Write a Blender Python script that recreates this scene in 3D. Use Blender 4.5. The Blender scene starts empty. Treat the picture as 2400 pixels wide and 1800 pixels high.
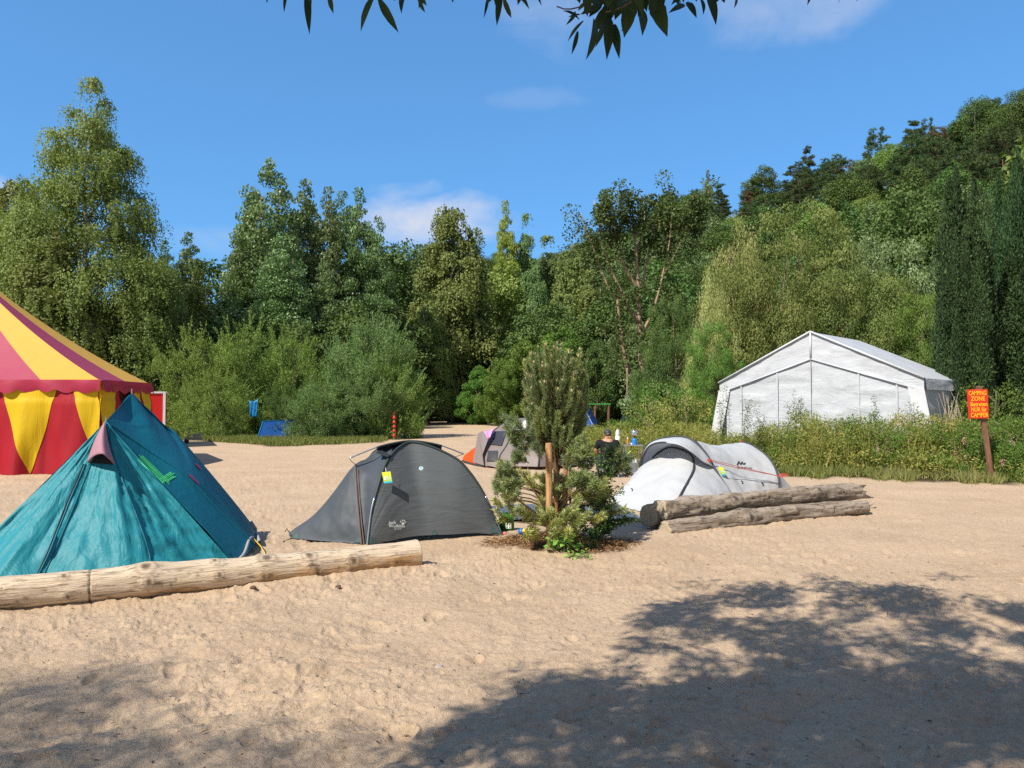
import bpy, math, random
import numpy as np
from mathutils import Vector, Matrix
from mathutils.bvhtree import BVHTree

C = bpy.context.scene.collection
sc = bpy.context.scene
R = math.radians

# ------------------------------------------------------------------ camera
F = 1750.0; CAMH = 1.65; TH = math.atan(50/F)      # focal length in photo pixels (2400 wide), eye height, pitch
FLAT = 1.0
def ray(px, py):
    a = (px-1200)/F; b = -(py-900)/F
    c, s = math.cos(TH), math.sin(TH)
    return np.array([a, c - b*s, s + b*c])
def W(px, py, y):
    """point on the line of sight of (px,py) at distance y in front of the camera"""
    r = ray(px, py)
    return np.array([0, 0, CAMH]) + r*(y/r[1])
def G(px, py, z=0.0):
    r = ray(px, py)
    return np.array([0, 0, CAMH]) + r*((z-CAMH)/r[2])
def WL(pts):
    return np.array([W(*p) for p in pts])

cam_d = bpy.data.cameras.new('camera'); cam = bpy.data.objects.new('camera', cam_d); C.objects.link(cam)
cam.location = (0, 0, CAMH); cam.rotation_euler = (math.pi/2 + TH, 0, 0)
cam_d.sensor_width = 36; cam_d.lens = 36*F/2400; cam_d.clip_start = 0.05; cam_d.clip_end = 3000
sc.camera = cam

# ------------------------------------------------------------------ noise (numpy)
def _hash(ix, iy, iz, seed):
    h = (ix.astype(np.int64)*374761393 + iy.astype(np.int64)*668265263 + iz.astype(np.int64)*2147483647 + seed*974711) & 0xffffffff
    h = ((h ^ (h >> 13))*1274126177) & 0xffffffff
    h = ((h ^ (h >> 16))*2246822519) & 0xffffffff
    return ((h ^ (h >> 15)) & 0xffffff)/float(0xffffff)
def vnoise(x, y, z=None, seed=0):
    x = np.asarray(x, float); y = np.asarray(y, float)
    ix = np.floor(x); iy = np.floor(y); fx = x-ix; fy = y-iy
    fx = fx*fx*fx*(fx*(fx*6-15)+10); fy = fy*fy*fy*(fy*(fy*6-15)+10)
    if z is None:
        zz = np.zeros_like(ix)
        a = _hash(ix, iy, zz, seed); b = _hash(ix+1, iy, zz, seed); c = _hash(ix, iy+1, zz, seed); d = _hash(ix+1, iy+1, zz, seed)
        return (a*(1-fx)+b*fx)*(1-fy)+(c*(1-fx)+d*fx)*fy
    z = np.asarray(z, float); iz = np.floor(z); fz = z-iz; fz = fz*fz*(3-2*fz)
    r = 0
    for k, wz in ((0, 1-fz), (1, fz)):
        a = _hash(ix, iy, iz+k, seed); b = _hash(ix+1, iy, iz+k, seed); c = _hash(ix, iy+1, iz+k, seed); d = _hash(ix+1, iy+1, iz+k, seed)
        r = r + ((a*(1-fx)+b*fx)*(1-fy)+(c*(1-fx)+d*fx)*fy)*wz
    return r
def fbm(x, y, seed=0, octv=4, z=None, gain=.5):
    r = 0; a = 1; t = 0; f = 1
    for k in range(octv):
        r = r + a*(vnoise(x*f+17.3*k, y*f-9.1*k, None if z is None else z*f+3.7*k, seed+k)-.5); t += a; a *= gain; f *= 2.03
    return r/t*2

# ------------------------------------------------------------------ ground shape
AZ  = [-3000, -200, 300, 500, 900, 1300, 1480, 1640, 1781, 1900, 2062, 2250, 2400, 2900, 4500]
PK  = [0, 0, 3, 9, 26, 26, 33, 39, 41.5, 42, 44.5, 47.5, 49, 54, 58]
FT  = [110, 110, 105, 100, 95, 88, 80, 72, 66, 60, 56, 51, 48, 42, 40]
def gz(x, y):
    """macro height of the land: flat sand, wooded hill behind, highest on the right"""
    x = np.asarray(x, float); y = np.asarray(y, float)
    r = np.hypot(x, y); yy = np.maximum(y, 1e-3)
    px = np.where(y > 0, 1200 + F*x/np.maximum(yy, .2*r+1e-6), np.where(x > 0, 4500, -3000))
    px = np.clip(px, -3000, 4500)
    pk = np.interp(px, AZ, PK); ft = np.interp(px, AZ, FT)
    back = np.clip((y+10)/30, 0, 1)
    s = np.clip((r-ft)/(165-ft), 0, 1); s = s*s*(3-2*s)*.35 + s*.65
    return pk*s*back
def gzf(x, y): return float(gz(x, y))

def tone(*a): return a
# ------------------------------------------------------------------ object helpers
ORG = {}
def setp(o, label=None, cat=None, group=None, kind=None, category=None):
    cat = cat or category
    if label: o['label'] = label
    if cat: o['category'] = cat
    if group: o['group'] = group
    if kind: o['kind'] = kind
    return o
def thing(name, loc, label, cat, group=None):
    o = bpy.data.objects.new(name, None); C.objects.link(o); o.location = tuple(loc); o.empty_display_size = .2
    ORG[o.name] = np.array(loc, float)
    return setp(o, label, cat, group)
def mesh_from(name, V, Fc, mats, smooth=False, var=None, mi=None, uv=None):
    V = np.asarray(V, float); me = bpy.data.meshes.new(name)
    if isinstance(Fc, np.ndarray):
        n, k = Fc.shape
        me.vertices.add(len(V)); me.vertices.foreach_set('co', V.ravel())
        me.loops.add(n*k); me.loops.foreach_set('vertex_index', Fc.ravel().astype(np.int32))
        me.polygons.add(n); me.polygons.foreach_set('loop_start', np.arange(0, n*k, k, dtype=np.int32))
        try: me.polygons.foreach_set('loop_total', np.full(n, k, dtype=np.int32))
        except Exception: pass
        me.update(calc_edges=True)
    else:
        me.from_pydata([tuple(v) for v in V], [], [tuple(f) for f in Fc]); me.update()
    for m in (mats if isinstance(mats, (list, tuple)) else [mats]): me.materials.append(m)
    if mi is not None: me.polygons.foreach_set('material_index', np.asarray(mi, dtype=np.int32))
    if smooth: me.polygons.foreach_set('use_smooth', np.ones(len(me.polygons), dtype=bool))
    if var is not None:
        at = me.attributes.new('var', 'FLOAT', 'POINT'); at.data.foreach_set('value', np.asarray(var, dtype=np.float32))
    return me
def obj(name, V, Fc, mat, parent=None, smooth=False, var=None, mi=None, org=None, solid=0, bevel=0, **tags):
    """one mesh object; vertices in world coordinates; origin moved to the parent's base (or to org)"""
    V = np.asarray(V, float)
    if parent is not None: o0 = ORG[parent.name]
    elif org is not None: o0 = np.array(org, float)
    else: o0 = np.array([V[:, 0].mean(), V[:, 1].mean(), V[:, 2].min()])
    me = mesh_from(name, V-o0, Fc, mat, smooth, var, mi)
    o = bpy.data.objects.new(name, me); C.objects.link(o)
    if parent is not None: o.parent = parent
    else: o.location = tuple(o0)
    ORG[o.name] = o0
    if solid:
        m = o.modifiers.new('solid', 'SOLIDIFY'); m.thickness = solid; m.offset = -1
    if bevel:
        m = o.modifiers.new('bevel', 'BEVEL'); m.width = bevel; m.segments = 2; m.limit_method = 'ANGLE'
    return setp(o, **tags)

class MB:
    """collects shapes for ONE mesh"""
    def __init__(s): s.V = []; s.F = []; s.n = 0; s.M = []
    def add(s, V, Fc, m=0):
        V = np.asarray(V, float)
        s.V.append(V); s.F += [tuple(int(i)+s.n for i in f) for f in Fc]; s.M += [m]*len(Fc); s.n += len(V); return s
    def box(s, c, size, rz=0, m=0, rot=None):
        c = np.array(c, float); h = np.array(size, float)/2
        P = np.array([[x, y, z] for x in (-1, 1) for y in (-1, 1) for z in (-1, 1)], float)*h
        if rot is not None: P = P @ np.array(rot).T
        if rz: P = P @ np.array([[math.cos(rz), math.sin(rz), 0], [-math.sin(rz), math.cos(rz), 0], [0, 0, 1]])
        return s.add(P+c, [(0, 1, 3, 2), (4, 6, 7, 5), (0, 4, 5, 1), (2, 3, 7, 6), (0, 2, 6, 4), (1, 5, 7, 3)], m)
    def tube(s, pts, rad, n=8, m=0, caps=True, jit=0, rs=None):
        V, Fc = tube(pts, rad, n, caps, jit, rs); return s.add(V, Fc, m)
    def lathe(s, c, prof, n=16, m=0):
        c = np.array(c, float); V = []; Fc = []
        a = np.arange(n)*2*math.pi/n
        for r, z in prof: V += [(c[0]+r*math.cos(t), c[1]+r*math.sin(t), c[2]+z) for t in a]
        k = len(prof)
        for j in range(k-1):
            for i in range(n): i2 = (i+1) % n; Fc.append((j*n+i, j*n+i2, (j+1)*n+i2, (j+1)*n+i))
        Fc.append(tuple(range(n-1, -1, -1))); Fc.append(tuple((k-1)*n+i for i in range(n)))
        return s.add(V, Fc, m)
    def obj(s, name, mat, parent=None, smooth=False, **k):
        multi = isinstance(mat, (list, tuple))
        return obj(name, np.vstack(s.V), s.F, mat, parent, smooth, mi=s.M if multi else None, **k)
def tube(pts, rad, n=8, caps=True, jit=0, rs=None):
    P = np.asarray(pts, float); k = len(P)
    rad = np.full(k, rad, float) if np.isscalar(rad) else np.asarray(rad, float)
    T = np.gradient(P, axis=0) if k > 2 else np.array([P[-1]-P[0]]*k)
    T /= np.linalg.norm(T, axis=1)[:, None]+1e-9
    up = np.array([0, 0, 1.0]) if abs(T[0][2]) < .9 else np.array([1.0, 0, 0])
    u = np.cross(up, T[0]); u /= np.linalg.norm(u); V = []; a = np.arange(n)*2*math.pi/n
    for i in range(k):
        u = u - T[i]*np.dot(u, T[i]); u /= np.linalg.norm(u)+1e-9; v = np.cross(T[i], u)
        rr = rad[i]*(1+(rs.uniform(-jit, jit, n) if jit else 0))
        V.append(P[i] + (np.cos(a)*rr)[:, None]*u + (np.sin(a)*rr)[:, None]*v)
    V = np.vstack(V); Fc = []
    for j in range(k-1):
        for i in range(n): i2 = (i+1) % n; Fc.append((j*n+i, j*n+i2, (j+1)*n+i2, (j+1)*n+i))
    if caps: Fc.append(tuple(range(n-1, -1, -1))); Fc.append(tuple((k-1)*n+i for i in range(n)))
    return V, Fc
def resample(P, n, smooth=True):
    P = np.asarray(P, float)
    d = np.r_[0, np.cumsum(np.linalg.norm(np.diff(P, axis=0), axis=1)+1e-6)]; t = np.linspace(0, d[-1], n)
    if smooth and len(P) > 2:
        m = np.zeros_like(P)     # Catmull-Rom on chord length
        m[1:-1] = (P[2:]-P[:-2])/(d[2:]-d[:-2])[:, None]; m[0] = (P[1]-P[0])/(d[1]-d[0]); m[-1] = (P[-1]-P[-2])/(d[-1]-d[-2])
        i = np.clip(np.searchsorted(d, t, side='right')-1, 0, len(P)-2); h = (d[i+1]-d[i]); u = ((t-d[i])/h)[:, None]; h = h[:, None]
        return (2*u**3-3*u**2+1)*P[i]+(u**3-2*u**2+u)*h*m[i]+(-2*u**3+3*u**2)*P[i+1]+(u**3-u**2)*h*m[i+1]
    return np.stack([np.interp(t, d, P[:, k]) for k in range(3)], 1)
def loft(curves, n, rows=None):
    """grid surface through curves (each resampled to n points); rows = smooth resampling across"""
    Cs = [resample(c, n) for c in curves]; A = np.array(Cs)
    if rows:
        A = np.stack([resample(A[:, i], rows) for i in range(n)], 1)
    return A
def grid_faces(r, c): 
    i = np.arange(r-1)[:, None]*c + np.arange(c-1)[None, :]
    return np.stack([i, i+1, i+c+1, i+c], -1).reshape(-1, 4)

# ------------------------------------------------------------------ materials
MAT = {}
def new_mat(name):
    m = bpy.data.materials.new(name); m.use_nodes = True; nt = m.node_tree; nt.nodes.clear()
    out = nt.nodes.new('ShaderNodeOutputMaterial'); return m, nt, out
def N(nt, t, **k):
    n = nt.nodes.new(t)
    for a, v in k.items():
        if a.startswith('i_'):
            key = a[2:]
            key = int(key) if key.isdigit() else key.replace('_', ' ')
            n.inputs[key].default_value = v
        else: setattr(n, a, v)
    return n
def mixc(nt, fac, a, b, blend='MIX'):
    n = nt.nodes.new('ShaderNodeMix'); n.data_type = 'RGBA'; n.blend_type = blend
    L = nt.links
    for s, v in ((n.inputs[0], fac), (n.inputs[6], a), (n.inputs[7], b)):
        if hasattr(v, 'is_output'): L.new(v, s)
        elif isinstance(v, (int, float)): s.default_value = v if s.type == 'VALUE' else (v, v, v, 1)
        else: s.default_value = (*v[:3], 1)
    return n.outputs[2]
def ramp(nt, src, stops):
    n = nt.nodes.new('ShaderNodeValToRGB'); nt.links.new(src, n.inputs[0])
    e = n.color_ramp.elements
    while len(e) < len(stops): e.new(.5)
    for q, (p, c) in zip(e, stops):
        q.position = p; q.color = (c, c, c, 1) if isinstance(c, (int, float)) else (*c[:3], 1)
    return n.outputs[0]
def noise(nt, vec, scale, detail=3, rough=.5, dist=0, out=0):
    n = N(nt, 'ShaderNodeTexNoise', i_Scale=scale, i_Detail=detail, i_Roughness=rough, i_Distortion=dist)
    if vec is not None: nt.links.new(vec, n.inputs['Vector'])
    return n.outputs[out]
def coords(nt, scale=(1, 1, 1), rot=(0, 0, 0)):
    t = nt.nodes.new('ShaderNodeTexCoord'); m = nt.nodes.new('ShaderNodeMapping'); nt.links.new(t.outputs['Object'], m.inputs[0])
    m.inputs['Scale'].default_value = scale; m.inputs['Rotation'].default_value = rot; return m.outputs[0]
def bump(nt, h, strength=.5, dist=.01, prev=None):
    b = N(nt, 'ShaderNodeBump', i_Strength=strength, i_Distance=dist); nt.links.new(h, b.inputs['Height'])
    if prev is not None: nt.links.new(prev, b.inputs['Normal'])
    return b.outputs[0]
def math_(nt, op, a, b=None, clamp=False):
    n = nt.nodes.new('ShaderNodeMath'); n.operation = op; n.use_clamp = clamp
    for s, v in zip(n.inputs, (a, b)):
        if v is None: continue
        if hasattr(v, 'is_output'): nt.links.new(v, s)
        else: s.default_value = v
    return n.outputs[0]

def leaf_mat(name, cols, trans=.35, rough=.6, spec=.2, objvar=.25, tcol=None):
    """foliage: colour varies leaf by leaf (attribute) and tree by tree"""
    if name in MAT: return MAT[name]
    m, nt, out = new_mat(name); L = nt.links
    at = N(nt, 'ShaderNodeAttribute', attribute_name='var'); 
    k = len(cols); c = ramp(nt, at.outputs['Fac'], [(i/(k-1), cols[i]) for i in range(k)])
    oi = nt.nodes.new('ShaderNodeObjectInfo')
    hsv = N(nt, 'ShaderNodeHueSaturation'); L.new(c, hsv.inputs['Color']); hsv.inputs['Saturation'].default_value = .96
    v = math_(nt, 'MULTIPLY_ADD', oi.outputs['Random'], objvar); nt.nodes[-1].inputs[2].default_value = 1.12-objvar/2
    L.new(v, hsv.inputs['Value'])
    hh = math_(nt, 'MULTIPLY_ADD', oi.outputs['Random'], .04); nt.nodes[-1].inputs[2].default_value = .48
    L.new(hh, hsv.inputs['Hue'])
    p = N(nt, 'ShaderNodeBsdfPrincipled', i_Roughness=rough); p.inputs['Specular IOR Level'].default_value = spec
    L.new(hsv.outputs[0], p.inputs['Base Color'])
    t = nt.nodes.new('ShaderNodeBsdfTranslucent')
    tc = mixc(nt, 1.0, hsv.outputs[0], tcol or (1.25, 1.3, .55), 'MULTIPLY'); L.new(tc, t.inputs['Color'])
    mx = N(nt, 'ShaderNodeMixShader'); mx.inputs[0].default_value = trans
    L.new(p.outputs[0], mx.inputs[1]); L.new(t.outputs[0], mx.inputs[2]); L.new(mx.outputs[0], out.inputs[0])
    MAT[name] = m; return m

def plain(name, col, rough=.6, spec=.5, metal=0, var=.12, vs=6, bs=0, bscale=40, bd=.004, emit=None):
    if name in MAT: return MAT[name]
    m, nt, out = new_mat(name); co = coords(nt)
    n = noise(nt, co, vs, 4, .6)
    c = mixc(nt, n, [min(1, x*(1-var)) for x in col], [min(1, x*(1+var)) for x in col])
    p = N(nt, 'ShaderNodeBsdfPrincipled', i_Roughness=rough, i_Metallic=metal); p.inputs['Specular IOR Level'].default_value = spec
    nt.links.new(c, p.inputs['Base Color'])
    if bs: nt.links.new(bump(nt, noise(nt, co, bscale, 4, .6), bs, bd), p.inputs['Normal'])
    nt.links.new(p.outputs[0], out.inputs[0]); MAT[name] = m; return m

def cloth(name, col, rough=.5, spec=.4, trans=.15, fold=.5, fscale=(1, 1, 1), var=.08, dirt=None, fd=.03, fine=.25, frot=(0, 0, 0), fs=5.0, sheen=0, micro=220, dist=1.5):
    """tent cloth: weave, soft creases, slight show-through"""
    if name in MAT: return MAT[name]
    m, nt, out = new_mat(name); L = nt.links
    co = coords(nt); cs = coords(nt, fscale, frot)
    n = noise(nt, co, 2.2, 5, .6)
    c = mixc(nt, n, [x*(1-var) for x in col], [min(1, x*(1+var)) for x in col])
    if dirt:
        d = ramp(nt, noise(nt, co, 3.1, 6, .65), [(.5, 0), (.72, 1)])
        c = mixc(nt, math_(nt, 'MULTIPLY', d, dirt[1]), c, dirt[0])
    p = N(nt, 'ShaderNodeBsdfPrincipled', i_Roughness=rough); p.inputs['Specular IOR Level'].default_value = spec
    if sheen: p.inputs['Sheen Weight'].default_value = sheen
    L.new(c, p.inputs['Base Color'])
    n1 = noise(nt, cs, fs, 3, .55, dist)
    crease = math_(nt, 'ABSOLUTE', math_(nt, 'SUBTRACT', n1, .5))
    b1 = bump(nt, crease, fold, fd)
    b2 = bump(nt, noise(nt, cs, fs*5, 4, .6, .6), fold*.6, fd*.18, b1)
    b3 = bump(nt, noise(nt, co, micro, 2, .5), fine, .0015, b2)
    L.new(b3, p.inputs['Normal'])
    t = nt.nodes.new('ShaderNodeBsdfTranslucent'); L.new(c, t.inputs['Color']); L.new(b2, t.inputs['Normal'])
    mx = N(nt, 'ShaderNodeMixShader'); mx.inputs[0].default_value = trans
    L.new(p.outputs[0], mx.inputs[1]); L.new(t.outputs[0], mx.inputs[2]); L.new(mx.outputs[0], out.inputs[0])
    MAT[name] = m; return m

def bark(name, col, col2, scale=(6, 6, 1.5)):
    if name in MAT: return MAT[name]
    m, nt, out = new_mat(name); co = coords(nt, scale)
    n = noise(nt, co, 2.5, 5, .65, .4)
    c = ramp(nt, n, [(.35, col2), (.62, col)])
    p = N(nt, 'ShaderNodeBsdfPrincipled', i_Roughness=.85); nt.links.new(c, p.inputs['Base Color'])
    nt.links.new(bump(nt, n, .8, .03), p.inputs['Normal'])
    nt.links.new(p.outputs[0], out.inputs[0]); MAT[name] = m; return m

# ------------------------------------------------------------------ sky and sun
EL = R(47); SAZ = R(44)                   # light travels away from the camera and 44 degrees to the right
ldir = np.array([math.sin(SAZ)*math.cos(EL), math.cos(SAZ)*math.cos(EL), -math.sin(EL)])
sun_d = bpy.data.lights.new('sun', 'SUN'); sun_d.energy = 5.0; sun_d.angle = R(.45); sun_d.color = (1, .93, .80)
sun = bpy.data.objects.new('sun', sun_d); C.objects.link(sun); sun.location = (-12, -14, 25)
sun.rotation_euler = Vector(ldir).to_track_quat('-Z', 'Y').to_euler()
w = bpy.data.worlds.new('World'); sc.world = w; w.use_nodes = True; nt = w.node_tree; nt.nodes.clear(); L = nt.links
sky = nt.nodes.new('ShaderNodeTexSky'); sky.sky_type = 'NISHITA'; sky.sun_disc = False
sky.sun_elevation = EL
tosun = -ldir; sky.sun_rotation = math.atan2(tosun[0], tosun[1])
sky.altitude = 0; sky.air_density = 1.0; sky.dust_density = .2; sky.ozone_density = 1.5
tc = nt.nodes.new('ShaderNodeTexCoord')
def sky_cloud(direction, halfw, halfh, edge, amount, scale, seed, prev):
    """a soft cloud round one direction of the sky, torn by noise"""
    d = np.array(direction)/np.linalg.norm(direction); side = np.cross(d, [0, 0, 1]); side /= np.linalg.norm(side); up = np.cross(side, d)
    def dot(v):
        n = nt.nodes.new('ShaderNodeVectorMath'); n.operation = 'DOT_PRODUCT'; L.new(tc.outputs['Generated'], n.inputs[0]); n.inputs[1].default_value = tuple(v); return n.outputs['Value']
    a = dot(side/halfw); b = dot(up/halfh); f = dot(d)
    mp = nt.nodes.new('ShaderNodeMapping'); L.new(tc.outputs['Generated'], mp.inputs[0]); mp.inputs['Location'].default_value = (seed, seed*.7, 0); mp.inputs['Scale'].default_value = (1, 1, 1.7)
    n = noise(nt, mp.outputs[0], scale, 7, .55, .3)
    r2 = math_(nt, 'ADD', math_(nt, 'MULTIPLY', a, a), math_(nt, 'MULTIPLY', b, b))
    v = math_(nt, 'ADD', math_(nt, 'SUBTRACT', 1, r2), math_(nt, 'MULTIPLY', math_(nt, 'SUBTRACT', n, .5), edge))
    v = ramp(nt, v, [(.0, 0), (.3,.2), (1.0, 1)])
    v = math_(nt, 'MULTIPLY', v, amount); v = math_(nt, 'MULTIPLY', v, math_(nt, 'GREATER_THAN', f, 0))
    return mixc(nt, v, prev, CLOUD)
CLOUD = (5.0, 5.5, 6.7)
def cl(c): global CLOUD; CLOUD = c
gm = N(nt, 'ShaderNodeGamma'); gm.inputs[1].default_value = .55; L.new(sky.outputs[0], gm.inputs[0])
c = mixc(nt, 1.0, gm.outputs[0], (.83, 1.80, 2.90), 'MULTIPLY')
c = sky_cloud(ray(985, 510), .085, .050, 2.2, 1.0, 12, 2.0, c)
c = sky_cloud(ray(1100, 505), .075, .040, 2.2, .75, 14, 5.0, c)
c = sky_cloud(ray(1850, 10), .10, .045, 3.0, .36, 9, 3.1, c)
c = sky_cloud(ray(1330, 30), .08, .06, 3.0, .25, 9, 7.7, c)
c = sky_cloud(ray(1250, 232), .07, .016, 3.0, .12, 13, 4.4, c)
c = sky_cloud(ray(500, 565), .07, .025, 3.0, .25, 9, 9.0, c)
c = sky_cloud(ray(-60, 450), .06, .03, 3.0, .6, 9, 1.2, c)
cl((3.5, 2.9, 2.35))          # warm cloud added overhead and behind camera, unseen, to neutralise blue shade
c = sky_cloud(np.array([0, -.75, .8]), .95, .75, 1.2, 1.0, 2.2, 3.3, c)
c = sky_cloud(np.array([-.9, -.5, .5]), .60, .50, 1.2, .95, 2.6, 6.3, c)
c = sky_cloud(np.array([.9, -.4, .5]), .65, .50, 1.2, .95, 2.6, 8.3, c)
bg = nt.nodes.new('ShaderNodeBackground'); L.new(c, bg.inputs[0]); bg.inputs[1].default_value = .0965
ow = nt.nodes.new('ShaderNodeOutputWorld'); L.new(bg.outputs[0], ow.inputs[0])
sc.view_settings.view_transform = 'Standard'; sc.view_settings.look = 'None'; sc.view_settings.exposure = .42; sc.view_settings.gamma = 1
sc.render.engine = 'CYCLES'; sc.cycles.use_denoising = False; sc.cycles.sample_clamp_indirect = 4
sc.cycles.max_bounces = 6; sc.cycles.diffuse_bounces = 3; sc.cycles.transmission_bounces = 4; sc.cycles.transparent_max_bounces = 6
# ------------------------------------------------------------------ the land: one sheet
EDX = [-2500, -300, 180, 420, 560, 640, 760, 900, 950, 1000, 1100, 1240, 1300, 1350, 1400, 1500, 1700, 1870, 2000, 2300, 2600, 3500, 4500]
EDY = [60, 48, 42, 36, 33, 30.5, 31.5, 34, 45, 76, 80, 70, 45, 24, 22, 20.5, 18.6, 17.6, 17.1, 16.1, 15, 12, 9]
def edge_y(x, y):
    px = np.clip(1200 + F*x/np.maximum(y, .5), -2500, 4500)
    return np.interp(px, EDX, EDY)
DENT = np.random.RandomState(5)
nd = 2600
dx = DENT.uniform(-9, 9, nd); dy = 2.2+ DENT.rand(nd)**.8*17; dr = DENT.uniform(.04, .15, nd); da = DENT.uniform(0, math.pi, nd); dd = .004+.024*DENT.rand(nd)**2
def sand_relief(x, y):
    near = np.clip((30-y)/22, 0, 1)
    m = np.clip(.5+1.7*fbm(x*.7, y*.9, 51, 3), 0, 1)                   # trampled (1) and smooth (0) patches
    z = .034*fbm(x*1.1, y*1.1, 3, 2) + (.005+.012*m)*fbm(x*4.6, y*4.6, 7, 3) + .045*np.clip((7.0-y)/3, 0, 1)*fbm(x*3.1, y*3.4, 17, 3) + .009*np.clip((6.8-y)/3, 0, 1)*fbm(x*9, y*9, 18, 3)
    wx = x + .10*fbm(x*3, y*3, 33, 2); wy = y + .10*fbm(x*3, y*3, 34, 2)
    q = vnoise(wx*11, wy*15, None, 12)*.6+vnoise(wx*25, wy*30, None, 13)*.4
    z = z + .014*(.3+.7*m)*np.clip((q-.63)*9, 0, 1) - .012*(.4+.6*m)*np.clip((.33-q)*8, 0, 1)                           # flaky crust: plateaus with sharp lips
    fine = np.clip(fbm(x*40, y*40, 71, 2), -.2, 1)
    z = z + fine*.005*(.2+.8*m)
    return z*near
azf = np.linspace(-40, 40, 900); aza = np.r_[np.arange(-180, -40, 4.0), azf, np.arange(44, 181, 4.0)]
ang = np.radians(aza)
rr = [0.0, .8, 1.6, 2.2, 2.8]
r_ = 3.0
while r_ < 60: rr.append(r_); r_ += max(.014, r_*r_/(F*.4267*CAMH)*1.05)
rr += list(np.geomspace(60.5, 700, 90)); rr = np.array(rr)
RR, AA = np.meshgrid(rr, ang, indexing='ij')
X = RR*np.sin(AA); Y = RR*np.cos(AA)
Z = gz(X, Y) + 1.2*fbm(X*.03, Y*.03, 90, 3)*np.clip((RR-70)/40, 0, 1)
vis = (np.abs(X) < 13) & (Y > 1.5) & (Y < 30)
Z = Z + sand_relief(X, Y)
# footprints: press dents with small rims into the sheet
gx = X[vis]; gy = Y[vis]; acc = np.zeros(len(gx))
order = np.argsort(gy); gys = gy[order]
for i in range(nd):
    a, b = np.searchsorted(gys, [dy[i]-.3, dy[i]+.3]); idx = order[a:b]
    if len(idx) == 0: continue
    ux = gx[idx]-dx[i]; k = np.abs(ux) < .3; idx = idx[k]; ux = ux[k]
    if len(idx) == 0: continue
    uy = gy[idx]-dy[i]; c_, s_ = math.cos(da[i]), math.sin(da[i])
    wob = 1+.9*(vnoise(gx[idx]*14, gy[idx]*14, None, 9)-.5)
    ux = ux*wob; uy = uy*wob
    p = (ux*c_+uy*s_)/dr[i]; q = (-ux*s_+uy*c_)/(dr[i]*.55); q2 = np.sqrt(p*p+q*q)
    acc[idx] += dd[i]*(-np.exp(-(q2**3)) + .45*np.exp(-((q2-1.35)/.3)**2))*np.clip((22-dy[i])/12, .15, 1)*(1 if dr[i] < .12 else .8)
Z[vis] += acc
# sand heaped round the pine and slight trough under the dome tent
MC = G(1300, 1272)
md = np.hypot((X-MC[0])/1.0, (Y-MC[1])/.8)
Z += .10*np.exp(-(md/.45)**2)
def bank(px0, py0, px1, py1, h, wd_, back=.08):      # sand drifted against a log
    global Z
    a = G(px0, py0); b = G(px1, py1); d = (b-a)[:2]; L2 = (d**2).sum(); t = np.clip(((X-a[0])*d[0]+(Y-a[1])*d[1])/L2, 0, 1); q = np.hypot(X-a[0]-t*d[0], Y-a[1]-t*d[1])
    Z += np.where(q < 1, h*np.exp(-(q/wd_)**2)*(.6+.8*vnoise(X*3, Y*3, None, 77)), 0)
bank(-160, 1446, 972, 1330, .050, .20); bank(1545, 1252, 2035, 1196, .035, .20)
ed = edge_y(X, Y); nz = fbm(X*.9, Y*.9, 5, 4)*1.3
sandm = np.clip((ed*(1+nz*.045)-Y)/(.03*ed)+.5, 0, 1)*(Y > -30)
sandm = np.where(Y < 1, 1, sandm)
mulch = np.clip(1.25 - np.hypot((X-MC[0]-.05)/.78, (Y-MC[1]+.08)/.47) + .35*fbm(X*7, Y*7, 44, 3), 0, 1)
mulch = np.clip(mulch*2.2, 0, 1)*(np.abs(X-MC[0]) < 1.6)*(np.abs(Y-MC[1]) < 1.4)
nr, nc = RR.shape
V = np.stack([X, Y, Z], -1).reshape(-1, 3); Fq = grid_faces(nr, nc)[:, ::-1]
m, nt, out = new_mat('sand_and_soil'); L = nt.links
co = coords(nt)
at = N(nt, 'ShaderNodeAttribute', attribute_name='var'); at2 = N(nt, 'ShaderNodeAttribute', attribute_name='mulch')
n1 = noise(nt, co, .9, 5, .6); n2 = noise(nt, co, 14, 6, .7); n3 = noise(nt, co, 90, 3, .6); n4 = noise(nt, co, 320, 2, .6)
sand = mixc(nt, ramp(nt, n1, [(.3, 0), (.7, 1)]), (.49, .362, .250), (.58, .442, .313))
sand = mixc(nt, ramp(nt, n2, [(.35, 0), (.7, 1)]), mixc(nt, 1.0, sand, (.86, .84, .82), 'MULTIPLY'), sand)
sand = mixc(nt, ramp(nt, n4, [(.3, .4), (.45, 0)]), sand, (.30, .21, .13))
# sparse dark flecks: twig and bark crumbs, plus painted shadows behind sand flakes
vo = N(nt, 'ShaderNodeTexVoronoi', i_Scale=15.0); mpv = coords(nt, (1, 2.3, 1), (0, 0, .5)); L.new(mpv, vo.inputs['Vector'])
spk = ramp(nt, vo.outputs['Distance'], [(.05, 1), (.11, 0)])
spm = ramp(nt, noise(nt, co, 2.3, 4, .6), [(.45, 0), (.6, 1)])
sand = mixc(nt, math_(nt, 'MULTIPLY', math_(nt, 'MULTIPLY', spk, spm), .8), sand, (.13, .085, .05))
soil = mixc(nt, n2, (.035, .028, .018), (.10, .075, .04))
mul = mixc(nt, ramp(nt, n3, [(.35, 0), (.65, 1)]), (.06, .032, .02), (.22, .11, .06))
col = mixc(nt, at.outputs['Fac'], soil, sand); col = mixc(nt, at2.outputs['Fac'], col, mul)
p = N(nt, 'ShaderNodeBsdfPrincipled', i_Roughness=.95); p.inputs['Specular IOR Level'].default_value = .15
L.new(col, p.inputs['Base Color'])
b = bump(nt, noise(nt, co, 22, 6, .74, .6), .9, .022); b = bump(nt, n3, .8, .007, b); b = bump(nt, n4, .5, .002, b)
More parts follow.
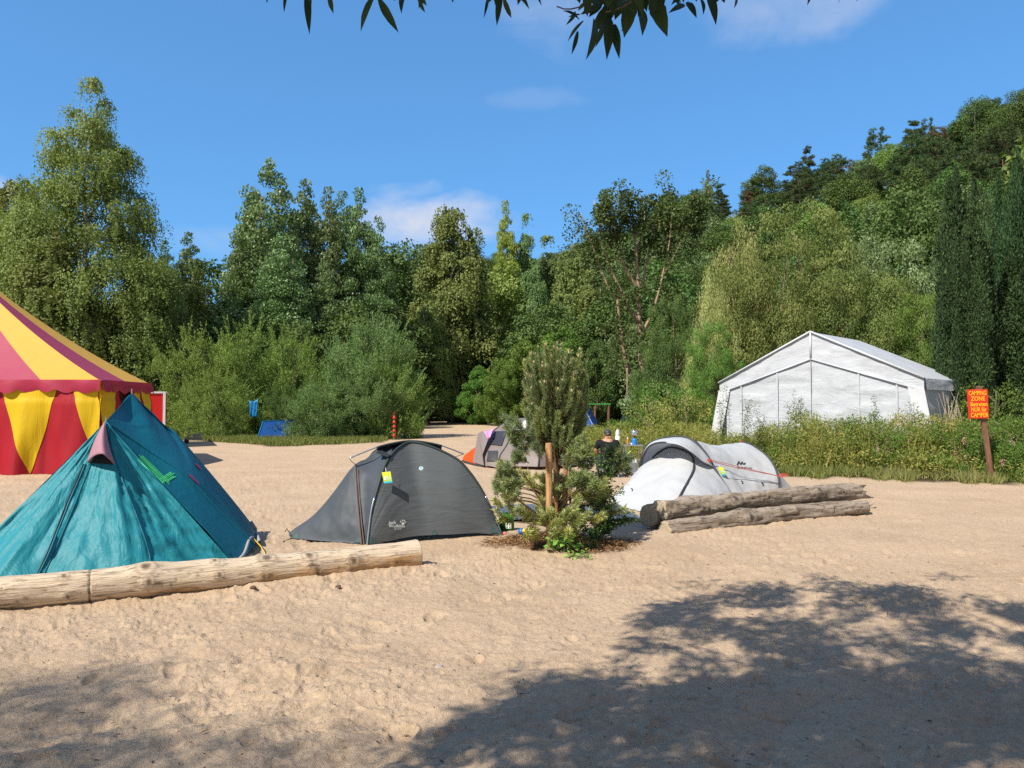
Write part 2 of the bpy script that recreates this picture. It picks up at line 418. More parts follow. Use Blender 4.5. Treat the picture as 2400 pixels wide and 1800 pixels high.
L.new(b, p.inputs['Normal']); L.new(p.outputs[0], out.inputs[0])
ground = obj('sand_ground', V, Fq, m, smooth=True, var=sandm.ravel(), org=(0, 0, 0), kind='structure', label='pale sand beach running back to the wooded hill')
a2 = ground.data.attributes.new('mulch', 'FLOAT', 'POINT'); a2.data.foreach_set('value', mulch.ravel().astype(np.float32))
def gnd(x, y):
    """surface height incl. heap"""
    return gzf(x, y) + .10*math.exp(-((math.hypot((x-MC[0]), (y-MC[1])/.8)/.45)**2))
# ------------------------------------------------------------------ foliage generators (numpy; tens of thousands of real leaves per crown)
def unit(v): return v/(np.linalg.norm(v, axis=-1, keepdims=True)+1e-9)
def rnd_dir(rs, n): return unit(rs.normal(size=(n, 3)))
def leaves(P, A, Nn, Ln, Wd, var, fold=.12, wide=.42):
    """diamond leaves: base P, along A, surface normal about Nn"""
    A = unit(A); S = unit(np.cross(A, Nn)); Nn = np.cross(S, A)
    Ln = np.broadcast_to(np.asarray(Ln, float), (len(P),))[:, None]; Wd = np.broadcast_to(np.asarray(Wd, float), (len(P),))[:, None]
    b = P; t = P + A*Ln + Nn*Ln*-fold; s1 = P + A*Ln*wide + S*Wd*.5 + Nn*Ln*fold*.5; s2 = P + A*Ln*wide - S*Wd*.5 + Nn*Ln*fold*.5
    V = np.stack([b, s1, t, s2], 1).reshape(-1, 3)
    Fc = np.arange(len(P)*4).reshape(-1, 4)
    return V, Fc, np.repeat(var, 4)
class LB:
    def __init__(s): s.V = []; s.F = []; s.v = []; s.n = 0
    def add(s, t):
        V, Fc, v = t; s.V.append(V); s.F.append(Fc+s.n); s.v.append(v); s.n += len(V)
    def get(s): return np.vstack(s.V), np.vstack(s.F), np.concatenate(s.v)

def crown_clumps(rs, prof, H, n, size, z0=.08, inner=.35, squash=.75):
    """clump centres filling a crown whose radius at height fraction t is prof(t)"""
    t = []
    while len(t) < n:
        u = rs.uniform(z0, 1)
        if rs.rand() < max(.08, prof(u))/1.0: t.append(u)
    t = np.array(t); a = rs.uniform(0, 2*math.pi, n)
    rmax = np.array([prof(u) for u in t]); rr_ = np.sqrt(rs.uniform(inner, 1, n))*rmax
    return t, a, rr_, rmax
def broad_tree(rs, H, Rw, prof, nclump, csize, nleaf, leaf, lw, z0=.08, mode='mix', trunk_r=.16, hang=0, up=0, bare=0, lobes=.25, droop=.0, limbs=14, trunkseg=10, lean=0):
    """returns (crown leaves, wood tube mesh) of a tree with base at 0"""
    lo = [(rs.uniform(0, 2*math.pi), rs.uniform(.1, 1), rs.uniform(.15, .35)) for _ in range(9)]
    t, a, r0, rmax = crown_clumps(rs, prof, H, nclump, csize, z0)
    lob = np.array([max(0, max(math.cos(ai-la)*math.exp(-((ti-lt)/lwid)**2) for la, lt, lwid in lo)) for ai, ti in zip(a, t)])
    rad = (r0*Rw)*(1-lobes+lobes*1.7*lob)
    cs = csize*rs.uniform(.6, 1.35, nclump)*(0.55+.45*np.minimum(1, rmax*1.5))
    Cc = np.stack([np.cos(a)*rad, np.sin(a)*rad, t*H - cs*.3 - droop*rad], 1)
    Cc[:, 0] += lean*t*H
    lb = LB(); per = nleaf//nclump
    w_ = cs**2; w_ = w_/w_.mean()
    for i in range(nclump):
        k = max(6, int(per*w_[i])); d = rnd_dir(rs, k); rad_ = cs[i]*(.25+.75*rs.rand(k)**.4)
        P = Cc[i] + d*rad_[:, None]*np.array([1, 1, .72])
        cv = rs.uniform(.0, .45)
        if hang:
            q = rs.rand(k); P[:, 2] -= q**1.5*hang*cs[i]*1.2; A = d*.35 + np.array([0, 0, -1.0])+rs.normal(size=(k, 3))*.35; Nn = unit(d*1.2+np.array([0, 0, .25])+rs.normal(size=(k, 3))*.4)
        elif up:
            A = d*.5+np.array([0, 0, up])+rs.normal(size=(k, 3))*.4; Nn = unit(d*1.2+np.array([0, 0, .3])+rs.normal(size=(k, 3))*.4)
        else:
            A = d*.5+np.array([0, 0, -.3])+rs.normal(size=(k, 3))*.6; Nn = unit(d*1.2+np.array([0, 0, .5])+rs.normal(size=(k, 3))*.38)
        lb.add(leaves(P, A, Nn, leaf*rs.uniform(.6, 1.25, k), leaf*lw*rs.uniform(.7, 1.2, k), np.clip(cv+rs.rand(k)*.55, 0, 1)))
    wd = MB()
    z = np.linspace(0, 1, trunkseg); wob = np.cumsum(rs.normal(size=(trunkseg, 2))*.012*H, axis=0)*z[:, None]
    tp = np.stack([wob[:, 0]+lean*z*H, wob[:, 1], z*H*.86], 1)
    wd.tube(tp, trunk_r*(1-z*.93)**.8+.01, 7)
    idx = rs.choice(nclump, min(limbs, nclump), replace=False)
    for i in idx:
        e = Cc[i]; hb = max(.04*H, e[2]-np.hypot(e[0]-lean*e[2], e[1])*rs.uniform(.5, 1.1)); f = hb/(H*.93)
        s0 = np.array([np.interp(f, z, tp[:, 0]), np.interp(f, z, tp[:, 1]), hb]); mid = (s0+e)/2+np.array([0, 0, .06*H*rs.rand()])
        wd.tube(resample([s0, mid, e], 5), np.linspace(trunk_r*max(0, 1-f)*.5+.012, .012, 5), 5)
    return lb.get(), wd, Cc, cs
def birch_tree(rs, H, Rw, prof, nclump, csize, nstrand, leaf, z0=.12, trunk_r=.14, hangL=1.4, lw=.75):
    """weeping birch: foliage hangs in curtains from arching twigs"""
    t, a, r0, rmax = crown_clumps(rs, prof, H, nclump, csize, z0, inner=.12)
    cs = csize*rs.uniform(.6, 1.4, nclump)*(.5+.5*np.minimum(1, rmax*1.4))
    Cc = np.stack([np.cos(a)*r0*Rw, np.sin(a)*r0*Rw, t*H-cs*.2], 1)
    lb = LB(); w_ = (cs+.25*csize)/(cs+.25*csize).sum()
    for i in range(nclump):
        k = max(3, int(nstrand*w_[i])); cv = rs.uniform(0, .4)
        d = rnd_dir(rs, k); d[:, 2] = np.abs(d[:, 2])*.6
        S = Cc[i]+d*(cs[i]*rs.rand(k)**.5)[:, None]
        ln = hangL*rs.uniform(.25, 1, k)*(.5+.5*cs[i]/csize)
        per = 15
        u = rs.rand(k, per); out_ = unit(S-np.array([0, 0, S[:, 2].mean()])+1e-6); out_[:, 2] = 0
        P = S[:, None, :] + np.stack([out_[:, None, 0]*u*.25*ln[:, None], out_[:, None, 1]*u*.25*ln[:, None], -u*u*ln[:, None]+u*.1*ln[:, None]], -1)
        P = (P+rs.normal(size=P.shape)*.055).reshape(-1, 3); m_ = len(P)
        A = np.array([0, 0, -1.0])+rs.normal(size=(m_, 3))*.55
        Nn = unit(np.repeat(out_*.4+d*np.array([1.2, 1.2, .6]), per, 0)+rs.normal(size=(m_, 3))*.45+np.array([0, 0, .35]))
        lb.add(leaves(P, A, Nn, leaf*rs.uniform(.6, 1.3, m_), leaf*lw*rs.uniform(.7, 1.2, m_), np.clip(cv+rs.rand(m_)*.6, 0, 1)))
    wd = MB(); z = np.linspace(0, 1, 12); wob = np.cumsum(rs.normal(size=(12, 2))*.01*H, axis=0)*z[:, None]
    tp = np.stack([wob[:, 0], wob[:, 1], z*H*.90], 1); wd.tube(tp, trunk_r*(1-z)**.85+.012, 8)
    for i in rs.choice(nclump, min(40, nclump), replace=False):
        e = Cc[i]; hb = max(.1*H, e[2]-np.hypot(e[0], e[1])*rs.uniform(.9, 1.5)); f = hb/(H*.95)
        if f > .93: continue
        s0 = np.array([np.interp(f, z, tp[:, 0]), np.interp(f, z, tp[:, 1]), hb]); wd.tube(resample([s0, (s0+e)/2+np.array([0, 0, .05*H*rs.rand()]), e], 5), np.linspace(trunk_r*(1-f)*.4+.01, .01, 5), 5)
    return lb.get(), wd, Cc, cs
def pine_tree(rs, H, Rw, prof, nclump, csize, per, leaf, trunk_r=.16, z0=.3, inner=.25):
    """hill pine: dark upward tufts of needles in layered pads"""
    t, a, r0, rmax = crown_clumps(rs, prof, H, nclump, csize, z0, inner=inner)
    Cc = np.stack([np.cos(a)*r0*Rw, np.sin(a)*r0*Rw, t*H], 1); lb = LB()
    for i in range(nclump):
        nt_ = 9; cv = rs.uniform(0, .5)
        d = rnd_dir(rs, nt_); T = Cc[i]+d*csize*np.array([.9, .9, .38])*rs.rand(nt_)[:, None]**.4
        P = np.repeat(T, per, 0); k = len(P)
        A = rnd_dir(rs, k); A[:, 2] = np.abs(A[:, 2])*1.1+.15
        lb.add(leaves(P, A, rnd_dir(rs, k), leaf*rs.uniform(.7, 1.2, k), leaf*.13, np.clip(cv+rs.rand(k)*.5, 0, 1), 0, .5))
    wd = MB(); z = np.linspace(0, 1, 8); wd.tube(np.stack([z*0, z*0, z*H*.88], 1)+rs.normal(size=(8, 3))*.01*H*z[:, None], trunk_r*(1-z*.9), 6)
    for i in rs.choice(nclump, min(22, nclump), replace=False):
        e = Cc[i]; s0 = np.array([0, 0, max(.1*H, e[2]-.1*H)]); wd.tube([s0, (s0+e)/2, e-[0, 0, .1]], [.05, .035, .015], 5)
    return lb.get(), wd, Cc, cs_dummy
cs_dummy = None

# leaf colours (linear albedo)
M_birch = leaf_mat('birch_leaf', [(0.102, 0.145, 0.037), (0.180, 0.230, 0.066), (0.264, 0.306, 0.095)], trans=.30)
M_poplar = leaf_mat('poplar_leaf', [(0.068, 0.122, 0.042), (0.120, 0.189, 0.061), (0.298, 0.397, 0.198)], trans=.22, rough=.42, spec=.3)
M_dark = leaf_mat('dark_leaf', [(0.044, 0.083, 0.024), (0.086, 0.147, 0.037), (0.145, 0.222, 0.055)], trans=.26)
M_bright = leaf_mat('bright_leaf', [(0.069, 0.144, 0.028), (0.116, 0.223, 0.040), (0.191, 0.310, 0.061)], trans=.38)
M_willow = leaf_mat('willow_leaf', [(0.101, 0.170, 0.041), (0.179, 0.278, 0.065), (0.273, 0.397, 0.113)], trans=.34)
M_gwillow = leaf_mat('greywillow_leaf', [(0.090, 0.152, 0.049), (0.152, 0.229, 0.079), (0.251, 0.339, 0.139)], trans=.28)
M_gold = leaf_mat('gold_leaf', [(0.122, 0.185, 0.042), (0.204, 0.296, 0.068), (0.342, 0.453, 0.146)], trans=.34)
M_yellow = leaf_mat('yellow_leaf', [(0.179, 0.250, 0.046), (0.281, 0.350, 0.068), (0.384, 0.450, 0.088)], trans=.38)
M_pine = leaf_mat('pine_needle', [(0.034, 0.059, 0.022), (0.062, 0.100, 0.031), (0.099, 0.140, 0.044)], trans=.08, objvar=.4)
M_brownpine = leaf_mat('brown_needle', [(0.086, 0.073, 0.031), (0.145, 0.116, 0.052), (0.205, 0.147, 0.068)], trans=.08)
M_cyp = leaf_mat('cypress_spray', [(.014, .032, .012), (.030, .064, .022), (.065, .125, .042)], trans=.08, objvar=.2)
B_white = bark('birch_bark', (.52, .49, .43), (.07, .06, .05), (5, 5, 9))
B_brown = bark('brown_bark', (.20, .15, .10), (.07, .05, .035))
B_grey = bark('grey_bark', (.30, .24, .17), (.12, .09, .06))
B_pine = bark('pine_bark', (.24, .13, .08), (.09, .055, .035))

RS = lambda s: np.random.RandomState(s)
PROTO = {}
def with_shoots(res, seed, n, ln, leaf, lw, H, Rw):
    """long upright leafy shoots breaking the outline of a willow bush"""
    (V, Fc, v), wd, Cc, cs = res; rs = RS(seed); lb = LB(); lb.add((V, Fc, v))
    for i in range(n):
        c_ = Cc[rs.randint(len(Cc))]; o_ = np.array([c_[0]/Rw, c_[1]/Rw, 0])*.55; d = unit(o_+np.array([rs.normal()*.15, rs.normal()*.15, 1.0])); L_ = ln*rs.uniform(.5, 1.1); k = 34; t = rs.rand(k)
        P = c_+d*(t*L_)[:, None]+np.array([o_[0], o_[1], -.25])*(t*t)[:, None]*L_*.5; A = d*.8+rs.normal(size=(k, 3))*.45
        lb.add(leaves(P, A, rnd_dir(rs, k)+np.array([0, -.5, .6]), leaf*rs.uniform(.7, 1.2, k), leaf*lw, np.clip(rs.uniform(.15, .5)+rs.rand(k)*.5, 0, 1)))
    return lb.get(), wd, Cc, cs
def proto(key, res, leafm, woodm):
    (V, Fc, v), wd, *_ = res
    PROTO[key] = (mesh_from(key+'_crown', V, Fc, leafm, var=v), mesh_from(key+'_trunk', np.vstack(wd.V), wd.F, woodm, smooth=True), float(np.percentile(V[:, 2], 99.8)))
def put_tree(key, px, topy, y, label, cat='tree', group=None, wid=1.0, rz=None, name='tree', leafm=None, crown='crown', base=None, rs=None, sink=.1):
    """stand a tree at distance y on the line of sight px; its tip reaches photo row topy"""
    x = float(W(px, 950, y)[0]); z0 = gzf(x, y)-sink if base is None else base
    top = float(W(px, topy, y)[2]); cm, tm, H = PROTO[key]
    sz = (top-z0)/H; sx = sz*wid
    e = thing(name, (x, y, z0), label, cat, group); e.scale = (sx, sx, sz); e.rotation_euler = (0, 0, random.uniform(0, 6.28) if rz is None else rz)
    c_ = bpy.data.objects.new(crown, cm); C.objects.link(c_); c_.parent = e
    t_ = bpy.data.objects.new('trunk', tm); C.objects.link(t_); t_.parent = e
    if leafm is not None:
        c_.material_slots[0].link = 'OBJECT'; c_.material_slots[0].material = leafm
    return e
random.seed(11)
def P_round(t): return math.sin(math.pi*min(1, max(0, (t*.92+.08))))**.6
def P_egg(t): return max(0, (1-t))**.55*min(1, (t+.12)/.3)**.6
def P_col(t): return max(0.02, (1-t))**.45*min(1, (t+.25)/.4)
def P_bush(t): return max(0, 1-t**2.6)**.6
def P_birch(t): return max(.03, (1-t))**.78*min(1, (t+.1)/.28)

# big weeping birch, far left
def P_bigb(t):
    return float(np.interp(t, [0, .1, .3, .42, .55, .66, .75, .85, .93, 1], [.62, 1.0, 1.0, .96, .76, .56, .45, .30, .17, .04]))
proto('bigbirch', birch_tree(RS(1), 17.5, 4.4, P_bigb, 300, .95, 12500, .11, z0=.06, trunk_r=.20, hangL=1.9, lw=.8), M_birch, B_white)
proto('birch', birch_tree(RS(2), 18, 4.2, P_birch, 170, 1.15, 5600, .19, trunk_r=.16, hangL=2.3, lw=.75), M_birch, B_white)
proto('birchb', birch_tree(RS(3), 18, 3.4, P_birch, 130, 1.0, 4300, .19, trunk_r=.13, hangL=2.0, lw=.75), M_birch, B_white)
def P_pop(t): return float(np.interp(t, [0, .1, .35, .6, .8, .92, 1], [.7, 1, .95, .75, .55, .34, .10]))
proto('poplar', broad_tree(RS(4), 22, 3.5, P_pop, 300, .92, 44000, .235, .85, up=.7, trunk_r=.2, lobes=.22), M_poplar, B_grey)
proto('poplarb', broad_tree(RS(5), 22, 2.7, P_pop, 220, .80, 34000, .235, .85, up=.8, trunk_r=.18, lobes=.25), M_poplar, B_grey)
proto('round', broad_tree(RS(6), 14, 4.8, P_round, 130, 1.25, 24000, .30, .7, lobes=.3), M_dark, B_brown)
proto('roundb', broad_tree(RS(7), 14, 4.2, P_egg, 120, 1.2, 22000, .30, .7, lobes=.35), M_dark, B_brown)
proto('maple', broad_tree(RS(8), 12, 4.6, P_round, 170, .85, 32000, .25, .8, lobes=.7, limbs=20), M_bright, B_brown)
proto('willowbush', with_shoots(broad_tree(RS(9), 6.5, 3.6, P_bush, 170, .55, 34000, .15, .33, z0=.02, up=.6, trunk_r=.07, limbs=40, lobes=.5), 5, 420, 1.5, .17, .3, 6.5, 3.6), M_willow, B_brown)
proto('willowbushb', with_shoots(broad_tree(RS(10), 6.0, 3.2, P_bush, 190, .46, 34000, .15, .30, z0=.0, trunk_r=.06, limbs=40, lobes=.6, up=.25), 6, 420, 1.2, .16, .3, 6.0, 3.2), M_gwillow, B_brown)
proto('pine', pine_tree(RS(11), 13, 3.6, P_round, 75, 1.05, 22, .55), M_pine, B_pine)
proto('pineb', pine_tree(RS(12), 13, 2.6, P_egg, 60, .9, 22, .55, z0=.2), M_pine, B_pine)
# ------------------------------------------------------------------ trees, one by one
BG = 'weeping birches behind the striped tent'
put_tree('bigbirch', 200, 200, 45, 'tallest weeping birch, white trunk showing, behind the striped tent', 'birch tree', name='birch_tree', wid=1.0, rz=.4)
put_tree('birch', 20, 440, 49, 'weeping birch cut by the left edge of the picture', 'birch tree', group=BG, name='birch_tree', wid=1.1)
put_tree('birchb', 335, 600, 47, 'low weeping birch leaning out right of the tallest birch', 'birch tree', group=BG, name='birch_tree', wid=1.5)
put_tree('birch', 120, 560, 42, 'dense weeping birch right above the striped tent roof', 'birch tree', group=BG, name='birch_tree', wid=1.4, rz=2.2)
put_tree('birchb', -60, 480, 50, 'tall birch outside the left edge of the picture', 'birch tree', group=BG, name='birch_tree', wid=1.3)
put_tree('birchb', 470, 640, 52, 'pale olive birch above the willow bushes left of the poplars', 'birch tree', group=BG, name='birch_tree', wid=1.35)
put_tree('birchb', 420, 690, 50, 'short birch between the tallest birch and the willow bushes', 'birch tree', group=BG, name='birch_tree', wid=1.5)
PG = 'poplars in the middle distance'
for px, ty, d, wd_, k, lab in (
    (628, 392, 58, .95, 'poplar', 'tallest poplar with narrow crown tip'),
    (590, 470, 60, .8, 'poplarb', 'poplar hugging the left side of the tallest poplar'),
    (708, 436, 62, .95, 'poplarb', 'second tallest poplar, single pointed top'),
    (762, 452, 60, .80, 'poplarb', 'slim poplar next right of the single pointed one'),
    (800, 462, 63, .85, 'poplarb', 'poplar in the middle of the right-hand poplar clump'),
    (842, 455, 61, .80, 'poplarb', 'last tall poplar of the right-hand clump'),
    (884, 520, 61, .75, 'poplarb', 'short poplar at the right end of the poplar row'),
    (560, 560, 56, .9, 'poplarb', 'lower poplar at the left end of the main poplars'),
    (665, 560, 54, 1.15, 'poplar', 'broad lower poplar in front of the tallest poplars'),
    (755, 620, 55, 1.15, 'poplarb', 'leafy young poplar below the middle of the poplar row'),
    (384, 575, 74, .85, 'poplarb', 'distant poplar tip just right of the tallest birch'),
    (440, 556, 76, .95, 'poplarb', 'distant dark poplar standing free against the sky'),
    (360, 640, 72, 1.1, 'poplar', 'distant low poplar behind the birch edge')):
    put_tree(k, px, ty, d, lab, 'poplar tree', group=PG, name='poplar_tree', wid=wd_)
# dark broadleaved trees and birches across the middle
MG = 'mixed trees at the foot of the hill'
for k, px, ty, d, wd_, lm, nm, cat, lab in (
    ('round', 500, 620, 84, 1.0, None, 'tree', 'tree', 'dark tree in the notch left of the poplars'),
    ('roundb', 540, 700, 52, 1.3, M_poplar, 'tree', 'tree', 'grey-green tree rising behind the yellowish willow bushes'),
    ('roundb', 905, 590, 80, 1.1, None, 'tree', 'tree', 'dark tree right of the last poplar'),
    ('round', 960, 575, 96, 1.0, None, 'tree', 'tree', 'round-topped dark tree under the cloud'),
    ('roundb', 900, 690, 62, 1.2, M_dark, 'tree', 'tree', 'dark tree filling the gap left of the middle birch'),
    ('birch', 1062, 500, 72, 1.05, None, 'birch_tree', 'birch tree', 'tall weeping birch with white trunk in the middle of the picture'),
    ('birchb', 1005, 690, 66, 1.2, None, 'birch_tree', 'birch tree', 'small birch at the left foot of the middle birch'),
    ('birchb', 1110, 640, 74, 1.3, M_dark, 'birch_tree', 'birch tree', 'dull green birch right of the middle birch'),
    ('poplarb', 1187, 484, 84, .62, M_yellow, 'tree', 'tree', 'slender yellow-green tree standing above the others'),
    ('roundb', 1180, 620, 80, 1.0, M_gold, 'tree', 'tree', 'yellow-olive tree below the slender yellow-green one'),
    ('birchb', 1238, 508, 86, .68, M_gwillow, 'birch_tree', 'birch tree', 'slim grey-green birch right of the yellow-green tree'),
    ('birch', 1250, 640, 78, .9, M_gwillow, 'birch_tree', 'birch tree', 'grey-green birch below the slim one'),
    ('birchb', 1290, 560, 90, 1.2, M_gwillow, 'birch_tree', 'birch tree', 'dull birch in front of the hill, left of the bare-trunked tree'),
    ('birch', 1345, 580, 82, .9, None, 'birch_tree', 'birch tree', 'olive weeping birch behind the bare-trunked tree'),
    ('birchb', 1390, 640, 76, 1.3, None, 'birch_tree', 'birch tree', 'lower olive birch behind the bare-trunked tree'),
    ('round', 1300, 720, 66, 1.1, M_dark, 'tree', 'tree', 'dark tree behind the bright green maples'),
    ('roundb', 1430, 690, 70, 1.2, M_dark, 'tree', 'tree', 'dark tree right behind the bare trunks'),
    ('round', 1560, 660, 68, 1.1, M_dark, 'tree', 'tree', 'dark tree between the bare trunks and the golden willow'),
    ('round', 1480, 760, 58, 1.0, M_poplar, 'tree', 'tree', 'grey-green tree low behind the bare trunks'),
    ('maple', 1175, 850, 60, .75, None, 'maple_tree', 'maple tree', 'bright green maple just left of the staked pine tip'),
    ('maple', 1250, 790, 63, .9, None, 'maple_tree', 'maple tree', 'bright green maple behind the staked pine tip'),
    ('maple', 1330, 770, 60, .85, None, 'maple_tree', 'maple tree', 'bright green maple right of the staked pine tip'),
    ('maple', 1120, 860, 64, .9, None, 'maple_tree', 'maple tree', 'low bright maple right of the middle birch trunk'),
    ('maple', 1400, 800, 56, .7, M_dark, 'maple_tree', 'maple tree', 'deep green maple left of the bare trunks'),
    ('maple', 1600, 780, 46, .95, M_dark, 'maple_tree', 'maple tree', 'deep green maple right of the bare trunks'),
    ('maple', 1545, 830, 42, .85, M_poplar, 'maple_tree', 'maple tree', 'low grey-green maple left of the big white tent'),
    ('round', 960, 800, 66, .9, M_dark, 'tree', 'tree', 'dark low tree between grey willow and middle birch'),
    ('roundb', 830, 720, 52, 1.25, M_dark, 'tree', 'tree', 'dark tree behind the grey-green willow'),
    ('round', 700, 760, 50, .8, M_dark, 'tree', 'tree', 'dark tree in the gap between the willow bushes'),
    ('round', 330, 780, 52, .9, M_dark, 'tree', 'tree', 'dark tree behind the red trailer'),
    ('round', 250, 720, 50, .9, M_dark, 'tree', 'tree', 'dark tree behind the striped tent roof edge'),
    ('round', 60, 640, 50, 1.0, M_dark, 'tree', 'tree', 'dark tree behind the striped tent peak')):
    put_tree(k, px, ty, d, lab, cat, group=MG, name=nm, wid=wd_, leafm=lm)
# willow bushes in front
SG = 'willow bushes along the grass strip'
for k, px, ty, d, wd_, lm, lab in (
    ('willowbush', 460, 770, 42, .80, None, 'yellow-green willow bush right of the red trailer'),
    ('willowbush', 575, 748, 43, .85, None, 'tallest yellow-green willow bush, feathery top'),
    ('willowbush', 680, 770, 43, .75, None, 'yellow-green willow bush above the blue tent'),
    ('willowbush', 775, 850, 42, .7, None, 'low yellow-green willow bush right of the blue tent'),
    ('willowbushb', 500, 870, 37.5, .85, M_willow, 'leafy green bush left of the hanging blue cloth'),
    ('willowbushb', 880, 742, 38, .62, None, 'grey-green willow with pointed top'),
    ('willowbushb', 905, 815, 38, .66, M_willow, 'olive willow bush right end of the row'),
    ('willowbushb', 760, 885, 36.2, .9, M_gwillow, 'dense willow bush nearest the grass strip'),
    ('willowbushb', 850, 865, 37, .82, M_gwillow, 'spreading willow bush beside the red post'),
    ('willowbushb', 420, 850, 46, 1.1, M_dark, 'dark bush behind the trailer drawbar'),
    ('willowbushb', 665, 900, 38, .8, M_dark, 'dark bush drooping over the blue tent'),
    ('willowbush', 390, 800, 50, 1.1, M_willow, 'dark green bush rising behind the red trailer')):
    put_tree(k, px, ty, d, lab, 'bush', group=SG, name='willow_bush', wid=wd_, leafm=lm, crown='foliage')
# wooded hillside
HG = 'trees covering the hillside'; hr = random.Random(5)
placed = []
tries = 0
while len(placed) < 225 and tries < 9000:
    tries += 1
    px = hr.uniform(760, 2560); ft = float(np.interp(px, AZ, FT)); r = hr.uniform(ft+2, 172)
    ca = math.atan2(px-1200, F); x = r*math.sin(ca); y = r*math.cos(ca)
    if r < 78 and px < 1500: continue
    dmin = 5.2 if r > 110 else 4.6
    if any((x-a)**2+(y-b)**2 < dmin**2*(1+.0) for a, b in placed): continue
    placed.append((x, y))
    z0 = gzf(x, y); el = (z0+8-CAMH)/y
    pine = px > 1640 and (z0 > 18+ (2400-px)*.012) and hr.random() < .88
    if pine:
        k = hr.choice(['pine', 'pine', 'pineb']); h = hr.uniform(7, 10.5); lm = M_brownpine if hr.random() < .07 else None; nm, cat, lab = 'pine_tree', 'pine tree', 'dark pine among many on the upper hillside at the right'
    else:
        k = hr.choice(['round', 'roundb', 'round']); h = hr.uniform(7.5, 11.5); lm = hr.choice([None, None, M_poplar, M_dark, M_willow if px > 1700 else M_poplar]); nm, cat, lab = 'tree', 'tree', 'broadleaved tree among many on the lower and middle hillside'
    cm, tm, H = PROTO[k]
    e = thing(nm, (x, y, z0-.4), lab, cat, ('pines on the upper hillside' if pine else HG)); s = h/H; e.scale = (s*hr.uniform(1, 1.35),)*2+(s,); e.rotation_euler = (0, 0, hr.uniform(0, 6.28))
    c_ = bpy.data.objects.new('crown', cm); C.objects.link(c_); c_.parent = e
    t_ = bpy.data.objects.new('trunk', tm); C.objects.link(t_); t_.parent = e
    if lm is not None: c_.material_slots[0].link = 'OBJECT'; c_.material_slots[0].material = lm
# a few that stand out on the skyline
for k, px, ty, d, wd_, lm, lab in (
    ('poplarb', 1664, 405, 120, .6, M_poplar, 'thin tree poking above the hill skyline'),
    ('pineb', 1900, 345, 150, .8, None, 'pointed pine at the low end of the pine skyline'),
    ('pine', 2065, 300, 150, .7, None, 'flat-topped pine leaning on the skyline'),
    ('pineb', 2150, 282, 150, 1.0, None, 'pointed pine in the middle of the skyline'),
    ('pine', 2185, 278, 150, .5, None, 'open pine right of the pointed skyline pine'),
    ('round', 2300, 232, 120, .9, M_dark, 'big round-crowned tree high on the skyline at the right'),
    ('round', 2400, 215, 110, .9, M_dark, 'dark tree at the upper right corner of the wood')):
    put_tree(k, px, ty, d, lab, 'tree', group='trees on the hill skyline', name='pine_tree' if 'pine' in k else 'tree', wid=wd_, leafm=lm)
# ------------------------------------------------------------------ cloth surfaces, things laid on them
def surf(name, A, mat, parent, wr=0, wscale=4, seed=0, stretch=(1, 1, 1), solid=0, **k):
    A = np.array(A, float); r, c = A.shape[:2]
    if wr:
        du = np.gradient(A, axis=0); dv = np.gradient(A, axis=1); n = unit(np.cross(du, dv))
        q = A*np.array(stretch)*wscale
        h = fbm(q[..., 0], q[..., 1], seed, 3, z=q[..., 2])
        u = np.linspace(0, 1, r)[:, None]; v = np.linspace(0, 1, c)[None, :]
        m = np.clip(np.minimum(np.minimum(u, 1-u), np.minimum(v, 1-v))*9, 0, 1)
        A = A + n*(h*wr*m)[..., None]
    return obj(name, A.reshape(-1, 3), grid_faces(r, c), mat, parent, smooth=True, solid=solid, **k)
def bvh_of(*obs):
    V = []; Fs = []; n = 0
    for o in obs:
        org = ORG[o.name]; vs = np.empty(len(o.data.vertices)*3); o.data.vertices.foreach_get('co', vs)
        vs = vs.reshape(-1, 3)+org; V += [tuple(v) for v in vs]; Fs += [tuple(i+n for i in p.vertices) for p in o.data.polygons]; n += len(vs)
    return BVHTree.FromPolygons(V, Fs)
def cast(b, px, py, off=.006):
    r = ray(px, py); d = Vector(r).normalized(); h = b.ray_cast(Vector((0, 0, CAMH)), d)
    if h[0] is None: return None
    n = h[1] if h[1].dot(d) < 0 else -h[1]
    return np.array(h[0]+n*off)
def cast_line(b, pts, n=30, off=.006):
    q = resample([(p[0], p[1], 0) for p in pts], n); o = [cast(b, x, y, off) for x, y, _ in q]
    return [p for p in o if p is not None]
def decal(name, b, quadpts, mat, parent, nu=6, nv=6, off=.005, **k):
    """flat piece laid on a surface, given by its four corners seen from the camera (tl, tr, br, bl)"""
    q = np.array(quadpts, float); g = []
    for j in range(nv+1):
        for i in range(nu+1):
            u, v = i/nu, j/nv; p = (q[0]*(1-u)+q[1]*u)*(1-v)+(q[3]*(1-u)+q[2]*u)*v
            w_ = cast(b, p[0], p[1], off); g.append(w_)
    if any(x is None for x in g):
        ok = [x for x in g if x is not None]
        if not ok: return None
        last = ok[0]; h = []
        for x in g: last = x if x is not None else last; h.append(last)
        g = h
    return obj(name, np.array(g), grid_faces(nv+1, nu+1)[:, ::-1], mat, parent, smooth=True, **k)
def text_mesh(body, bold=0.0):
    cu = bpy.data.curves.new('t', 'FONT'); cu.body = body; cu.align_x = 'CENTER'; cu.align_y = 'CENTER'; cu.offset = bold; cu.resolution_u = 3
    ob = bpy.data.objects.new('t', cu); me = bpy.data.meshes.new_from_object(ob)
    V = np.array([v.co[:] for v in me.vertices]); Fs = [tuple(p.vertices) for p in me.polygons]
    bpy.data.objects.remove(ob); bpy.data.curves.remove(cu); bpy.data.meshes.remove(me)
    c = (V.max(0)+V.min(0))/2; s = V.max(0)-V.min(0); return (V-c)/max(s[0], 1e-6), Fs, s[1]/s[0]
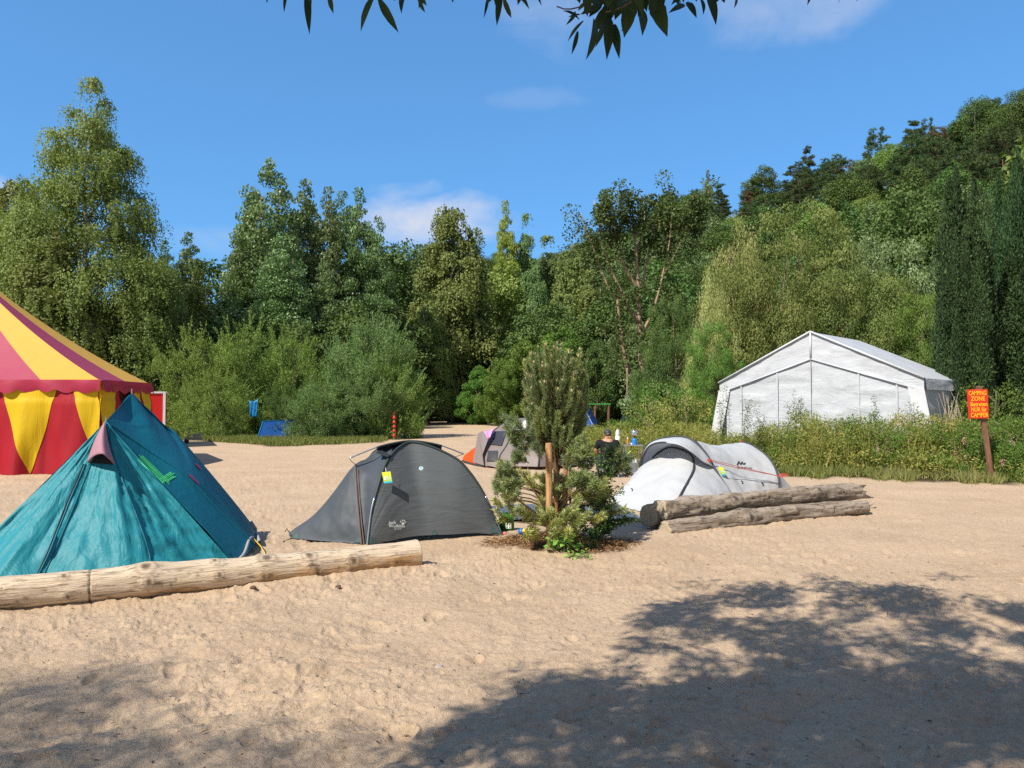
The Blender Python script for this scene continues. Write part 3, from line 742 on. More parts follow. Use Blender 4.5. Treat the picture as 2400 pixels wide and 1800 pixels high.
def letters_on(b, body, cx, cy, wpx, name, mat, parent, tilt=0, hpx=None, bold=0, off=.006, shear=0):
    V, Fs, asp = text_mesh(body, bold); out = []
    sy = wpx if hpx is None else hpx/asp
    ct, st = math.cos(tilt), math.sin(tilt)
    for v in V:
        x = v[0]*wpx; y = -v[1]*sy; y += shear*x
        w_ = cast(b, cx+x*ct-y*st, cy+x*st+y*ct, off); out.append(w_ if w_ is not None else (out[-1] if out else W(cx, cy, 9)))
    return obj(name, np.array(out), [f[::-1] for f in Fs], mat, parent)
def mesh_letters(mb, body, c, ux, uz, wid, hei=None, bold=0):
    """letters as a flat mesh in the plane (ux, uz) round c"""
    V, Fs, asp = text_mesh(body, bold); h = wid if hei is None else hei/asp
    P = np.array(c)+V[:, :1]*wid*np.array(ux)+V[:, 1:2]*h*np.array(uz); mb.add(P, Fs)

# ================================================================== teal ridge tent
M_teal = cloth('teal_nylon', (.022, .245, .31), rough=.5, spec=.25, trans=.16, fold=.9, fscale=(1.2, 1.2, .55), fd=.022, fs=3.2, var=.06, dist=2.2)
M_tealshade = cloth('shaded_teal_nylon', (.008, .15, .225), rough=.46, spec=.25, trans=.12, fold=.5, fscale=(1, 1, .5), fd=.02, fs=4, var=.06)  # sides turned from sun, and seams: same teal with shade in its colour
M_mauve = cloth('faded_mauve', (.42, .22, .28), rough=.7, trans=.2, fold=.3, fd=.01)
M_black = plain('black_fabric', (.012, .012, .014), rough=.8)
M_greyhem = plain('grey_hem', (.30, .31, .33), rough=.8)
M_cord_y = plain('yellow_cord', (.65, .45, .03), rough=.7)
M_tape = plain('green_tape', (.07, .62, .16), rough=.45, var=.25, vs=60)
M_pink = plain('magenta_tag', (.45, .02, .16), rough=.6)
tt = thing('ridge_tent', G(330, 1350), 'teal ridge tent with pink vent hood and green tape behind the long pale log', 'tent')
A1 = W(248, 988, 7.75); A2 = W(309, 923, 8.6)
Lc = np.array([-5.25, 6.85, -.03]); FR = np.array([*G(553, 1322)[:2], -.03]); RR_ = np.array([*G(604, 1284)[:2], .02]); BR = np.array([*G(592, 1258)[:2], .0]); BL = np.array([-6.6, 10.2, 0])
Mid = np.array([*G(352, 1362)[:2], -.03])
# front panel: fan from the hood apex to the ground line, slightly hollow between its seams
base = resample([Lc, G(-60, 1395)-[0, 0, .03], G(90, 1384)-[0, 0, .03], Mid+[0, -.04, 0], FR], 90)
A = np.zeros((60, 90, 3)); sd = ldir
for j, s_ in enumerate(np.linspace(0, 1, 60)):
    A[j] = A1*(1-s_)+base*s_
v = np.linspace(0, 1, 90)[None, :]; s_ = np.linspace(0, 1, 60)[:, None]
seamc = .64
hol = -.10*np.sin(np.pi*np.clip(v/seamc, 0, 1))**.9 - .07*np.sin(np.pi*np.clip((v-seamc)/(1-seamc), 0, 1))
# creases radiating from the apex, strongest to the right of the middle seam
an = v*1.0; cr = fbm(an*26+s_*1.2, s_*1.6, 5, 3)*.038*np.clip(s_*1.6, 0, 1) + fbm(an*9+s_*8, s_*14-an*22, 8, 3)*.045*np.exp(-((v-.82)/.2)**2)*np.clip(s_*2, 0, 1) + fbm(an*20, s_*8, 9, 3)*.020
nrm = unit(np.cross(FR-A1, Lc-A1)); nrm = nrm if nrm[1] < 0 else -nrm
A += nrm*((hol*np.sin(np.pi*np.clip(s_*.93, 0, 1))**.8+cr)*np.clip(np.minimum(s_*12, 30*(1.02-s_)), 0, 1))[..., None]
front = surf('front_panel', A, M_teal, tt)
# right side between the front seam and the guy seam
lowc = resample([A1, W(325, 1090, 7.75), W(394, 1148, 7.8), W(470, 1228, 7.8), FR], 60)
midc = resample([A1, W(275, 1006, 7.85), W(350, 1058, 8.05), W(434, 1114, 8.2), W(520, 1203, 8.35), W(597, 1277, 8.5)], 60)
A = loft([lowc, (lowc*.55+midc*.45)+np.array([.04, .10, -.05])*np.sin(np.linspace(0, np.pi, 60))[:, None], midc], 60, 24)
g = np.linspace(0, 1, 60)[None, :]; q = np.linspace(0, 1, 24)[:, None]
A[..., 1] += fbm(g*4+q*1.3, q*9-g*3, 31, 3)*.03*np.sin(np.pi*q)*np.clip(g*5, 0, 1)
side1 = surf('side_panel', A, M_tealshade, tt)
# ridge and back slope seen beyond
topc = resample([A1, W(262, 972, 7.95), W(282, 951, 8.3), A2, W(336, 948, 8.75), W(362, 971, 8.85), W(388, 1000, 8.9), W(404, 1006, 8.95), W(448, 1055, 9.0), W(524, 1145, 9.1), W(586, 1223, 9.2), W(600, 1246, 9.25)], 80)
midc2 = resample(midc, 80)
A = loft([midc2, midc2*.62+topc*.38+np.array([.04, .12, -.03])*np.sin(np.linspace(0, np.pi, 80))[:, None], topc], 80, 30)
g = np.linspace(0, 1, 80)[None, :]; q = np.linspace(0, 1, 30)[:, None]
A[..., 1] += (fbm(g*5-q*2, q*7, 33, 3)*.035+fbm(g*12, q*16-g*6, 34, 3)*.015)*np.sin(np.pi*q)
side2 = surf('side_panel', A, M_tealshade, tt, label='upper teal panel running up to the high peak')
# far faces close the tent
obj('back_panel', [A1, A2, BL, Lc, BR, W(448, 1055, 9.0), np.array([-5.0, 10.6, 0])], [(0, 3, 2, 1), (1, 2, 6, 5), (5, 6, 4)], M_tealshade, tt)
# seams
bt = bvh_of(front, side1, side2)
mb = MB()
for pts, rad in (([(256, 1000), (262, 1050), (289, 1130), (322, 1215), (350, 1300), (352, 1345)], .008), ([(250, 990), (325, 1085), (394, 1148), (470, 1228), (545, 1305)], .007),
                 ([(262, 998), (350, 1058), (434, 1114), (520, 1203), (596, 1276)], .010), ([(200, 1088), (160, 1182), (118, 1290), (88, 1352)], .010), ([(212, 1090), (176, 1180), (128, 1292), (100, 1352)], .006)):
    P = cast_line(bt, pts, 30, .002)
    if len(P) > 2: mb.tube(P, rad, 5)
mb.obj('seam', M_tealshade, tt, smooth=True)
P = cast_line(bt, [(196, 1088), (155, 1184), (113, 1292), (85, 1352)], 30, .004); MB().tube(P, .007, 5).obj('zip', M_black, tt)
# pink vent hood standing off the tent
h0 = A1+[0, -.02, 0]; hl = W(205, 1084, 7.52); hr_ = W(268, 1088, 7.42); hm = W(240, 1064, 7.33)
lip = resample([hl, (hl+hm)/2+[0, -.02, .02], hm, (hr_+hm)/2+[0, -.02, .015], hr_], 20)
A = np.array([h0*(1-s)+lip*s+nrm*-.0+np.array([0, -.03, .0])*math.sin(math.pi*s) for s in np.linspace(0, 1, 16)])
surf('vent_hood', A, M_mauve, tt, wr=.006, wscale=9, solid=.006)
P = cast_line(bt, [(206, 1083), (222, 1078), (240, 1074), (256, 1080), (267, 1090)], 20, .004)
decal('vent_mesh', bt, [(212, 1050), (256, 1050), (266, 1090), (206, 1085)], M_black, tt, off=.006)
# pole tips, tape, tags, hem and cords
MB().tube([A1-[0, 0, .2], A1+[0, 0, .05]], .006, 6).tube([A2-[0, 0, .2], A2+[0, 0, .06]], .006, 6).obj('pole_tip', plain('steel', (.5, .5, .52), .35, metal=.8), tt)
mb = MB(); rs = RS(3)
def strip(p, q, wpx, nst=9):
    p = np.array(p, float); q = np.array(q, float); d = (q-p)/np.linalg.norm(q-p); n = np.array([-d[1], d[0]])
    for i in range(nst):
        o_ = (i/(nst-1)-.5)*wpx; ja = rs.uniform(-7, 7); jb = rs.uniform(-7, 7); k = rs.uniform(-1.5, 1.5)
        ln = [p+n*o_+d*ja, q+n*(o_+k)+d*jb]; w2 = wpx/nst*.40
        for off, a, b in ((.006+.0012*(i % 2), ln[0], ln[1]),):
            g = []
            for t in np.linspace(0, 1, 9):
                for s2 in (-1, 1):
                    c_ = a*(1-t)+b*t+n*w2*s2; r_ = cast(bt, c_[0], c_[1], off); g.append(r_ if r_ is not None else (g[-1] if g else W(c_[0], c_[1], 7.8)))
            mb.add(g, [(2*m_, 2*m_+1, 2*m_+3, 2*m_+2) for m_ in range(8)])
strip((328, 1072), (390, 1134), 12, 6); strip((380, 1128), (405, 1112), 13, 5); mb.obj('green_tape', M_tape, tt)
for a in ([(441, 1116), (463, 1136)], [(456, 1090), (468, 1102)]):
    decal('tag', bt, [a[0], (a[0][0]+3, a[0][1]-3), (a[1][0]+3, a[1][1]-2), a[1]], M_pink, tt, 2, 4, off=.012)
MB().tube(resample([FR+[-.03, .0, .02], G(570, 1312)+[0, 0, .05], G(585, 1290)+[0, 0, .13], G(598, 1272)+[0, 0, .06], RR_+[.02, 0, .05], BR+[.03, .0, .10], W(600, 1240, 9.3), W(588, 1222, 9.3)], 24), [.018]*24, 6).obj('hem', M_greyhem, tt, smooth=True)
MB().tube([RR_+[-.04, 0, .08], G(612, 1292)+[0, 0, .05], G(622, 1301)], .006, 5).obj('guy_cord', M_cord_y, tt)
MB().tube([W(592, 1245, 9.1), G(606, 1262)], .005, 5).obj('guy_cord', M_cord_y, tt)
MB().tube(resample([G(178, 1362)+[0, 0, .10], G(190, 1358)+[0, 0, .15], G(196, 1364)+[0, 0, .09]], 8), .007, 5).obj('guy_cord', M_cord_y, tt)

# ================================================================== grey dome tent
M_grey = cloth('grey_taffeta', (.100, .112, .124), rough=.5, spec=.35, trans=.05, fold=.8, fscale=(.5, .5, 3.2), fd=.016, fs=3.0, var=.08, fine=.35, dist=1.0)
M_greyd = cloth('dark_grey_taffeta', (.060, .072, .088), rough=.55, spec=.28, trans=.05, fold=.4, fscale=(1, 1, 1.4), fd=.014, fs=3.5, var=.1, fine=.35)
M_greyp = cloth('greygreen_patch', (.055, .10, .10), rough=.6, spec=.3, trans=0, fold=.1)
M_sleeve = plain('pole_sleeve', (.022, .034, .034), rough=.6)
M_alu = plain('pole_aluminium', (.62, .66, .68), rough=.25, metal=.9)
M_zip = plain('brown_zip', (.14, .10, .09), rough=.6)
M_white = plain('white_print', (.62, .66, .66), rough=.6, var=.04)
M_bluep = plain('blue_print', (.20, .55, .75), rough=.5)
gt = thing('dome_tent', G(930, 1268), 'dark grey dome tent with arched poles and a yellow-green number tag', 'tent')
hoop_px = [(861, 1280, 8.80), (871, 1198, 8.92), (879, 1165, 8.98), (888, 1134, 9.05), (902, 1091, 9.18), (916, 1068, 9.28), (933, 1050, 9.40), (959, 1037, 9.55), (990, 1040, 9.58), (1033, 1056, 9.60), (1076, 1080, 9.60), (1104, 1111, 9.60), (1127, 1145, 9.59), (1144, 1177, 9.58), (1161, 1216, 9.57), (1176, 1255, 9.50)]
hoop = resample(WL(hoop_px), 80)
basef = resample([WL([hoop_px[0]])[0], G(905, 1275)+[0, 0, .03], G(975, 1267)+[0, 0, .055], G(1060, 1262)+[0, 0, .05], G(1120, 1258)+[0, 0, .045], WL([hoop_px[-1]])[0]], 80)
# face panel: vertical threads from base line up to hoop, bellied outwards
xs = np.linspace(.002, .998, 80); nf = 46
k = int(np.argmin(np.abs(hoop[:, 0]-0)));
hx = hoop[:, 0]
tb = np.linspace(0, 1, 80)
rowsA = []
for j, s_ in enumerate(np.linspace(0, 1, nf)):
    rowsA.append(basef*(1-s_)+hoop*s_)
A = np.array(rowsA); g = tb[None, :]; s_ = np.linspace(0, 1, nf)[:, None]
belly = -.07*np.sin(np.pi*g)*np.sin(np.pi*np.clip(s_, 0, 1)); A[..., 1] += belly + fbm(g*4, s_*16, 61, 3)*.010*np.sin(np.pi*g)*np.clip(s_*6, 0, 1)*np.clip((1-s_)*6, 0, 1)
face = surf('side_panel', A, M_grey, gt)
# vestibule: from hoop to the outer edge on the left
vest = resample(WL([(682, 1259, 9.25), (678, 1249, 9.3), (734, 1208, 9.3), (779, 1157, 9.35), (817, 1105, 9.4), (833, 1086, 9.4), (859, 1075, 9.6), (882, 1052, 9.85), (915, 1044, 9.85), (959, 1036, 9.6)]), 60)
zipc = resample(WL([(848, 1280, 8.85), (843, 1230, 8.95), (838, 1170, 9.12), (834, 1110, 9.30), (833, 1088, 9.4)]), 40)
tip = WL([(682, 1262, 9.22)])[0]; basev = resample([tip, G(740, 1270)+[0, 0, .03], G(800, 1277)+[0, 0, .02], zipc[0]], 40)
edge_l = resample(WL([(682, 1262, 9.22), (678, 1249, 9.3), (734, 1208, 9.33), (779, 1157, 9.36), (817, 1105, 9.4), (833, 1088, 9.4)]), 40)
zipr = zipc  # bottom -> top
rows_ = []
for j, t in enumerate(np.linspace(0, 1, 36)):          # sweep from left outer edge to the zip seam, both bottom->top
    e0 = resample(np.vstack([tip[None], edge_l[1:]]), 40); rows_.append((e0*(1-t)+zipr*t)+np.array([0, -.05, 0])*math.sin(math.pi*t)*np.sin(np.linspace(0, np.pi, 40))[:, None])
A = np.array(rows_); A[..., 2] = np.maximum(A[..., 2], .015)
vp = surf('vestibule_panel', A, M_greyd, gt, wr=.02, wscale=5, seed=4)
hl_ = resample(hoop[:28], 40); rows_ = []
for t in np.linspace(0, 1, 20):
    z2 = resample(np.vstack([zipr, WL([(859, 1075, 9.55), (884, 1053, 9.75), (920, 1043, 9.75)])]), 40)
    rows_.append((z2*(1-t)+hl_*t)+np.array([0, .05, 0])*math.sin(math.pi*t))
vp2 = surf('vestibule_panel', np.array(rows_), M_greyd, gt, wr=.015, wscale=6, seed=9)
# roof brow over the top, held by the outer pole
brow = resample(WL([(819, 1074, 9.3), (879, 1050, 9.5), (915, 1040, 9.6), (959, 1033.5, 9.7), (1000, 1037, 9.75), (1039, 1046, 9.8), (1087, 1064, 9.9)]), 50)
bk = resample(WL([(882, 1052, 10.1), (915, 1043, 10.1), (959, 1036, 10.1), (1000, 1040, 10.1), (1035, 1056, 10.1)]), 30); bfr = resample(brow[12:40], 30)
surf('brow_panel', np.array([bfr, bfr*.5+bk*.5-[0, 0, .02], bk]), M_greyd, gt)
pk = resample(WL([(904, 1062, 9.35), (885, 1065, 9.45), (884, 1056, 9.6), (912, 1052, 9.6)]), 10)
obj('vent_flap', WL([(880, 1061, 9.4), (908, 1071, 9.2), (916, 1066, 9.25), (892, 1054, 9.6)]), [(0, 1, 2, 3)], M_black, gt)
# rear half closes the body
rear_f = resample(WL([(800, 1235, 10.6), (815, 1150, 10.5), (870, 1080, 10.4), (930, 1052, 10.3), (1000, 1050, 10.3), (1060, 1085, 10.4), (1105, 1140, 10.5), (1138, 1228, 10.5)]), 60)
A = loft([resample(hoop, 60), resample(hoop, 60)*.5+rear_f*.5, rear_f], 60, 14); 
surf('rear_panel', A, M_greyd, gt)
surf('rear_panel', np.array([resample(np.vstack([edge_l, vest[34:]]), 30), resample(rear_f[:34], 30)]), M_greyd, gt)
# poles in their sleeves
MB().tube(hoop[9:77], .017, 8).obj('pole_sleeve', M_sleeve, gt, smooth=True)
MB().tube(hoop[:15]+[-.004, -.012, 0], .010, 8).tube(hoop[66:]+[.006, -.01, 0], .007, 8).obj('pole', M_alu, gt, smooth=True)
MB().tube(brow[12:40], .012, 8).obj('pole_sleeve', M_sleeve, gt, smooth=True)
MB().tube(brow[:14], .0085, 8).tube(brow[38:], .008, 8).obj('pole', M_alu, gt, smooth=True)
MB().tube([brow[0], WL([(824, 1082, 9.35)])[0], WL([(833, 1088, 9.38)])[0]], .004, 5).tube([brow[-1], WL([(1060, 1073, 9.8)])[0]], .004, 5).tube([WL([(1144, 1177, 9.55)])[0], WL([(1156, 1215, 9.5)])[0], G(1178, 1256)], .004, 5).tube([WL([(1144, 1177, 9.55)])[0], WL([(1166, 1222, 9.5)])[0], G(1176, 1250)], .003, 5).tube([tip+[0, 0, .04], G(672, 1248)+[0, 0, .05], G(666, 1252)], .005, 5).tube([tip, G(664, 1272)+[0, 0, .01]], .008, 5).obj('guy_cord', M_black, gt)
bg_ = bvh_of(face, vp, vp2)
MB().tube([p+[0, -.006, 0] for p in zipc], .009, 5).tube([p+[.028, -.004, 0] for p in zipc[:-3]], .007, 5).obj('zip', M_zip, gt)
for q in (([(1018, 1240), (1019, 1240), (1031, 1259), (1008, 1260)]), ([(1152, 1236), (1158, 1233), (1174, 1254), (1149, 1254)]), ([(866, 1257), (874, 1259), (887, 1273), (862, 1276)]), ([(697, 1249), (699, 1249), (699, 1262), (683, 1261)]), ([(838, 1262), (846, 1258), (848, 1277), (828, 1274)])):
    decal('corner_patch', bg_, q, M_greyp, gt, off=.004)
P = [cast(bg_, 987+5.2*math.cos(a), 1098+4.6*math.sin(a), .004) for a in np.linspace(0, 6.28, 17)[:-1]]
P2 = [cast(bg_, 987+3.6*math.cos(a), 1098+3.1*math.sin(a), .006) for a in np.linspace(0, 6.28, 17)[:-1]]
P = [p for p in P if p is not None]; P2 = [p for p in P2 if p is not None]
obj('badge', P, [tuple(range(len(P)-1, -1, -1))], M_white, gt); obj('badge', P2, [tuple(range(len(P2)-1, -1, -1))], M_bluep, gt)
lg = letters_on(bg_, 'Jack', 919, 1225.5, 19, 'lettering', M_white, gt, hpx=9.5, bold=.02)
letters_on(bg_, 'Wolfskin', 929, 1232.5, 37, 'lettering', M_white, gt, hpx=8, bold=.02)
letters_on(bg_, 'Liberty II', 931, 1239.6, 16, 'lettering', M_white, gt, bold=.01)
mb = MB()
for x, y, rx, ry in ((944, 1227, 4, 3.2), (938.5, 1222.5, 1.5, 2.0), (942.5, 1220, 1.5, 2.1), (946.8, 1220.3, 1.5, 2.1), (949.8, 1223.6, 1.4, 1.9)):
    P = [cast(bg_, x+rx*math.cos(a), y+ry*math.sin(a), .006) for a in np.linspace(0, 6.28, 11)[:-1]]
    if all(p is not None for p in P): mb.add(P, [tuple(range(9, -1, -1))])
mb.obj('emblem', M_white, gt)
# number tag hanging on the hoop
M_lime = plain('lime_card', (.42, .62, .03), rough=.45, var=.03); M_cyan = plain('cyan_card', (.03, .45, .62), rough=.45, var=.03); M_yel = plain('yellow_card', (.70, .75, .04), .45, var=.03); M_wht = plain('white_card', (.8, .82, .8), .5, var=.02)
def number_tag(tl, tr, br, bl, y, txt, label):
    """laminated card: yellow-green with number, blue foot"""
    q = WL([(*tl, y), (*tr, y), (*br, y-.01), (*bl, y-.01)])
    t_ = thing('number_tag', q[3], label, 'tag', 'number tags on the tents')
    def piece(a, b, m_, nm, off):
        p = np.array([q[0]*(1-a)+q[3]*a, q[1]*(1-a)+q[2]*a, q[1]*(1-b)+q[2]*b, q[0]*(1-b)+q[3]*b])
        if off: return obj(nm, np.vstack([p+[0, -off, 0], p+[0, 0, 0]]), [(3, 2, 1, 0), (4, 5, 6, 7), (0, 1, 5, 4), (1, 2, 6, 5), (2, 3, 7, 6), (3, 0, 4, 7)], m_, t_)
    piece(0, .36, M_yel, 'card', .0022); piece(.36, .84, M_lime, 'card', .0022); piece(.84, 1, M_cyan, 'card', .0022)
    mb = MB(); c_ = (q[0]+q[1])/2*.45+(q[2]+q[3])/2*.55; ux = unit(q[1]-q[0]); uz = unit(q[0]-q[3]); w_ = np.linalg.norm(q[1]-q[0]); mesh_letters(mb, txt, c_+np.array([0, -.006, 0]), ux, uz, w_*.78, w_*.42, .02); 
    mb.obj('number', M_wht, t_)
    MB().tube([(q[0]+q[1])/2, (q[0]+q[1])/2+uz*.05+[0, .02, 0]], .003, 4).obj('string', M_wht, t_)
number_tag((895, 1107), (915, 1105), (920, 1131), (900, 1133), 9.02, '851', 'yellow-green card numbered 851 hanging on the dark grey dome tent')

# ================================================================== white pop-up tent
M_wt = cloth('white_popup', (.57, .59, .62), rough=.55, spec=.3, trans=.22, fold=.6, fscale=(1, 1, .5), fd=.014, fs=4, var=.03, dirt=((.42, .38, .32), .22), fine=.15)
M_wtin = cloth('popup_inner', (.42, .42, .44), rough=.7, trans=.10, fold=.3, fd=.01, fs=4)
M_edge = plain('dark_binding', (.035, .038, .045), rough=.6)
M_red = plain('red_cord', (.50, .06, .03), rough=.6)
pt = thing('popup_tent', G(1640, 1190), 'white pop-up tent with dark hoops and an awning lip, behind the stacked grey logs', 'tent')
def hp(l, n=60): return resample(WL(l), n)
mainh = hp([(1497, 1135, 14.2), (1500, 1097, 14.1), (1507, 1066, 13.95), (1521, 1043, 13.8), (1546, 1031, 13.55), (1584, 1024.5, 13.3), (1615, 1029, 13.1), (1643, 1051, 12.95), (1661, 1075, 12.85), (1677, 1103, 12.75), (1695, 1134, 12.6), (1710, 1163, 12.45), (1720, 1186, 12.35)])
rearh = hp([(1720, 1140, 15.5), (1716, 1090, 15.3), (1720, 1050, 14.9), (1738, 1037.5, 14.6), (1755, 1041, 14.4), (1769, 1048, 14.25), (1797, 1069, 14.0), (1815, 1094, 13.8), (1824, 1121, 13.6), (1826, 1145, 13.5), (1824, 1170, 13.3)])
mid_ = (mainh+rearh)/2
mid_[:, 2] -= .10*np.clip(np.sin(np.pi*np.linspace(0, 1, 60))*1.4, 0, 1)
body = surf('body_panel', loft([mainh, mid_, rearh], 60, 30), M_wt, pt, wr=.04, wscale=3.5, seed=2)
tail = resample(np.array([[4.6, 16.6, .02], [5.1, 15.7, .02], list(W(1866, 1155, 14.15)), list(W(1850, 1165, 13.7)), [4.72, 13.25, .01]], float), 60)
tl_ = surf('tail_panel', loft([rearh, rearh*.5+tail*.5+[.02, 0, -.06], tail], 60, 12), M_wt, pt, wr=.012, wscale=4)
f1 = W(1428, 1184, 12.5); f2 = np.array([*G(1545, 1212)[:2], .01])
baseF = resample([mainh[0]-[0, 0, .1], W(1440, 1172, 13.2), f1, (f1+f2)/2+[.02, .05, -.01], f2, np.array([2.95, 11.3, .01]), np.array([3.45, 11.9, .01]), mainh[-1]], 60)
# under the awning the door starts a little lower and further in than the hoop
inn = mainh+(mid_-mainh)*.22; inn[:, 2] -= .06
mm = inn*.5+baseF*.5; mm[:, 2] += .05
doorS = loft([inn, mm, baseF], 60, 40)
door = surf('door_panel', doorS, M_wt, pt, wr=.045, wscale=2.8, seed=7)
lipc = hp([(1498, 1110, 13.9), (1503, 1085, 13.7), (1512, 1058, 13.4), (1525, 1044, 13.2), (1548, 1037, 12.85), (1572, 1038.5, 12.65), (1596, 1044, 12.5), (1622, 1060, 12.45), (1646, 1081, 12.55), (1662, 1089, 12.65), (1672, 1095, 12.75)])
mh2 = resample(mainh[3:42], 60)
aw = surf('awning', loft([lipc, lipc*.5+mh2*.5+[0, 0, .03], mh2], 60, 14), M_wt, pt, solid=.004)
MB().tube(resample(lipc[:34], 40), .015, 6).obj('binding', M_edge, pt, smooth=True)
MB().tube(mainh+[-.004, -.012, .008], .024, 6).obj('hoop', M_edge, pt, smooth=True)
MB().tube(rearh+[0, -.008, .008], .019, 6).obj('hoop', M_edge, pt, smooth=True)
bp = bvh_of(door); bb = bvh_of(body, door)
P = cast_line(bp, [(1530, 1073), (1550, 1058), (1572, 1049), (1600, 1055), (1622, 1070), (1626, 1090), (1624, 1105), (1612, 1130), (1598, 1155), (1586, 1180)], 40, .006); MB().tube(P, .019, 6).obj('door_zip', M_edge, pt, smooth=True)
MB().tube(baseF[6:44]+[0, -.005, .005], .012, 5).obj('hem', M_edge, pt)
bd = bvh_of(body)
P = [bmp for bmp in [W(1660, 1079, 12.75)+[0, -.03, .0], W(1700, 1090, 12.9), W(1760, 1103, 13.1), W(1822, 1115, 13.45), W(1846, 1112, 13.5)]]
MB().tube(P, .006, 5).tube([P[0]+[0, 0, .02], W(1700, 1086, 12.9), P[3]], .005, 5).tube([W(1824, 1116, 13.4), W(1835, 1110, 13.4), W(1850, 1111, 13.45), W(1835, 1117, 13.4), W(1824, 1117, 13.4)], .009, 5).box(P[0], (.05, .03, .05)).tube([P[0], W(1650, 1072, 12.9)], .01, 5).obj('guy_cord', M_red, pt)
MB().box(W(1736, 1036, 14.6), (.03, .02, .05)).box(W(1741, 1036, 14.6), (.02, .02, .05)).obj('loop', M_red, pt)
decal('sleeve_label', bb, [(1624, 1036), (1629, 1034), (1644, 1051), (1639, 1055)], M_edge, pt, off=.028)
letters_on(bd, 'quechua', 1744, 1097, 35, 'lettering', M_edge, pt, hpx=8, tilt=.05, bold=.0)
mb = MB()
for a, b_ in (((1727, 1090), (1731, 1082)), ((1731, 1082), (1735, 1089)), ((1735, 1089), (1739, 1083)), ((1739, 1083), (1742, 1089)), ((1742, 1089), (1746, 1086))):
    P = cast_line(bd, [a, b_], 4, .006)
    if len(P) > 1: mb.tube(P, .013, 5)
mb.obj('emblem', M_edge, pt)
mb = MB()
for x, y in ((1736, 1128), (1784, 1132), (1479, 1146)):
    P = cast_line(bb, [(x, y), (x+4, y+1), (x+3, y+6)], 5, .008)
    if len(P) > 1: mb.tube(P, .008, 5)
if mb.V: mb.obj('loop', M_edge, pt, label='small black pegging loops on the white cloth')
P = cast_line(bd, [(1700, 1121), (1740, 1124), (1780, 1127), (1822, 1132)], 20, .003); MB().tube(P, .004, 4).obj('seam', M_greyhem, pt)
number_tag((1682, 1095), (1694, 1095), (1703, 1113), (1692, 1115), 12.72, '791', 'yellow-green card with blue foot hanging on the white pop-up tent')
# ================================================================== striped circus tent
M_cy = cloth('canvas_yellow', (.62, .36, .050), rough=.6, spec=.3, trans=.12, fold=.2, fd=.02, fs=2, fscale=(1, 1, .4), dirt=((.45, .30, .10), .25), micro=90)
M_cp = cloth('canvas_pink', (.36, .040, .09), rough=.55, spec=.35, trans=.10, fold=.2, fd=.02, fs=2, fscale=(1, 1, .4), dirt=((.30, .10, .10), .25), micro=90)
M_cr = cloth('canvas_red', (.33, .008, .020), rough=.6, spec=.3, trans=.12, fold=.7, fd=.04, fs=1.6, fscale=(1.6, 1.6, .25), micro=90)
M_cyw = cloth('canvas_yellow_wall', (.62, .42, .006), rough=.6, spec=.3, trans=.12, fold=.7, fd=.04, fs=1.6, fscale=(1.6, 1.6, .25), micro=90)
M_cv = cloth('canvas_valance', (.34, .022, .06), rough=.55, spec=.3, trans=.10, fold=.3, fd=.02, fs=3, micro=90)
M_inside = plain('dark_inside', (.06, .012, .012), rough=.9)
ct = thing('circus_tent', (-15.2, 20.5, 0), 'pink and yellow striped circus tent with scalloped valance, cut by the left edge', 'circus tent')
c1 = np.array([-9.92, 18.0]); c2 = np.array([-10.12, 20.9])
poly = [np.array([-21.3, 18.0]), c1, c2, np.array([-12.0, 24.2]), np.array([-18.5, 24.2]), np.array([-21.3, 21.2])]
apex = np.array([-15.4, 20.6, 5.75]); EZ = 2.24
def edgept(i, t): p = poly[i]*(1-t)+poly[(i+1) % 6]*t; return p
st = []; tot = 0                                    # stripe boundaries round the eave, starting at corner c1
peri = []
for i in (0, 5, 4, 3, 2, 1):
    pass
strp = MB(); stry = MB()
def gore(p, q, mbx, n=12, kk=4):
    """one roof stripe between two eave points, sagging between apex and eave"""
    V = []
    for j in range(n+1):
        t = j/n; sag = -.9*t*(1-t)*1.1
        a = apex*(1-t)+np.array([*p, EZ])*t; b = apex*(1-t)+np.array([*q, EZ])*t
        for k in range(kk+1):
            c_ = a*(1-k/kk)+b*k/kk; V.append(c_+[0, 0, sag])
    Fq = [(j*(kk+1)+k, (j+1)*(kk+1)+k, (j+1)*(kk+1)+k+1, j*(kk+1)+k+1) for j in range(n) for k in range(kk)]
    mbx.add(V, Fq)
seq = []
nst = [8, 2, 3, 5, 3, 2]
for i in range(6):
    for k in range(nst[i]): seq.append((edgept(i, k/nst[i]), edgept(i, (k+1)/nst[i])))
for n_, (p, q) in enumerate(seq):
    # stripe just left of corner c1 is yellow
    gore(p, q, stry if (7-n_) % 2 == 0 else strp)
strp.obj('roof_stripe', M_cp, ct, smooth=True); stry.obj('roof_stripe', M_cy, ct, smooth=True, label='yellow roof stripes')
# valance with scallops
V = []; Fv = []; n = 0
for i in range(6):
    p, q = poly[i], poly[(i+1) % 6]; Ln = np.linalg.norm(q-p); d = (q-p)/Ln; nn = np.array([d[1], -d[0]]); m_ = int(Ln/.06)
    for k in range(m_+1):
        s = k/m_*Ln; sc_ = abs(math.sin(math.pi*s/.47)); b = p+d*s+nn*(.05+.02*math.sin(s*7))
        b0 = p+d*s+nn*.03
        V += [(b0[0], b0[1], EZ+.03), (b[0]+nn[0]*.01, b[1]+nn[1]*.01, EZ-.12), (b[0]+nn[0]*.03*math.sin(s*5), b[1]+nn[1]*.03*math.sin(s*5), EZ-.20-.09*sc_+.015*math.sin(s*3.3))]
        if k: Fv += [(n-3, n-2, n+1, n), (n-2, n-1, n+2, n+1)]
        n += 3
obj('valance', V, Fv, M_cv, ct, smooth=True)
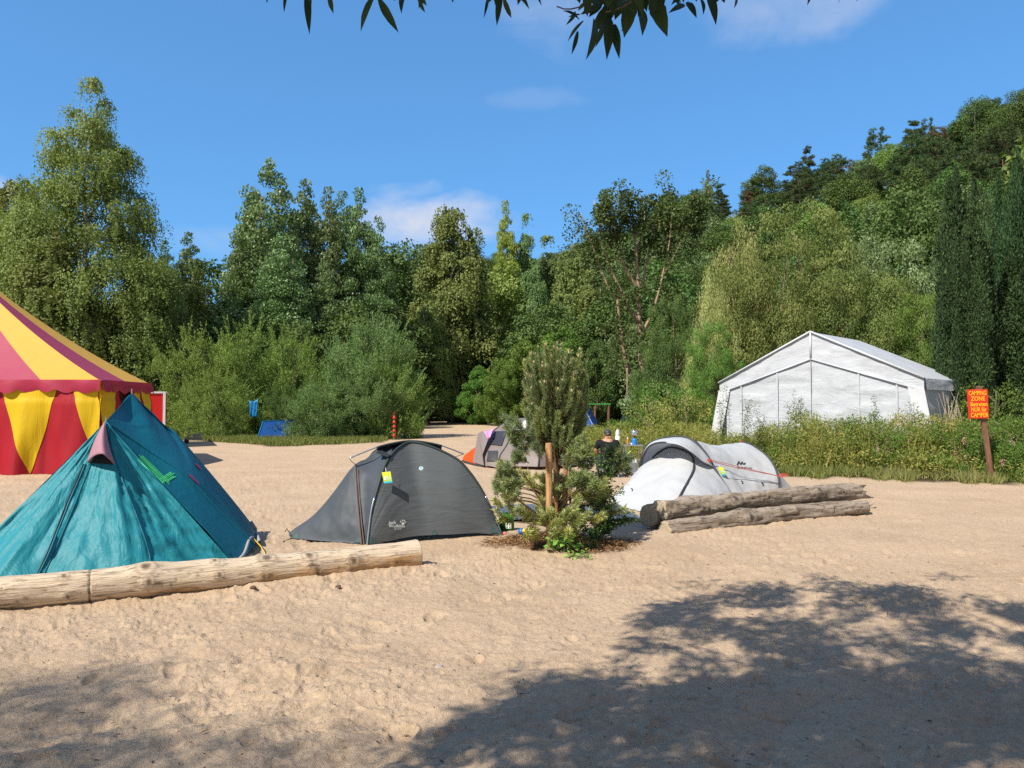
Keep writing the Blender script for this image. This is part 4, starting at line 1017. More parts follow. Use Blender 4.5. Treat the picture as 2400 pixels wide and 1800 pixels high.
# walls: red cloth with yellow triangles pointing down
def wall(i, t0, t1, phase, fold=.05, seed=0):
    p, q = edgept(i, t0), edgept(i, t1); Ln = np.linalg.norm(q-p); d = (q-p)/Ln; nn = np.array([d[1], -d[0]])
    nx = max(8, int(Ln/.05)); nz = 22; g = []
    mids = []
    X_, Z_ = np.meshgrid(np.linspace(0, 1, nx+1), np.linspace(0, 1, nz+1)); S = X_*Ln
    f = fold*(fbm(S*1.6, Z_*.7, seed, 3)*1.2 + .5*np.sin(S*6+2*fbm(S, Z_, seed+3, 2))*.5)*(1-.3*Z_)-.02+.25*(1-Z_)**3*.2
    f = f + (1-Z_)*.10
    f = np.where(Z_ > .8, f*(1-Z_)/.2-.03, f)
    P = np.stack([p[0]+d[0]*S+nn[0]*f, p[1]+d[1]*S+nn[1]*f, Z_*(EZ-.0)], -1)
    Fq = grid_faces(nz+1, nx+1); mi = []
    V = P.reshape(-1, 3)
    # cut triangles exactly: split into red / yellow by cell centre; fine cells keep the edge straight
    return P, S, d, nn
def wall_objs(i, t0, t1, tris, fold=.05, seed=0):
    """tris: list of (left, right, tip) positions along the wall in metres"""
    P, S, d, nn = wall(i, t0, t1, 0, fold, seed)
    nz1, nx1 = S.shape
    def at(s, z):
        sx = s/S[0, -1]*(nx1-1); zz = z*(nz1-1); a = int(min(nx1-2, max(0, sx))); b = int(min(nz1-2, max(0, zz))); fx = sx-a; fz = zz-b
        return (P[b, a]*(1-fx)+P[b, a+1]*fx)*(1-fz)+(P[b+1, a]*(1-fx)+P[b+1, a+1]*fx)*fz
    obj('wall_panel', P.reshape(-1, 3), grid_faces(nz1, nx1), M_cr, ct, smooth=True)
    for l, r_, tip in tris:
        V = []; Fq = []; n = 40; kk = 16
        for j in range(n+1):
            z = j/n; a = tip+(l-tip)*z; b = tip+(r_-tip)*z
            for k in range(kk+1): s = min(S[0, -1]-.001, max(.001, a+(b-a)*k/kk)); q_ = at(s, z); V.append((q_[0]+nn[0]*.012, q_[1]+nn[1]*.012, q_[2]))
        Fq = [(j*(kk+1)+k, j*(kk+1)+k+1, (j+1)*(kk+1)+k+1, (j+1)*(kk+1)+k) for j in range(n) for k in range(kk)]
        obj('yellow_triangle', V, Fq, M_cyw, ct, smooth=True)
L1 = 11.38; per = 1.78
tr = []
for k in range(7):
    r_ = L1+.98-.20-k*per; l = r_-1.50; tr.append((max(.01, l), min(L1, r_), min(L1-.02, (l+r_)/2+.12)))
wall_objs(0, 0, 1, tr, .16, 3)
wall_objs(1, 0, .36, [(.0, .95, .12)], .10, 5)
wall_objs(1, .62, 1, [(.0, .42, .3), (.5, 1.05, .8)], .10, 6)
wall_objs(2, 0, 1, [], .06, 7); wall_objs(3, 0, 1, [], .06, 8); wall_objs(4, 0, 1, [], .06, 9); wall_objs(5, 0, 1, [], .06, 10)
obj('inside_shade', [(-10.3, 18.4, .02), (-10.3, 20.7, .02), (-10.3, 20.7, 2.2), (-10.3, 18.4, 2.2)], [(0, 1, 2, 3)], M_inside, ct)  # dark sheet behind the entrance, its colour standing in for unlit inside
MB().tube([apex-[0, 0, 6.5], apex+[0, 0, .35]], .05, 8).obj('mast', M_greyhem, ct)

# ================================================================== big white frame marquee
M_pe = cloth('white_tarpaulin', (.56, .59, .65), rough=.45, spec=.35, trans=.16, fold=.8, fd=.035, fs=1.6, fscale=(.7, .7, 2.2), micro=60, dirt=((.36, .37, .38), .35), var=.07, dist=1.2)
M_pe2 = cloth('white_tarp_strip', (.64, .66, .71), rough=.45, trans=.15, fold=.5, fd=.02, fs=3, micro=60)
mq = thing('marquee', (8.8, 21.8, 0), 'big white frame marquee with pitched roof behind the weeds', 'marquee')
ax = np.array([.732, .682, 0]); gd = np.array([.682, -.732, 0]); A0 = np.array([8.79, 21.8, 0]); ML = 3.3; HW = 3.0
def mqp(u, t, z): return A0 + gd*u + ax*t + np.array([0, 0, z])
ZA, ZE = 3.79, 2.36
def panel(name, a, b, c_, d_, nu, nv, m_, wr, seed, push=0):
    g = np.array([[(a*(1-i/nu)+b*i/nu)*(1-j/nv)+(d_*(1-i/nu)+c_*i/nu)*j/nv for i in range(nu+1)] for j in range(nv+1)])
    return surf(name, g, m_, mq, wr=wr, wscale=2.2, seed=seed, stretch=(1, 1, 2))
# gable wall below a shallow valance line, gable valance above
gz0, gz1 = 2.14, 3.06
V = []; nu = 60; g = []
for j in range(40):
    row = []
    for i in range(nu+1):
        u = -2.78+5.56*i/nu; top = gz1-(gz1-gz0)*abs(u)/2.78; row.append(mqp(u, -.085, top*j/39))
    g.append(row)
surf('gable_wall', np.array(g), M_pe, mq, wr=.055, wscale=1.5, seed=3, stretch=(.6, .6, 2.6))
g = []
for j in range(12):
    g.append([mqp(u, -.10, (ZE-.26 if False else 0) + (gz1-.04-(gz1-gz0+.02)*abs(u)/2.9)*(1-j/11)+(ZA-(ZA-ZE)*abs(u)/3.02)*j/11) for u in np.linspace(-3.02, 3.02, 61)])
surf('gable_valance', np.array(g), M_pe, mq, wr=.03, wscale=2, seed=5, stretch=(1, 1, 2))
panel('roof', mqp(0, -.12, ZA), mqp(0, ML, ZA-.05), mqp(3.05, ML, ZE-.02), mqp(3.05, -.12, ZE), 24, 20, M_pe, .04, 7)
panel('roof', mqp(0, ML, ZA-.05), mqp(0, -.12, ZA), mqp(-3.05, -.12, ZE), mqp(-3.05, ML, ZE), 24, 20, M_pe, .04, 8)
panel('roof_valance', mqp(3.06, -.1, ZE), mqp(3.06, ML, ZE-.02), mqp(3.09, ML, ZE-.30), mqp(3.09, -.1, ZE-.30), 30, 4, M_pe, .03, 9)
panel('side_wall', mqp(3.0, 0, ZE), mqp(3.0, ML, ZE), mqp(3.0, ML, 0), mqp(3.0, 0, 0), 30, 14, M_pe, .06, 10)
panel('side_wall', mqp(-3.0, ML, ZE), mqp(-3.0, 0, ZE), mqp(-3.0, 0, 0), mqp(-3.0, ML, 0), 30, 14, M_pe, .06, 11)
obj('gable_wall', [mqp(-3, ML, 0), mqp(3, ML, 0), mqp(3, ML, ZE), mqp(0, ML, ZA-.06), mqp(-3, ML, ZE)], [(0, 1, 2, 3, 4)], M_pe, mq)
for s in (-1, 1):       # corner wings hanging from the valance
    q = [mqp(s*2.62, -.14, gz0+.06), mqp(s*3.03, -.14, gz0-.02), mqp(s*3.42, -.22, .05), mqp(s*3.05, -.20, .05)]
    g = np.array([[(q[0]*(1-i/6)+q[1]*i/6)*(1-j/16)+(q[3]*(1-i/6)+q[2]*i/6)*j/16 for i in range(7)] for j in range(17)])
    g[..., 1] -= .0; surf('corner_flap', g, M_pe2, mq, wr=.03, wscale=3)
mb = MB()
for u in (-2.25, -1.05, 1.35, 2.35):
    t = gz1-(gz1-gz0)*abs(u)/2.78; MB().box(mqp(u, -.115, t/2), (.05, .006, t-.02), rz=math.atan2(gd[1], gd[0])).obj('reinforcing_strip', M_pe, mq)

mb = MB(); 
for s in (-1, 1): mb.tube([mqp(0, -.14, ZA+.01), mqp(s*3.04, -.14, ZE+.01)], .03, 6); mb.tube([mqp(0, -.125, gz1-.06), mqp(s*2.8, -.125, gz0-.04)], .022, 6)
mb.tube([mqp(0, -.13, gz1-.04), mqp(0, -.13, ZA)], .028, 6)
mb.obj('edge_tape', M_pe2, mq, smooth=True)
MB().tube([mqp(0, -.12, 0), mqp(0, -.12, gz1-.06)], .012, 5).obj('zip', M_greyhem, mq)

# ================================================================== grey and orange tunnel tent
M_taupe = cloth('taupe_nylon', (.22, .185, .175), rough=.5, spec=.35, trans=.08, fold=.8, fscale=(3, 3, .6), fd=.02, fs=4, var=.06)
M_orange = cloth('orange_nylon', (.72, .10, .008), rough=.5, trans=.25, fold=.3, fd=.01)
M_lpink = cloth('pink_towel', (.75, .30, .60), rough=.9, trans=.1, fold=.4, fd=.01)
M_lblue = cloth('pale_blue_cloth', (.25, .33, .75), rough=.8, trans=.2, fold=.4, fd=.01)
M_blue = cloth('blue_tarp', (.015, .09, .34), rough=.45, trans=.15, fold=.6, fd=.02)
M_bluel = cloth('sky_blue_tarp', (.01, .22, .50), rough=.45, trans=.3, fold=.6, fd=.02)
M_wcloth = cloth('white_cloth', (.65, .65, .68), rough=.8, trans=.2, fold=.4, fd=.01)
M_dgrey = plain('dark_panel', (.035, .035, .04), rough=.5)
ot = thing('tunnel_tent', G(1230, 1094), 'brown-grey tunnel tent with an orange nose, behind the staked pine', 'tent')
def arch(pts, n=30): return resample(WL(pts), n)
nose = arch([(1084, 1080, 21.6), (1085, 1073, 22.0), (1090, 1066, 22.4), (1094, 1072, 22.8), (1096, 1078, 23.2)])
ar1 = arch([(1133, 1093, 19.9), (1129, 1065, 20.2), (1146, 1022, 20.9), (1176, 995, 21.4), (1199, 984, 21.8), (1215, 1000, 22.6), (1220, 1060, 23.2)])
ar2 = arch([(1166, 1097, 19.5), (1172, 1068, 19.8), (1184, 1050, 20.0), (1200, 1022, 20.4), (1228, 992, 20.9), (1250, 981, 21.4), (1262, 1000, 22.2), (1266, 1060, 23.0)])
ar3 = arch([(1262, 1094, 19.2), (1264, 1060, 19.4), (1268, 1020, 19.9), (1280, 990, 20.4), (1296, 980, 21.0), (1305, 1000, 21.8), (1306, 1060, 22.6)])
ar4 = arch([(1325, 1092, 19.6), (1327, 1060, 19.8), (1330, 1020, 20.2), (1336, 1000, 20.6), (1342, 998, 21.0), (1348, 1010, 21.6), (1350, 1060, 22.2)])
endp = arch([(1364, 1088, 20.4), (1366, 1080, 20.6), (1366, 1076, 20.9), (1367, 1078, 21.2), (1368, 1082, 21.6)])
s1_ = surf('nose_panel', loft([nose, nose*.5+ar1*.5-[0, 0, .03], ar1], 30, 14), M_orange, ot, label='orange nose panel')
s2_ = surf('body_panel', loft([ar1, (ar1+ar2)/2+[0, -.03, .03], ar2], 30, 12), M_taupe, ot, wr=.02)
s3_ = surf('body_panel', loft([ar2, (ar2+ar3)/2+[0, -.05, .03], ar3], 30, 16), M_taupe, ot, wr=.03)
s4_ = surf('body_panel', loft([ar3, (ar3+ar4)/2, ar4, endp], 30, 20), M_taupe, ot, wr=.03)
bo = bvh_of(s2_, s3_, s4_, s1_)
for A_ in (ar1, ar2, ar3): MB().tube(A_, .024, 6).obj('hoop', M_edge, ot, smooth=True)
obj('stripe', WL([(1120, 1016, 20.9), (1131, 1010, 20.7), (1146, 1024, 20.3), (1131, 1065, 19.95), (1134, 1091, 19.75), (1108, 1083, 20.4)]), [(5, 4, 3, 2, 1, 0)], M_taupe, ot)
for q in (((1153, 1013), (1188, 1012), (1176, 1046), (1150, 1043)), ((1145, 1058), (1167, 1058), (1165, 1082), (1142, 1082))): decal('window', bo, q, M_dgrey, ot, off=.03)
MB().tube(resample([ar1[0], W(1110, 1088, 20.4), nose[0]], 6), .03, 5).obj('hem', M_dgrey, ot)
def cloth_piece(name, q, m_, label, cat='cloth', sag=.05, n=8, y=0):
    q = WL(q); g = np.array([[(q[0]*(1-i/n)+q[1]*i/n)*(1-j/n)+(q[3]*(1-i/n)+q[2]*i/n)*j/n+[0, sag*math.sin(i*1.9+j*.6)*.5, -sag*math.sin(math.pi*i/n)*(1 if j in (0, n) else 1)] for i in range(n+1)] for j in range(n+1)])
    return obj(name, g.reshape(-1, 3), grid_faces(n+1, n+1)[:, ::-1], m_, None, smooth=True, solid=.008, org=q[3], label=label, category=cat)
cloth_piece('towel', [(1134, 1010, 20.6), (1158, 1000, 20.9), (1152, 1014, 20.4), (1143, 1028, 20.2)], M_lpink, 'pink towel drying on the shoulder of the grey and orange tent', 'towel')
cloth_piece('towel', [(1328, 1005, 20.1), (1353, 1024, 20.0), (1350, 1040, 19.9), (1328, 1026, 20.0)], M_lblue, 'pale blue towel hanging at the right end of the tunnel tent', 'towel')
cloth_piece('cloth', [(1202, 1002, 19.9), (1236, 978, 20.6), (1232, 1006, 19.8), (1208, 1016, 19.7)], M_wcloth, 'white cloth spread over the top of the tunnel tent', 'cloth')
cloth_piece('cloth', [(1238, 980, 20.5), (1252, 976, 20.6), (1254, 992, 20.2), (1243, 996, 20.1)], M_lblue, 'small blue cloth on top of the tunnel tent beside the white one', 'cloth')
MB().lathe(G(1351, 1092), [(.26, 0), (.30, .12), (.20, .30), (.06, .34)], 12).obj('rucksack', M_taupe, smooth=True, label='slumped grey-brown bag at the right end of the tunnel tent', category='bag')
MB().lathe(G(1376, 1093), [(.10, 0), (.14, .08), (.10, .17), (.03, .20)], 10).obj('carrier_bag', M_wcloth, smooth=True, label='white carrier bag on the sand left of the sitting man', category='bag')
# ground sheet
q = [G(1150, 1192), G(1448, 1188), G(1506, 1222), G(1172, 1226)]
g = np.array([[(q[0]*(1-i/40)+q[1]*i/40)*(1-j/20)+(q[3]*(1-i/40)+q[2]*i/40)*j/20 for i in range(41)] for j in range(21)])
g[..., 2] += .035+.05*np.abs(fbm(g[..., 0]*3, g[..., 1]*3, 7, 3))
M_sheet = cloth('grey_blue_sheet', (.10, .115, .17), rough=.5, trans=0, fold=.7, fd=.02, fs=3)
obj('ground_sheet', g.reshape(-1, 3), grid_faces(21, 41)[:, ::-1], M_sheet, smooth=True, label='grey-blue ground sheet spread on the sand behind the staked pine', category='ground sheet')
# green shopping bag with white label
M_green = cloth('green_bag', (.03, .22, .02), rough=.4, trans=.2, fold=.5, fd=.01, fs=9)
gb = thing('shopping_bag', G(1188, 1246), 'green shopping bag with a white label right of the dome tent', 'bag')
b0 = G(1188, 1246); V = []; 
ring = [(-.085, -.03), (0, -.045), (.085, -.03), (.09, .04), (0, .06), (-.09, .04)]
for z, s in ((0, 1), (.08, 1.08), (.17, 1.0), (.235, .85)): V += [(b0[0]+x*s, b0[1]+y*s, z+.015*math.sin(x*40+y*20)*(z > .2)) for x, y in ring]
obj('body', V, [(j*6+i, j*6+(i+1) % 6, (j+1)*6+(i+1) % 6, (j+1)*6+i) for j in range(3) for i in range(6)]+[tuple(range(5, -1, -1)), tuple(range(18, 24))], M_green, gb, smooth=True)
c_ = b0+np.array([.02, -.056, .085]); mb = MB(); mb.box(c_, (.072, .004, .07)); mb.obj('label', M_wht, gb)
mb = MB()
for dx_, dz_ in ((-.018, .016), (.018, .016), (-.018, -.016), (.018, -.016)): mb.box(c_+[dx_, -.004, dz_], (.014, .003, .016))
mb.obj('print', M_edge, gb)
MB().tube(resample([b0+[-.05, 0, .22], b0+[-.03, -.01, .29], b0+[.03, -.01, .29], b0+[.05, 0, .22]], 8), .006, 5).obj('handle', M_green, gb)
MB().lathe(G(1183, 1254), [(.02, 0), (.03, .02), (.012, .04)], 8).obj('toy', plain('coral', (.7, .15, .15)), label='small coral-pink toy lying at the corner of the dome tent', category='toy')
tz = gnd(*G(1224, 1262)[:2]); MB().lathe(W(1222, 1252, 9.0), [(.03, 0), (.045, .03), (.02, .07)], 9).obj('toy', plain('blue_plastic', (.03, .12, .45), .35), smooth=True, label='small blue plastic toy under the left branches of the pine', category='toy')
MB().lathe(W(1229, 1250, 8.98), [(.02, 0), (.035, .03), (.015, .055)], 9).obj('toy', plain('yellow_plastic', (.75, .55, .02), .35), smooth=True, label='small yellow plastic toy beside the blue one under the pine', category='toy')

# ================================================================== logs
def log_mat(name, pale, warm, dark, bias=.5, along=0):
    m, nt, out = new_mat(name); L = nt.links
    co = coords(nt, (.9, 6, 6)); cf = coords(nt, (1.2, 26, 26)); at = N(nt, 'ShaderNodeAttribute', attribute_name='var')
    n1 = noise(nt, co, 1.6, 4, .6, .8); n2 = noise(nt, cf, 2.2, 4, .65, .4); n3 = noise(nt, coords(nt), 3.0, 4, .6)
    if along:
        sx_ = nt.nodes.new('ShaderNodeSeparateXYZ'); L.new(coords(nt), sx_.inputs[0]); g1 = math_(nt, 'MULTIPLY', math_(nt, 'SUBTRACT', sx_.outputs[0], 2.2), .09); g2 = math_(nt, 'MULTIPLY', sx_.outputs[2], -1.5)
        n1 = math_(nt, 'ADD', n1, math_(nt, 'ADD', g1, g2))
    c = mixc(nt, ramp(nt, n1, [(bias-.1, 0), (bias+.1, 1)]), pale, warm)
    c = mixc(nt, ramp(nt, n2, [(.52, 0), (.64, .9)]), c, dark)
    c = mixc(nt, ramp(nt, n3, [(.35, .5), (.6, 0)]), c, [x*.8 for x in pale])
    c = mixc(nt, at.outputs['Fac'], c, dark)
    p = N(nt, 'ShaderNodeBsdfPrincipled', i_Roughness=.7); p.inputs['Specular IOR Level'].default_value = .25; L.new(c, p.inputs['Base Color'])
    b = bump(nt, n2, .9, .012); L.new(bump(nt, n1, .5, .02, b), p.inputs['Normal']); L.new(p.outputs[0], out.inputs[0]); return m
def make_log(P0, P1, r0, r1, seed, mat, endm, knots, label, curve=.05, rough=.12, cuts=(), broken=(0, 0), segs=220, n=36, group=None, gnarl=.0):
    P0 = np.array(P0, float); P1 = np.array(P1, float); Ln = np.linalg.norm(P1-P0); rs = RS(seed)
    u = np.linspace(0, 1, segs); th = np.linspace(0, 2*math.pi, n+1)[:-1]; U, T = np.meshgrid(u, th, indexing='ij')
    r = r0*(1-U)+r1*U; X_ = U*Ln
    r = r*(1+rough*fbm(X_*1.7, np.cos(T)*1.2+5, seed, 3, z=np.sin(T)*1.2)+.05*fbm(X_*7, np.cos(T)*4, seed+4, 3, z=np.sin(T)*4))
    if gnarl: r = r*(1+gnarl*fbm(X_*4, np.cos(T)*2.5, seed+9, 4, z=np.sin(T)*2.5))
    cr = np.abs(fbm(X_*.8+3, T*3.2+.5*fbm(X_*1.5, T, seed, 2), seed+20, 3)); r = r-np.exp(-(cr/.03)**2)*(.007+.06*gnarl)
    var = np.exp(-(cr/.025)**2)*.5
    for ku, kt, kr, kh in knots:
        dx_ = (U-ku)*Ln; dt = (T-kt+math.pi) % (2*math.pi)-math.pi; dt = dt*r0; q2 = np.sqrt(dx_**2+dt**2)/kr
        r = r+kh*np.exp(-q2**2*.6)-kh*.5*np.exp(-(q2/.45)**2); var = np.maximum(var, .9*np.exp(-(q2/.42)**4)); var = np.maximum(var, .35*np.exp(-((q2-.8)/.15)**2))
    for cu in cuts: e = np.exp(-(((U-cu)*Ln)/.006)**2); r = r-.014*e; var = np.maximum(var, e)
    cx = curve*np.sin(U*2.7+seed); cz = curve*.5*np.sin(U*4.1+seed*2)
    if broken[1]: X_ = X_+np.clip((U-.96)/.04, 0, 1)*broken[1]*fbm(T*1.5, T*0+seed, seed, 3)
    if broken[0]: X_ = X_-np.clip((.03-U)/.03, 0, 1)*broken[0]*fbm(T*1.5, T*0+seed+3, seed, 3)
    V = np.stack([X_, np.cos(T)*r+cx, np.sin(T)*r+cz], -1).reshape(-1, 3)
    Fs = [tuple(x) for x in np.array([[(j*n+i, (j+1)*n+i, (j+1)*n+(i+1) % n, j*n+(i+1) % n) for i in range(n)] for j in range(segs-1)]).reshape(-1, 4)]
    mi = [0]*len(Fs); nb = len(V); V = list(map(tuple, V)); var = list(var.ravel())
    for end, row in ((0, 0), (1, segs-1)):      # cut faces with inner rings
        ring = [row*n+i for i in range(n)]; prev = ring; c0 = np.mean([V[i] for i in ring], 0)
        for k, s in enumerate((.8, .55, .25)):
            cur = []
            for i in ring: p = c0+(np.array(V[i])-c0)*s; p[0] += (.004*(k % 2)+.01*rs.uniform(-.3, .3))*(1 if end else -1); cur.append(len(V)); V.append(tuple(p)); var.append(.45 if k % 2 else .15)
            for i in range(n): i2 = (i+1) % n; Fs.append((prev[i], cur[i], cur[i2], prev[i2]) if end else (prev[i], prev[i2], cur[i2], cur[i])); mi.append(1)
            prev = cur
        Fs.append(tuple(prev) if not end else tuple(prev[::-1])); mi.append(1)
    me = mesh_from('log', V, Fs, [mat, endm], True, var, mi); o = bpy.data.objects.new('log', me); C.objects.link(o)
    d = (P1-P0)/Ln; side = np.cross([0, 0, 1.0], d); side /= np.linalg.norm(side); up = np.cross(d, side)
    o.matrix_world = Matrix(((d[0], side[0], up[0], P0[0]), (d[1], side[1], up[1], P0[1]), (d[2], side[2], up[2], P0[2]), (0, 0, 0, 1)))
    return setp(o, label, 'log', group)
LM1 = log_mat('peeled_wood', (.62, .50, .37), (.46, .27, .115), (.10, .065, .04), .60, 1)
LM2 = log_mat('weathered_wood', (.36, .30, .24), (.20, .155, .115), (.04, .032, .028), .54)
EM1 = plain('cut_wood', (.34, .19, .09), .8, var=.3, vs=25, bs=.6); EM2 = plain('old_cut_wood', (.40, .33, .23), .85, var=.3, vs=30, bs=.8, bscale=60, bd=.01)
pl = G(-160, 1452); pr = G(977, 1333)
def ku(px): return (px+160)/(977+160)
fr = -math.pi/2
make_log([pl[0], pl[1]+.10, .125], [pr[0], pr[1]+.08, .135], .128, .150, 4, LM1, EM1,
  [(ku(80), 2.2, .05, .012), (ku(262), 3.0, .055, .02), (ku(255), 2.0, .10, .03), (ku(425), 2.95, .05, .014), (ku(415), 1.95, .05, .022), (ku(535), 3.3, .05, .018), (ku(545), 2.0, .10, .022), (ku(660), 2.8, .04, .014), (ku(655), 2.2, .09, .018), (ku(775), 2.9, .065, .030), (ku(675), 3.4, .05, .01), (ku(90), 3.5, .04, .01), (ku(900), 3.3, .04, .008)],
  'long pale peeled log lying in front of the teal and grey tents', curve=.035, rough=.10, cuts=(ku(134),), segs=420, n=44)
LG = 'weathered logs stacked before the white pop-up tent'
b1 = G(1533, 1246); e1 = G(1890, 1196)
make_log([b1[0]-.02, b1[1]+.16, .15], [e1[0], e1[1]+.2, .13], .158, .12, 7, LM2, EM2, [], 'thick rear log of the stack with a round sawn end facing left', segs=160, group=LG, gnarl=.06)
make_log(list(W(1548, 1193, 9.86)), list(W(2012, 1152, 12.0)), .142, .130, 9, LM2, EM2, [(.30, 2.6, .12, .03), (.72, 2.5, .10, .03), (.86, 2.9, .08, -.02)], 'upper log of the stack, ragged at its right end', curve=.05, rough=.3, broken=(0, .45), segs=260, group=LG, gnarl=.26)
make_log(list(W(1556, 1238, 9.62)), list(W(2030, 1190, 11.45)), .122, .110, 12, LM2, EM2, [(.14, 2.3, .05, .03), (.36, 2.8, .11, .055), (.33, 1.6, .10, .03), (.52, 2.4, .05, .03), (.60, 2.4, .04, .022), (.8, 2.6, .03, .015)], 'front log of the stack with gnarled knots, lying on the sand', curve=.04, rough=.16, segs=260, group=LG, gnarl=.22)

# ================================================================== warning sign
sg = thing('camping_sign', G(2327, 1128), 'red sign with yellow hand-painted lettering on a brown post', 'sign')
M_post = bark('post_wood', (.24, .12, .07), (.10, .05, .03), (9, 9, 1.5)); M_signr = plain('sign_red', (.60, .025, .008), .5, var=.15, vs=8); M_signy = plain('sign_yellow', (.85, .50, .01), .5, var=.05)
y = 16.1; pb = np.array([*W(2327, 1128, y)[:2], -.1]); pm = W(2293, 905, y+.02)
g_ = MB(); d_ = (pm-pb); 
g_.box((pb+pm)/2, (.095, .07, np.linalg.norm(d_)), rot=np.stack([[1, 0, 0], [0, 1, 0], [0, 0, 1]], 1) @ np.array([[math.cos(a_ := math.atan2(d_[0], d_[2])), 0, math.sin(a_)], [0, 1, 0], [-math.sin(a_), 0, math.cos(a_)]])); g_.obj('post', M_post, sg, bevel=.006)
q = WL([(2267, 913, y-.08), (2315, 912, y-.08), (2318, 981, y-.08), (2271, 981, y-.08)]); thk = np.array([0, .02, 0])
obj('board', np.vstack([q, q+thk]), [(3, 2, 1, 0), (4, 5, 6, 7), (0, 1, 5, 4), (1, 2, 6, 5), (2, 3, 7, 6), (3, 0, 4, 7)], M_signr, sg, bevel=.004)
mb = MB(); ux = unit(q[1]-q[0]); uz = unit(q[0]-q[3])
for txt, cx_, cy_, w_, h_ in (('CAMPING', 2291, 921, 41, 10.5), ('ZONE', 2292, 934, 33, 10.5), ('Betreten', 2294.5, 947, 39, 10), ('NUR für', 2294.5, 959.5, 36, 10.5), ('CAMPER', 2296, 972.5, 41, 10.5)):
    mesh_letters(mb, txt, W(cx_, cy_, y-.084), ux, uz, w_*y/F, h_*y/F, .012)
mb.obj('lettering', M_signy, sg)

# ================================================================== red trailer, drawbar and small things at the left edge of the trees
tr_ = thing('box_trailer', (-14.4, 29.6, 0), 'red box trailer with white edge trim behind the striped tent', 'trailer')
M_trr = plain('trailer_red', (.55, .015, .015), .35, spec=.5, var=.06); M_trs = plain('trailer_side', (.25, .03, .02), .4); M_trim = plain('white_trim', (.68, .68, .7), .5)
xr = W(388, 918, 29.0)[0]; zt = W(388, 918, 29.0)[2]; cr0 = np.array([xr, 29.0, 0]); TR = .43; e1_ = np.array([math.cos(TR), math.sin(TR), 0]); e2_ = np.array([-math.sin(TR), math.cos(TR), 0])
def tp(a, b, z): return cr0+e1_*a+e2_*b+np.array([0, 0, z])
MB().box(tp(-1.7, 2.2, (zt+.45)/2), (3.4, 4.4, zt-.45), rz=TR).obj('body', M_trr, tr_)
MB().box(tp(.012, 2.2, (zt+.45)/2), (.02, 4.3, zt-.5), rz=TR).obj('side_panel', M_trs, tr_)
MB().box(tp(-.04, -.02, (zt+.45)/2), (.09, .03, zt-.45), rz=TR).box(tp(-1.7, -.022, zt-.03), (3.4, .03, .07), rz=TR).box(tp(.035, 2.2, zt-.03), (.03, 4.4, .07), rz=TR).obj('trim', M_trim, tr_)
for yy in (1.6, 2.6): 
    mb = MB(); a = np.arange(20)*2*math.pi/20; mb.tube([tp(-.16, yy, .32), tp(0, yy, .32)], .32, 20); mb.obj('wheel', M_edge, tr_)
db = thing('trailer_drawbar', G(452, 1040), 'grey trailer drawbar with jockey wheel beside the dark bushes', 'trailer hitch')
d0 = G(452, 1040)
MB().box(d0+[.0, .1, .22], (.75, .12, .10)).box(d0+[.15, .12, .36], (.35, .2, .12)).obj('beam', M_greyhem, db, bevel=.01)
MB().tube([d0+[-.25, 0, .15], d0+[-.10, 0, .62]], .03, 6).tube([d0+[-.3, -.0, .60], d0+[.05, 0, .66]], .015, 5).obj('jockey_post', M_alu, db)
MB().tube([d0+[-.28, -.03, .10], d0+[-.28, .05, .10]], .10, 14).obj('wheel', M_edge, db)
cloth_piece('hanging_cloth', [(583, 938, 36.6), (604, 934, 36.6), (603, 975, 36.5), (586, 972, 36.5)], M_bluel, 'bright blue cloth hanging in the bushes above the blue tent', 'cloth', sag=.10)
bt_ = thing('small_tent', G(630, 1029), 'dark blue tent half hidden under the willow bushes', 'tent')
q = WL([(602, 1031, 35.6), (616, 988, 36.4), (668, 985, 37.2), (690, 1029, 36.6)]); bk_ = q+np.array([.3, 1.6, 0]); bk_[1, 2] *= .95
V = np.vstack([q, bk_]); obj('canopy', V, [(3, 2, 1, 0), (4, 5, 6, 7), (0, 1, 5, 4), (1, 2, 6, 5), (2, 3, 7, 6)], M_blue, bt_)
MB().tube([q[0], q[1], q[2], q[3]], .03, 5).obj('seam', M_bluel, bt_)
rp = thing('red_post', G(924, 1031), 'short red post wrapped in red tape at the end of the grass strip', 'post')
y0 = G(924, 1031); M_redp = plain('red_paint', (.50, .025, .015), .45)
MB().tube([y0, y0+[0, 0, 1.25]], .04, 8).obj('pole', M_post, rp); mb = MB()
for k in range(5): mb.lathe(y0+[0, 0, .15+k*.21], [(.05, 0), (.10, .04), (.07, .10), (.05, .14)], 9)
mb.obj('wrapping', M_redp, rp, smooth=True)
cloth_piece('orange_cloth', [(919, 966, 36.0), (925, 962, 36.0), (925, 978, 36.0), (920, 982, 36.0)], plain('orange_rag', (.55, .10, .02)), 'faded orange rag hanging in the willow above the red post', 'cloth')
dt = thing('dark_tent', G(1085, 990), 'low black tent at the foot of the middle birch', 'tent'); yb = 72.0
q = WL([(1046, 991, yb), (1056, 974, yb), (1098, 968, yb), (1126, 990, yb)]); bk_ = q+np.array([0, 2.2, 0]); V = np.vstack([q, bk_])
obj('canopy', V, [(3, 2, 1, 0), (4, 5, 6, 7), (0, 1, 5, 4), (1, 2, 6, 5), (2, 3, 7, 6)], M_dgrey, dt)
MB().tube([q[2], W(1112, 978, yb-.3)], .05, 5).box(W(1108, 976, yb-.2), (.5, .1, .25)).obj('flap', M_greyhem, dt)
